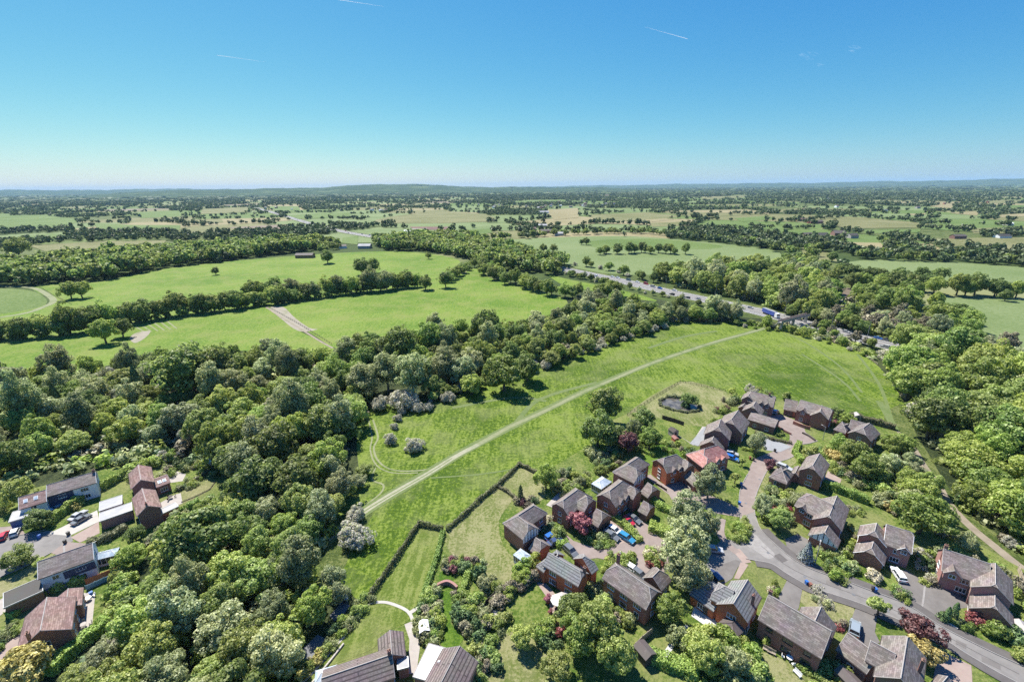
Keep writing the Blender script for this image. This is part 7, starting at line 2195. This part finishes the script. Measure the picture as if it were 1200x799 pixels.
# ------------------------------------------------------------------ the trees too many to count: merged woods and hedgerows
FAR_C = [crown(400 + k, 5, .2, 9.5, 10, 10, 2.2, (.3, .45)) for k in range(6)]
MID_C = [crown(410 + k, 5, .4, 9.8, 20, 18, 1.35, (.24, .36)) for k in range(6)]
TINY_C = [crown(420 + k, 5, 0, 8.5, 5, 6, 3.7, (.4, .6)) for k in range(5)]
def merged(name, pts, protos, mat, label, seed, zs=(.8, 1.15)):
    rng = np.random.default_rng(seed)
    out, tint = [], []
    for x, y, D in pts:
        V = protos[rng.integers(len(protos))]
        a = rng.uniform(0, 6.28); ca, sa = math.cos(a), math.sin(a)
        s = D / 10; z = s * rng.uniform(*zs)
        W = np.empty_like(V)
        W[..., 0] = (V[..., 0] * ca - V[..., 1] * sa) * s + x
        W[..., 1] = (V[..., 0] * sa + V[..., 1] * ca) * s + y
        W[..., 2] = V[..., 2] * z
        out.append(W); tint.append(np.full(len(V), rng.random()))
    if not out: return None
    o = link(bpy.data.objects.new(name, quads_mesh(name, np.concatenate(out), L[mat], np.concatenate(tint))))
    o['kind'] = 'stuff'; o['label'] = label; o['category'] = 'trees'
    return o
def scat3(px, spacing, sizes, seed):
    rng = random.Random(seed)
    return [(x, y, rng.uniform(*sizes)) for x, y in scatter(px, spacing, seed)]
def row3(px, spacing, sizes, seed, width=6):
    rng = random.Random(seed); out = []
    pts = [Vector(p) for p in ground_pts(px)]
    for a, c in zip(pts[:-1], pts[1:]):
        d = c - a; n = max(1, int(d.length / spacing))
        for k in range(n):
            q = a + d * ((k + rng.random()) / n) + Vector((rng.uniform(-1, 1), rng.uniform(-1, 1))) * width / 2
            out.append((q.x, q.y, rng.uniform(*sizes)))
    return out
mid = row3([(-30, 403), (60, 395), (150, 380), (260, 364), (345, 354), (420, 343), (490, 336)], 2.6, (4, 7.5), 50, 6)
mid += scat3([(-40, 322), (0, 316), (60, 308), (150, 300), (230, 295), (300, 290), (372, 286), (372, 293), (330, 298), (270, 305), (200, 313), (120, 329), (70, 331), (30, 335), (-40, 336)], 10.5, (15, 21), 51)
mid += scat3([(372, 288), (395, 285), (400, 293), (372, 296)], 11, (9, 14), 52)
mid += scat3([(438, 285), (500, 278), (560, 280), (565, 294), (540, 302), (500, 294), (450, 294)], 10.5, (14, 20), 53)
mid += scat3([(535, 300), (575, 290), (620, 298), (660, 312), (650, 322), (600, 318), (570, 312)], 11, (13, 19), 54)
mid += scat3([(905, 322), (920, 308), (945, 306), (965, 314), (972, 330), (960, 335), (930, 325)], 11, (10, 14), 55)
mid += row3([(995, 302), (1040, 304), (1070, 306), (1100, 304), (1150, 306), (1210, 312)], 9, (9, 14), 56, 14)
mid += row3([(560, 284), (600, 279), (640, 277), (700, 274), (760, 274), (830, 281), (905, 290)], 10, (10, 14), 57, 16)
mid += row3([(900, 290), (920, 296), (940, 300), (960, 292)], 10, (10, 14), 58, 30)
mid += row3([(1032, 282), (1045, 290), (1056, 297), (1062, 300)], 10, (9, 13), 59, 20)
merged('hedgerow_trees', mid, MID_C, 'oak', 'belts of trees and hedgerows beyond the pastures', 60)

# patchwork of fields and hedges out to five kilometres
rng = np.random.default_rng(77)
NSITE = 620
rr_ = np.sqrt(rng.uniform(560 ** 2, 5600 ** 2, NSITE * 3)); th_ = rng.uniform(-1.0, 1.0, NSITE * 3)
sites = np.stack([rr_ * np.sin(th_), rr_ * np.cos(th_)], 1)
keep = []
for i, s in enumerate(sites):
    if all(((s - sites[j]) ** 2).sum() > (150 + .012 * np.hypot(*s)) ** 2 for j in keep): keep.append(i)
    if len(keep) >= NSITE: break
sites = sites[keep]; NSITE = len(sites)
rad = np.hypot(sites[:, 0], sites[:, 1])
wood_cell = rng.random(NSITE) < (.12 + .28 * np.clip((rad - 700) / 4000, 0, 1))
FW = [ground_pts(p) for p in FIELDS]
FB = [(min(x for x, y in p), max(x for x, y in p), min(y for x, y in p), max(y for x, y in p)) for p in FW]
def in_fields(x, y, m=0):
    return any(b[0] < x < b[1] and b[2] < y < b[3] and inside(p, x, y) for p, b in zip(FW, FB))
mwv = np.array(mw)
# field cells
for i in range(NSITE):
    if wood_cell[i]: continue
    c = sites[i]
    poly = [(c[0] - 700, c[1] - 700), (c[0] + 700, c[1] - 700), (c[0] + 700, c[1] + 700), (c[0] - 700, c[1] + 700)]
    dd = ((sites - c) ** 2).sum(1)
    for j in np.argsort(dd)[1:24]:
        m_ = (sites[j] + c) / 2; n = sites[j] - c; n = n / np.linalg.norm(n)
        m_ = m_ - n * 3
        new = []
        for k in range(len(poly)):
            a, b_ = np.array(poly[k]), np.array(poly[(k + 1) % len(poly)])
            da, db = (a - m_) @ n, (b_ - m_) @ n
            if da <= 0: new.append(tuple(a))
            if da * db < 0: new.append(tuple(a + (b_ - a) * (da / (da - db))))
        poly = new
        if len(poly) < 3: break
    if len(poly) < 3 or min(p[1] for p in poly) < 380: continue
    if max(np.hypot(p[0] - c[0], p[1] - c[1]) for p in poly) > 600: continue
    mt = rng.choice(['field_green', 'field_olive', 'field_pale', 'field_tan', 'verge', 'field_brown'], p=[.30, .22, .22, .13, .10, .03])
    sheet('field', poly, mt, .04, world=True)
# trees: thick along the cell borders, dense in wood cells
NC = 66000
r_ = rng.uniform(520, 5400, NC); t_ = rng.uniform(-.98, .98, NC)
X = np.stack([r_ * np.sin(t_), r_ * np.cos(t_)], 1)
near, far_ = [], []
for k0 in range(0, NC, 4000):
    Q = X[k0:k0 + 4000]
    dm = np.sqrt(((Q[:, None, :] - sites[None]) ** 2).sum(2))
    idx = np.argpartition(dm, 1, axis=1)[:, :2]
    d2 = np.take_along_axis(dm, idx, 1); o_ = np.argsort(d2, 1); idx = np.take_along_axis(idx, o_, 1); d2 = np.take_along_axis(d2, o_, 1)
    edge = d2[:, 1] - d2[:, 0]
    pr = np.where(wood_cell[idx[:, 0]], .75, np.where(edge < 17, .92, .006))
    ok = rng.random(len(Q)) < pr
    dmw = np.sqrt(((Q[:, None, :] - mwv[None]) ** 2).sum(2)).min(1)
    for q, o2, dw in zip(Q, ok, dmw):
        if not o2 or dw < 26: continue
        x, y = float(q[0]), float(q[1]); r = math.hypot(x, y)
        # keep clear of the hand-laid nearer ground
        if y < 640 and not (x < -330 and y > 560) and not (x > 330 and y > 470): continue
        if in_fields(x, y): continue
        D = rng.uniform(8, 14) * (1 + max(0, r - 1800) / 5200)
        (near if r < 1700 else far_).append((x, y, D))
merged('hedgerow_trees', near, FAR_C, 'far', 'hedgerow and woodland trees across the nearer farmland', 61)
merged('distant_trees', far_, TINY_C, 'far', 'hedgerow and woodland trees across the distant farmland', 62, (.75, 1.1))
hz = []
for _ in range(7000):
    r = 5200 + 11000 * rng.random() ** 1.4; t = rng.uniform(-.95, .95)
    hz.append((r * math.sin(t), r * math.cos(t), rng.uniform(45, 120) * (1 + (r - 5000) / 12000)))
merged('distant_woods', hz, TINY_C, 'far', 'dark woods merging toward the horizon', 63, (.1, .2))

rank_labels()
# farms and houses far off
FR = random.Random(4)
def far_barn(px, py, lpx, wm, h, wall, roof, rz, label, group=None):
    g = P(px, py); ln = lpx * depth(g) / F_PX
    e = empty('farm_building', (g.x, g.y, .05), label, 'farm building', group, rz)
    hw = wm / 2
    b = MB(); b.prism([(-hw, 0), (hw, 0), (hw, h), (0, h + hw * .45), (-hw, h)], -ln / 2, ln / 2); o = b.build('wall', G[wall], e); recalc(o.data)
    o.rotation_euler = (0, 0, math.pi / 2)
    for s in (-1, 1):
        b = MB(); a = [(0, -ln / 2 - .4, h + hw * .45 + .25), (s * (hw + .5), -ln / 2 - .4, h + .02), (s * (hw + .5), ln / 2 + .4, h + .02), (0, ln / 2 + .4, h + hw * .45 + .25)]
        if s < 0: a = a[::-1]
        b.face(a); b.face([(x, y, z - .15) for x, y, z in a[::-1]])
        o = b.build('roof', G[roof], e); o.rotation_euler = (0, 0, math.pi / 2)
    return e
for px, py, l, wm, wl, rf, rz, lab in (
        (358, 302, 20, 10, 'timber', 'tile_dark', 0, 'low dark roofed farm shed at the top of the upper pasture'),
        (402, 291, 8, 9, 'whitewall', 'tile', .3, 'pale farmhouse among dark conifers'), (428, 291, 14, 12, 'trim', 'flatroof', 0, 'long pale farm shed right of the farmhouse'),
        (492, 272, 16, 14, 'white', 'flatroof', .1, 'long white glasshouse beyond the belt of trees'), (478, 273, 8, 10, 'whitewall', 'flatwhite', 0, 'white building left of the glasshouse'),
        (945, 278, 12, 16, 'brick_dark', 'tile_dark', .2, 'left dark barn of the far right farm'), (962, 279, 12, 18, 'trim', 'corrugated', 0, 'middle grey barn of the far right farm'), (982, 276, 12, 18, 'brick_dark', 'tile_dark', -.2, 'dark round shouldered barn of the far right farm'), (998, 279, 9, 14, 'trim', 'corrugated', 0, 'small grey barn of the far right farm'),
        (622, 270, 12, 12, 'brick', 'tile_brownred', 0, 'left red roofed building of the far centre hamlet'), (640, 273, 14, 12, 'brick', 'tile', .2, 'middle roof of the far centre hamlet'), (655, 276, 10, 12, 'trim', 'flatroof', .1, 'grey shed of the far centre hamlet'), (632, 266, 18, 12, 'trim', 'flatroof', -.1, 'long grey roof behind the far centre hamlet'),
        (1174, 279, 14, 12, 'whitewall', 'corrugated', 0, 'long pale shed at the far right'), (1181, 264, 7, 12, 'white', 'flatwhite', 0, 'small white barn far right'), (1122, 280, 14, 10, 'brick_dark', 'tile_dark', 0, 'low dark shed in the far right fields'),
        (635, 250, 16, 14, 'white', 'flatroof', 0, 'pale long building in the far distance'), (955, 262, 16, 12, 'brick', 'tile', .1, 'far roofs left of the olive field'), (940, 259, 12, 12, 'brick', 'tile_brownred', -.1, 'red roofed house far off above the right farm')):
    far_barn(px, py, l, wm, FR.uniform(3.5, 5), wl, rf, rz, lab)
vt = []
for _ in range(64):
    px, py = FR.choice(((FR.uniform(640, 740), FR.uniform(234, 243)), (FR.uniform(300, 460), FR.uniform(240, 250)), (FR.uniform(880, 1190), FR.uniform(233, 250)), (FR.uniform(10, 140), FR.uniform(231, 237)), (FR.uniform(560, 690), FR.uniform(238, 246))))
    vt.append(far_barn(px, py, FR.uniform(1.6, 4), FR.uniform(8, 16), FR.uniform(4, 7), FR.choice(('whitewall', 'brick', 'trim')), FR.choice(('tile', 'tile_brownred', 'flatroof')), FR.uniform(-.6, .6), 'tiny pale far off house among the distant trees', 'far off houses among the trees'))
label_by_x(vt, 'tiny pale far off house among the distant trees')

# ------------------------------------------------------------------ hills on the horizon
m, nt, bs = new_mat('wooded hills')
nh = noise(nt, geo_pos(nt), .0022, 7, .7)
rh = ramp(nt, [(.35, (.03, .05, .018)), (.55, (.05, .075, .026)), (.66, (.13, .16, .065)), (.75, (.06, .09, .03))])
nt.links.new(nh.outputs[0], rh.inputs[0]); nt.links.new(rh.outputs[0], bs.inputs['Base Color'])
bs.inputs['Roughness'].default_value = .95; bs.inputs['Specular IOR Level'].default_value = .05
def hills(profile, r0, r1, seed):
    """profile: (pixel x, pixel height above the flat horizon)"""
    rng2 = np.random.default_rng(seed)
    ang, hh = [], []
    for px, up in profile:
        d = P(px, 400); ang.append(math.atan2(d.x, d.y)); hh.append(up)
    A = np.linspace(ang[0], ang[-1], 260)
    Hs = np.interp(A, ang, hh)
    wob = sum(np.sin(A * f + p) * a for f, p, a in ((40, 1, .22), (95, 2, .15), (210, .5, .1), (430, 3, .07)))
    b = MB(); NRAD = 9
    def pt(i, k):
        f = k / (NRAD - 1); r = r0 + (r1 - r0) * f
        z = max(0, 1.2 * (Hs[i] + wob[i] * min(1, Hs[i]))) * r / F_PX * .92 * (math.sin(f * math.pi / 2) ** 1.3) + (H_CAM * f * .0)
        z = z + (H_CAM - 3) * f * min(1, Hs[i] / .8) * .55
        return (r * math.sin(A[i]), r * math.cos(A[i]), z - (2 if k == 0 else 0))
    for i in range(len(A) - 1):
        for k in range(NRAD - 1):
            b.face([pt(i + 1, k), pt(i, k), pt(i, k + 1), pt(i + 1, k + 1)])
        b.face([pt(i + 1, NRAD - 1), pt(i, NRAD - 1), (pt(i, NRAD - 1)[0] * 1.1, pt(i, NRAD - 1)[1] * 1.1, -2), (pt(i + 1, NRAD - 1)[0] * 1.1, pt(i + 1, NRAD - 1)[1] * 1.1, -2)])
    o = b.build('hills', m); recalc(o.data); o['kind'] = 'structure'
    for p_ in o.data.polygons: p_.use_smooth = True
hills([(-60, 0), (60, 0), (150, .3), (210, 1.2), (260, 2.2), (330, 2.6), (400, 3.4), (440, 5.2), (470, 5.8), (505, 5.8), (535, 3.6), (580, 2.2), (680, 1.0), (760, 0)], 7000, 10500, 1)
hills([(500, 0), (600, 1.2), (700, 1.8), (800, 2.4), (900, 2.2), (1000, 2.6), (1100, 3.0), (1200, 3.2), (1280, 3)], 15000, 20000, 2)
hills([(-80, 1.2), (0, 2.2), (60, 2.6), (120, 2.0), (200, 2.5), (300, 2.0), (400, 1.2), (500, .6)], 14000, 19000, 3)

# ------------------------------------------------------------------ contrails and wisps high up
cm_ = bpy.data.materials.new('ice trail'); cm_.use_nodes = True
nt = cm_.node_tree; nt.nodes.clear()
out = nt.nodes.new('ShaderNodeOutputMaterial'); df = nt.nodes.new('ShaderNodeBsdfDiffuse'); df.inputs[0].default_value = (.95, .95, .95, 1)
tl = nt.nodes.new('ShaderNodeBsdfTranslucent'); tl.inputs[0].default_value = (.95, .95, .95, 1)
ms = nt.nodes.new('ShaderNodeMixShader'); nt.links.new(df.outputs[0], ms.inputs[1]); nt.links.new(tl.outputs[0], ms.inputs[2])
tp = nt.nodes.new('ShaderNodeBsdfTransparent'); m4 = nt.nodes.new('ShaderNodeMixShader'); m4.inputs[0].default_value = .45; nt.links.new(ms.outputs[0], m4.inputs[1]); nt.links.new(tp.outputs[0], m4.inputs[2]); nt.links.new(m4.outputs[0], out.inputs[0])
def sky_pt(px, py, h):
    x, y = px - 600.0, py - 399.5
    xr, yr = x * cr - y * sr, x * sr + y * cr
    d = Vector((xr, F_PX * cp - yr * sp_, -F_PX * sp_ - yr * cp)); t = (h - H_CAM) / d.z
    return Vector((d.x * t, d.y * t, h))
for a, c, wd, lab in (((390, -1), (450, 8), 10, 'white contrail touching the top edge of the sky'), ((254, 65), (312, 73), 12, 'short white contrail in the left sky'), ((806, 46), (756, 32), 11, 'short bright contrail in the right sky')):
    A, B = sky_pt(*a, 9000), sky_pt(*c, 9000)
    b = MB(); n = 12
    for k in range(n):
        f0, f1 = k / n, (k + 1) / n
        b.tube(A.lerp(B, f0), A.lerp(B, f1), wd * (1 - f0 * .9), wd * (1 - f1 * .9) + 1, 6, cap=k in (0, n - 1))
    o = b.build('contrail', cm_); tag(o, lab, 'contrail'); o['kind'] = 'thing'
wm_ = bpy.data.materials.new('thin cloud'); wm_.use_nodes = True
nt = wm_.node_tree; nt.nodes.clear()
out = nt.nodes.new('ShaderNodeOutputMaterial'); df = nt.nodes.new('ShaderNodeBsdfTranslucent'); df.inputs[0].default_value = (.95, .95, .95, 1)
tr_ = nt.nodes.new('ShaderNodeBsdfTransparent'); ms = nt.nodes.new('ShaderNodeMixShader'); ms.inputs[0].default_value = .984
nt.links.new(df.outputs[0], ms.inputs[1]); nt.links.new(tr_.outputs[0], ms.inputs[2]); nt.links.new(ms.outputs[0], out.inputs[0])
WR = random.Random(9)
for cx, cy, n, sp, lab in ((944, 65, 16, 9, 'small feathery cloud wisp in the right sky'), (1000, 57, 10, 7, 'faint cloud wisp right of the feathery one'), (957, 76, 5, 3, 'tiny cloud wisp under the feathery one')):
    b = MB()
    for k in range(n):
        x, y = cx + WR.uniform(-sp, sp), cy + WR.uniform(-sp, sp) * .55
        a, c = sky_pt(x, y, 8000), sky_pt(x + WR.uniform(3, 9), y + WR.uniform(.5, 3), 8000)
        m_ = a.lerp(c, .5); r = WR.uniform(14, 40)
        b.tube(a, m_, 4, r, 6, cap=False); b.tube(m_, c, r, 4, 6, cap=False)
    o = b.build('cloud_wisp', wm_); tag(o, lab, 'cloud'); o['kind'] = 'thing'
#PART8
hb = MB()
hx, hz0, hz1 = 27000, -3.2, 300
hb.box((0, 0, (hz0 + hz1) / 2), (hx * 2, hx * 2, hz1 - hz0))
hm = bpy.data.materials.new('haze'); hm.use_nodes = True
nt = hm.node_tree; nt.nodes.clear()
out = nt.nodes.new('ShaderNodeOutputMaterial'); pv = nt.nodes.new('ShaderNodeVolumePrincipled')
pv.inputs['Color'].default_value = (.42, .66, .95, 1)
pv.inputs['Density'].default_value = 3.2e-5
pv.inputs['Anisotropy'].default_value = 0.0
nt.links.new(pv.outputs[0], out.inputs['Volume'])
ho = hb.build('haze', hm); ho['kind'] = 'stuff'; ho['label'] = 'pale summer haze over the whole countryside'
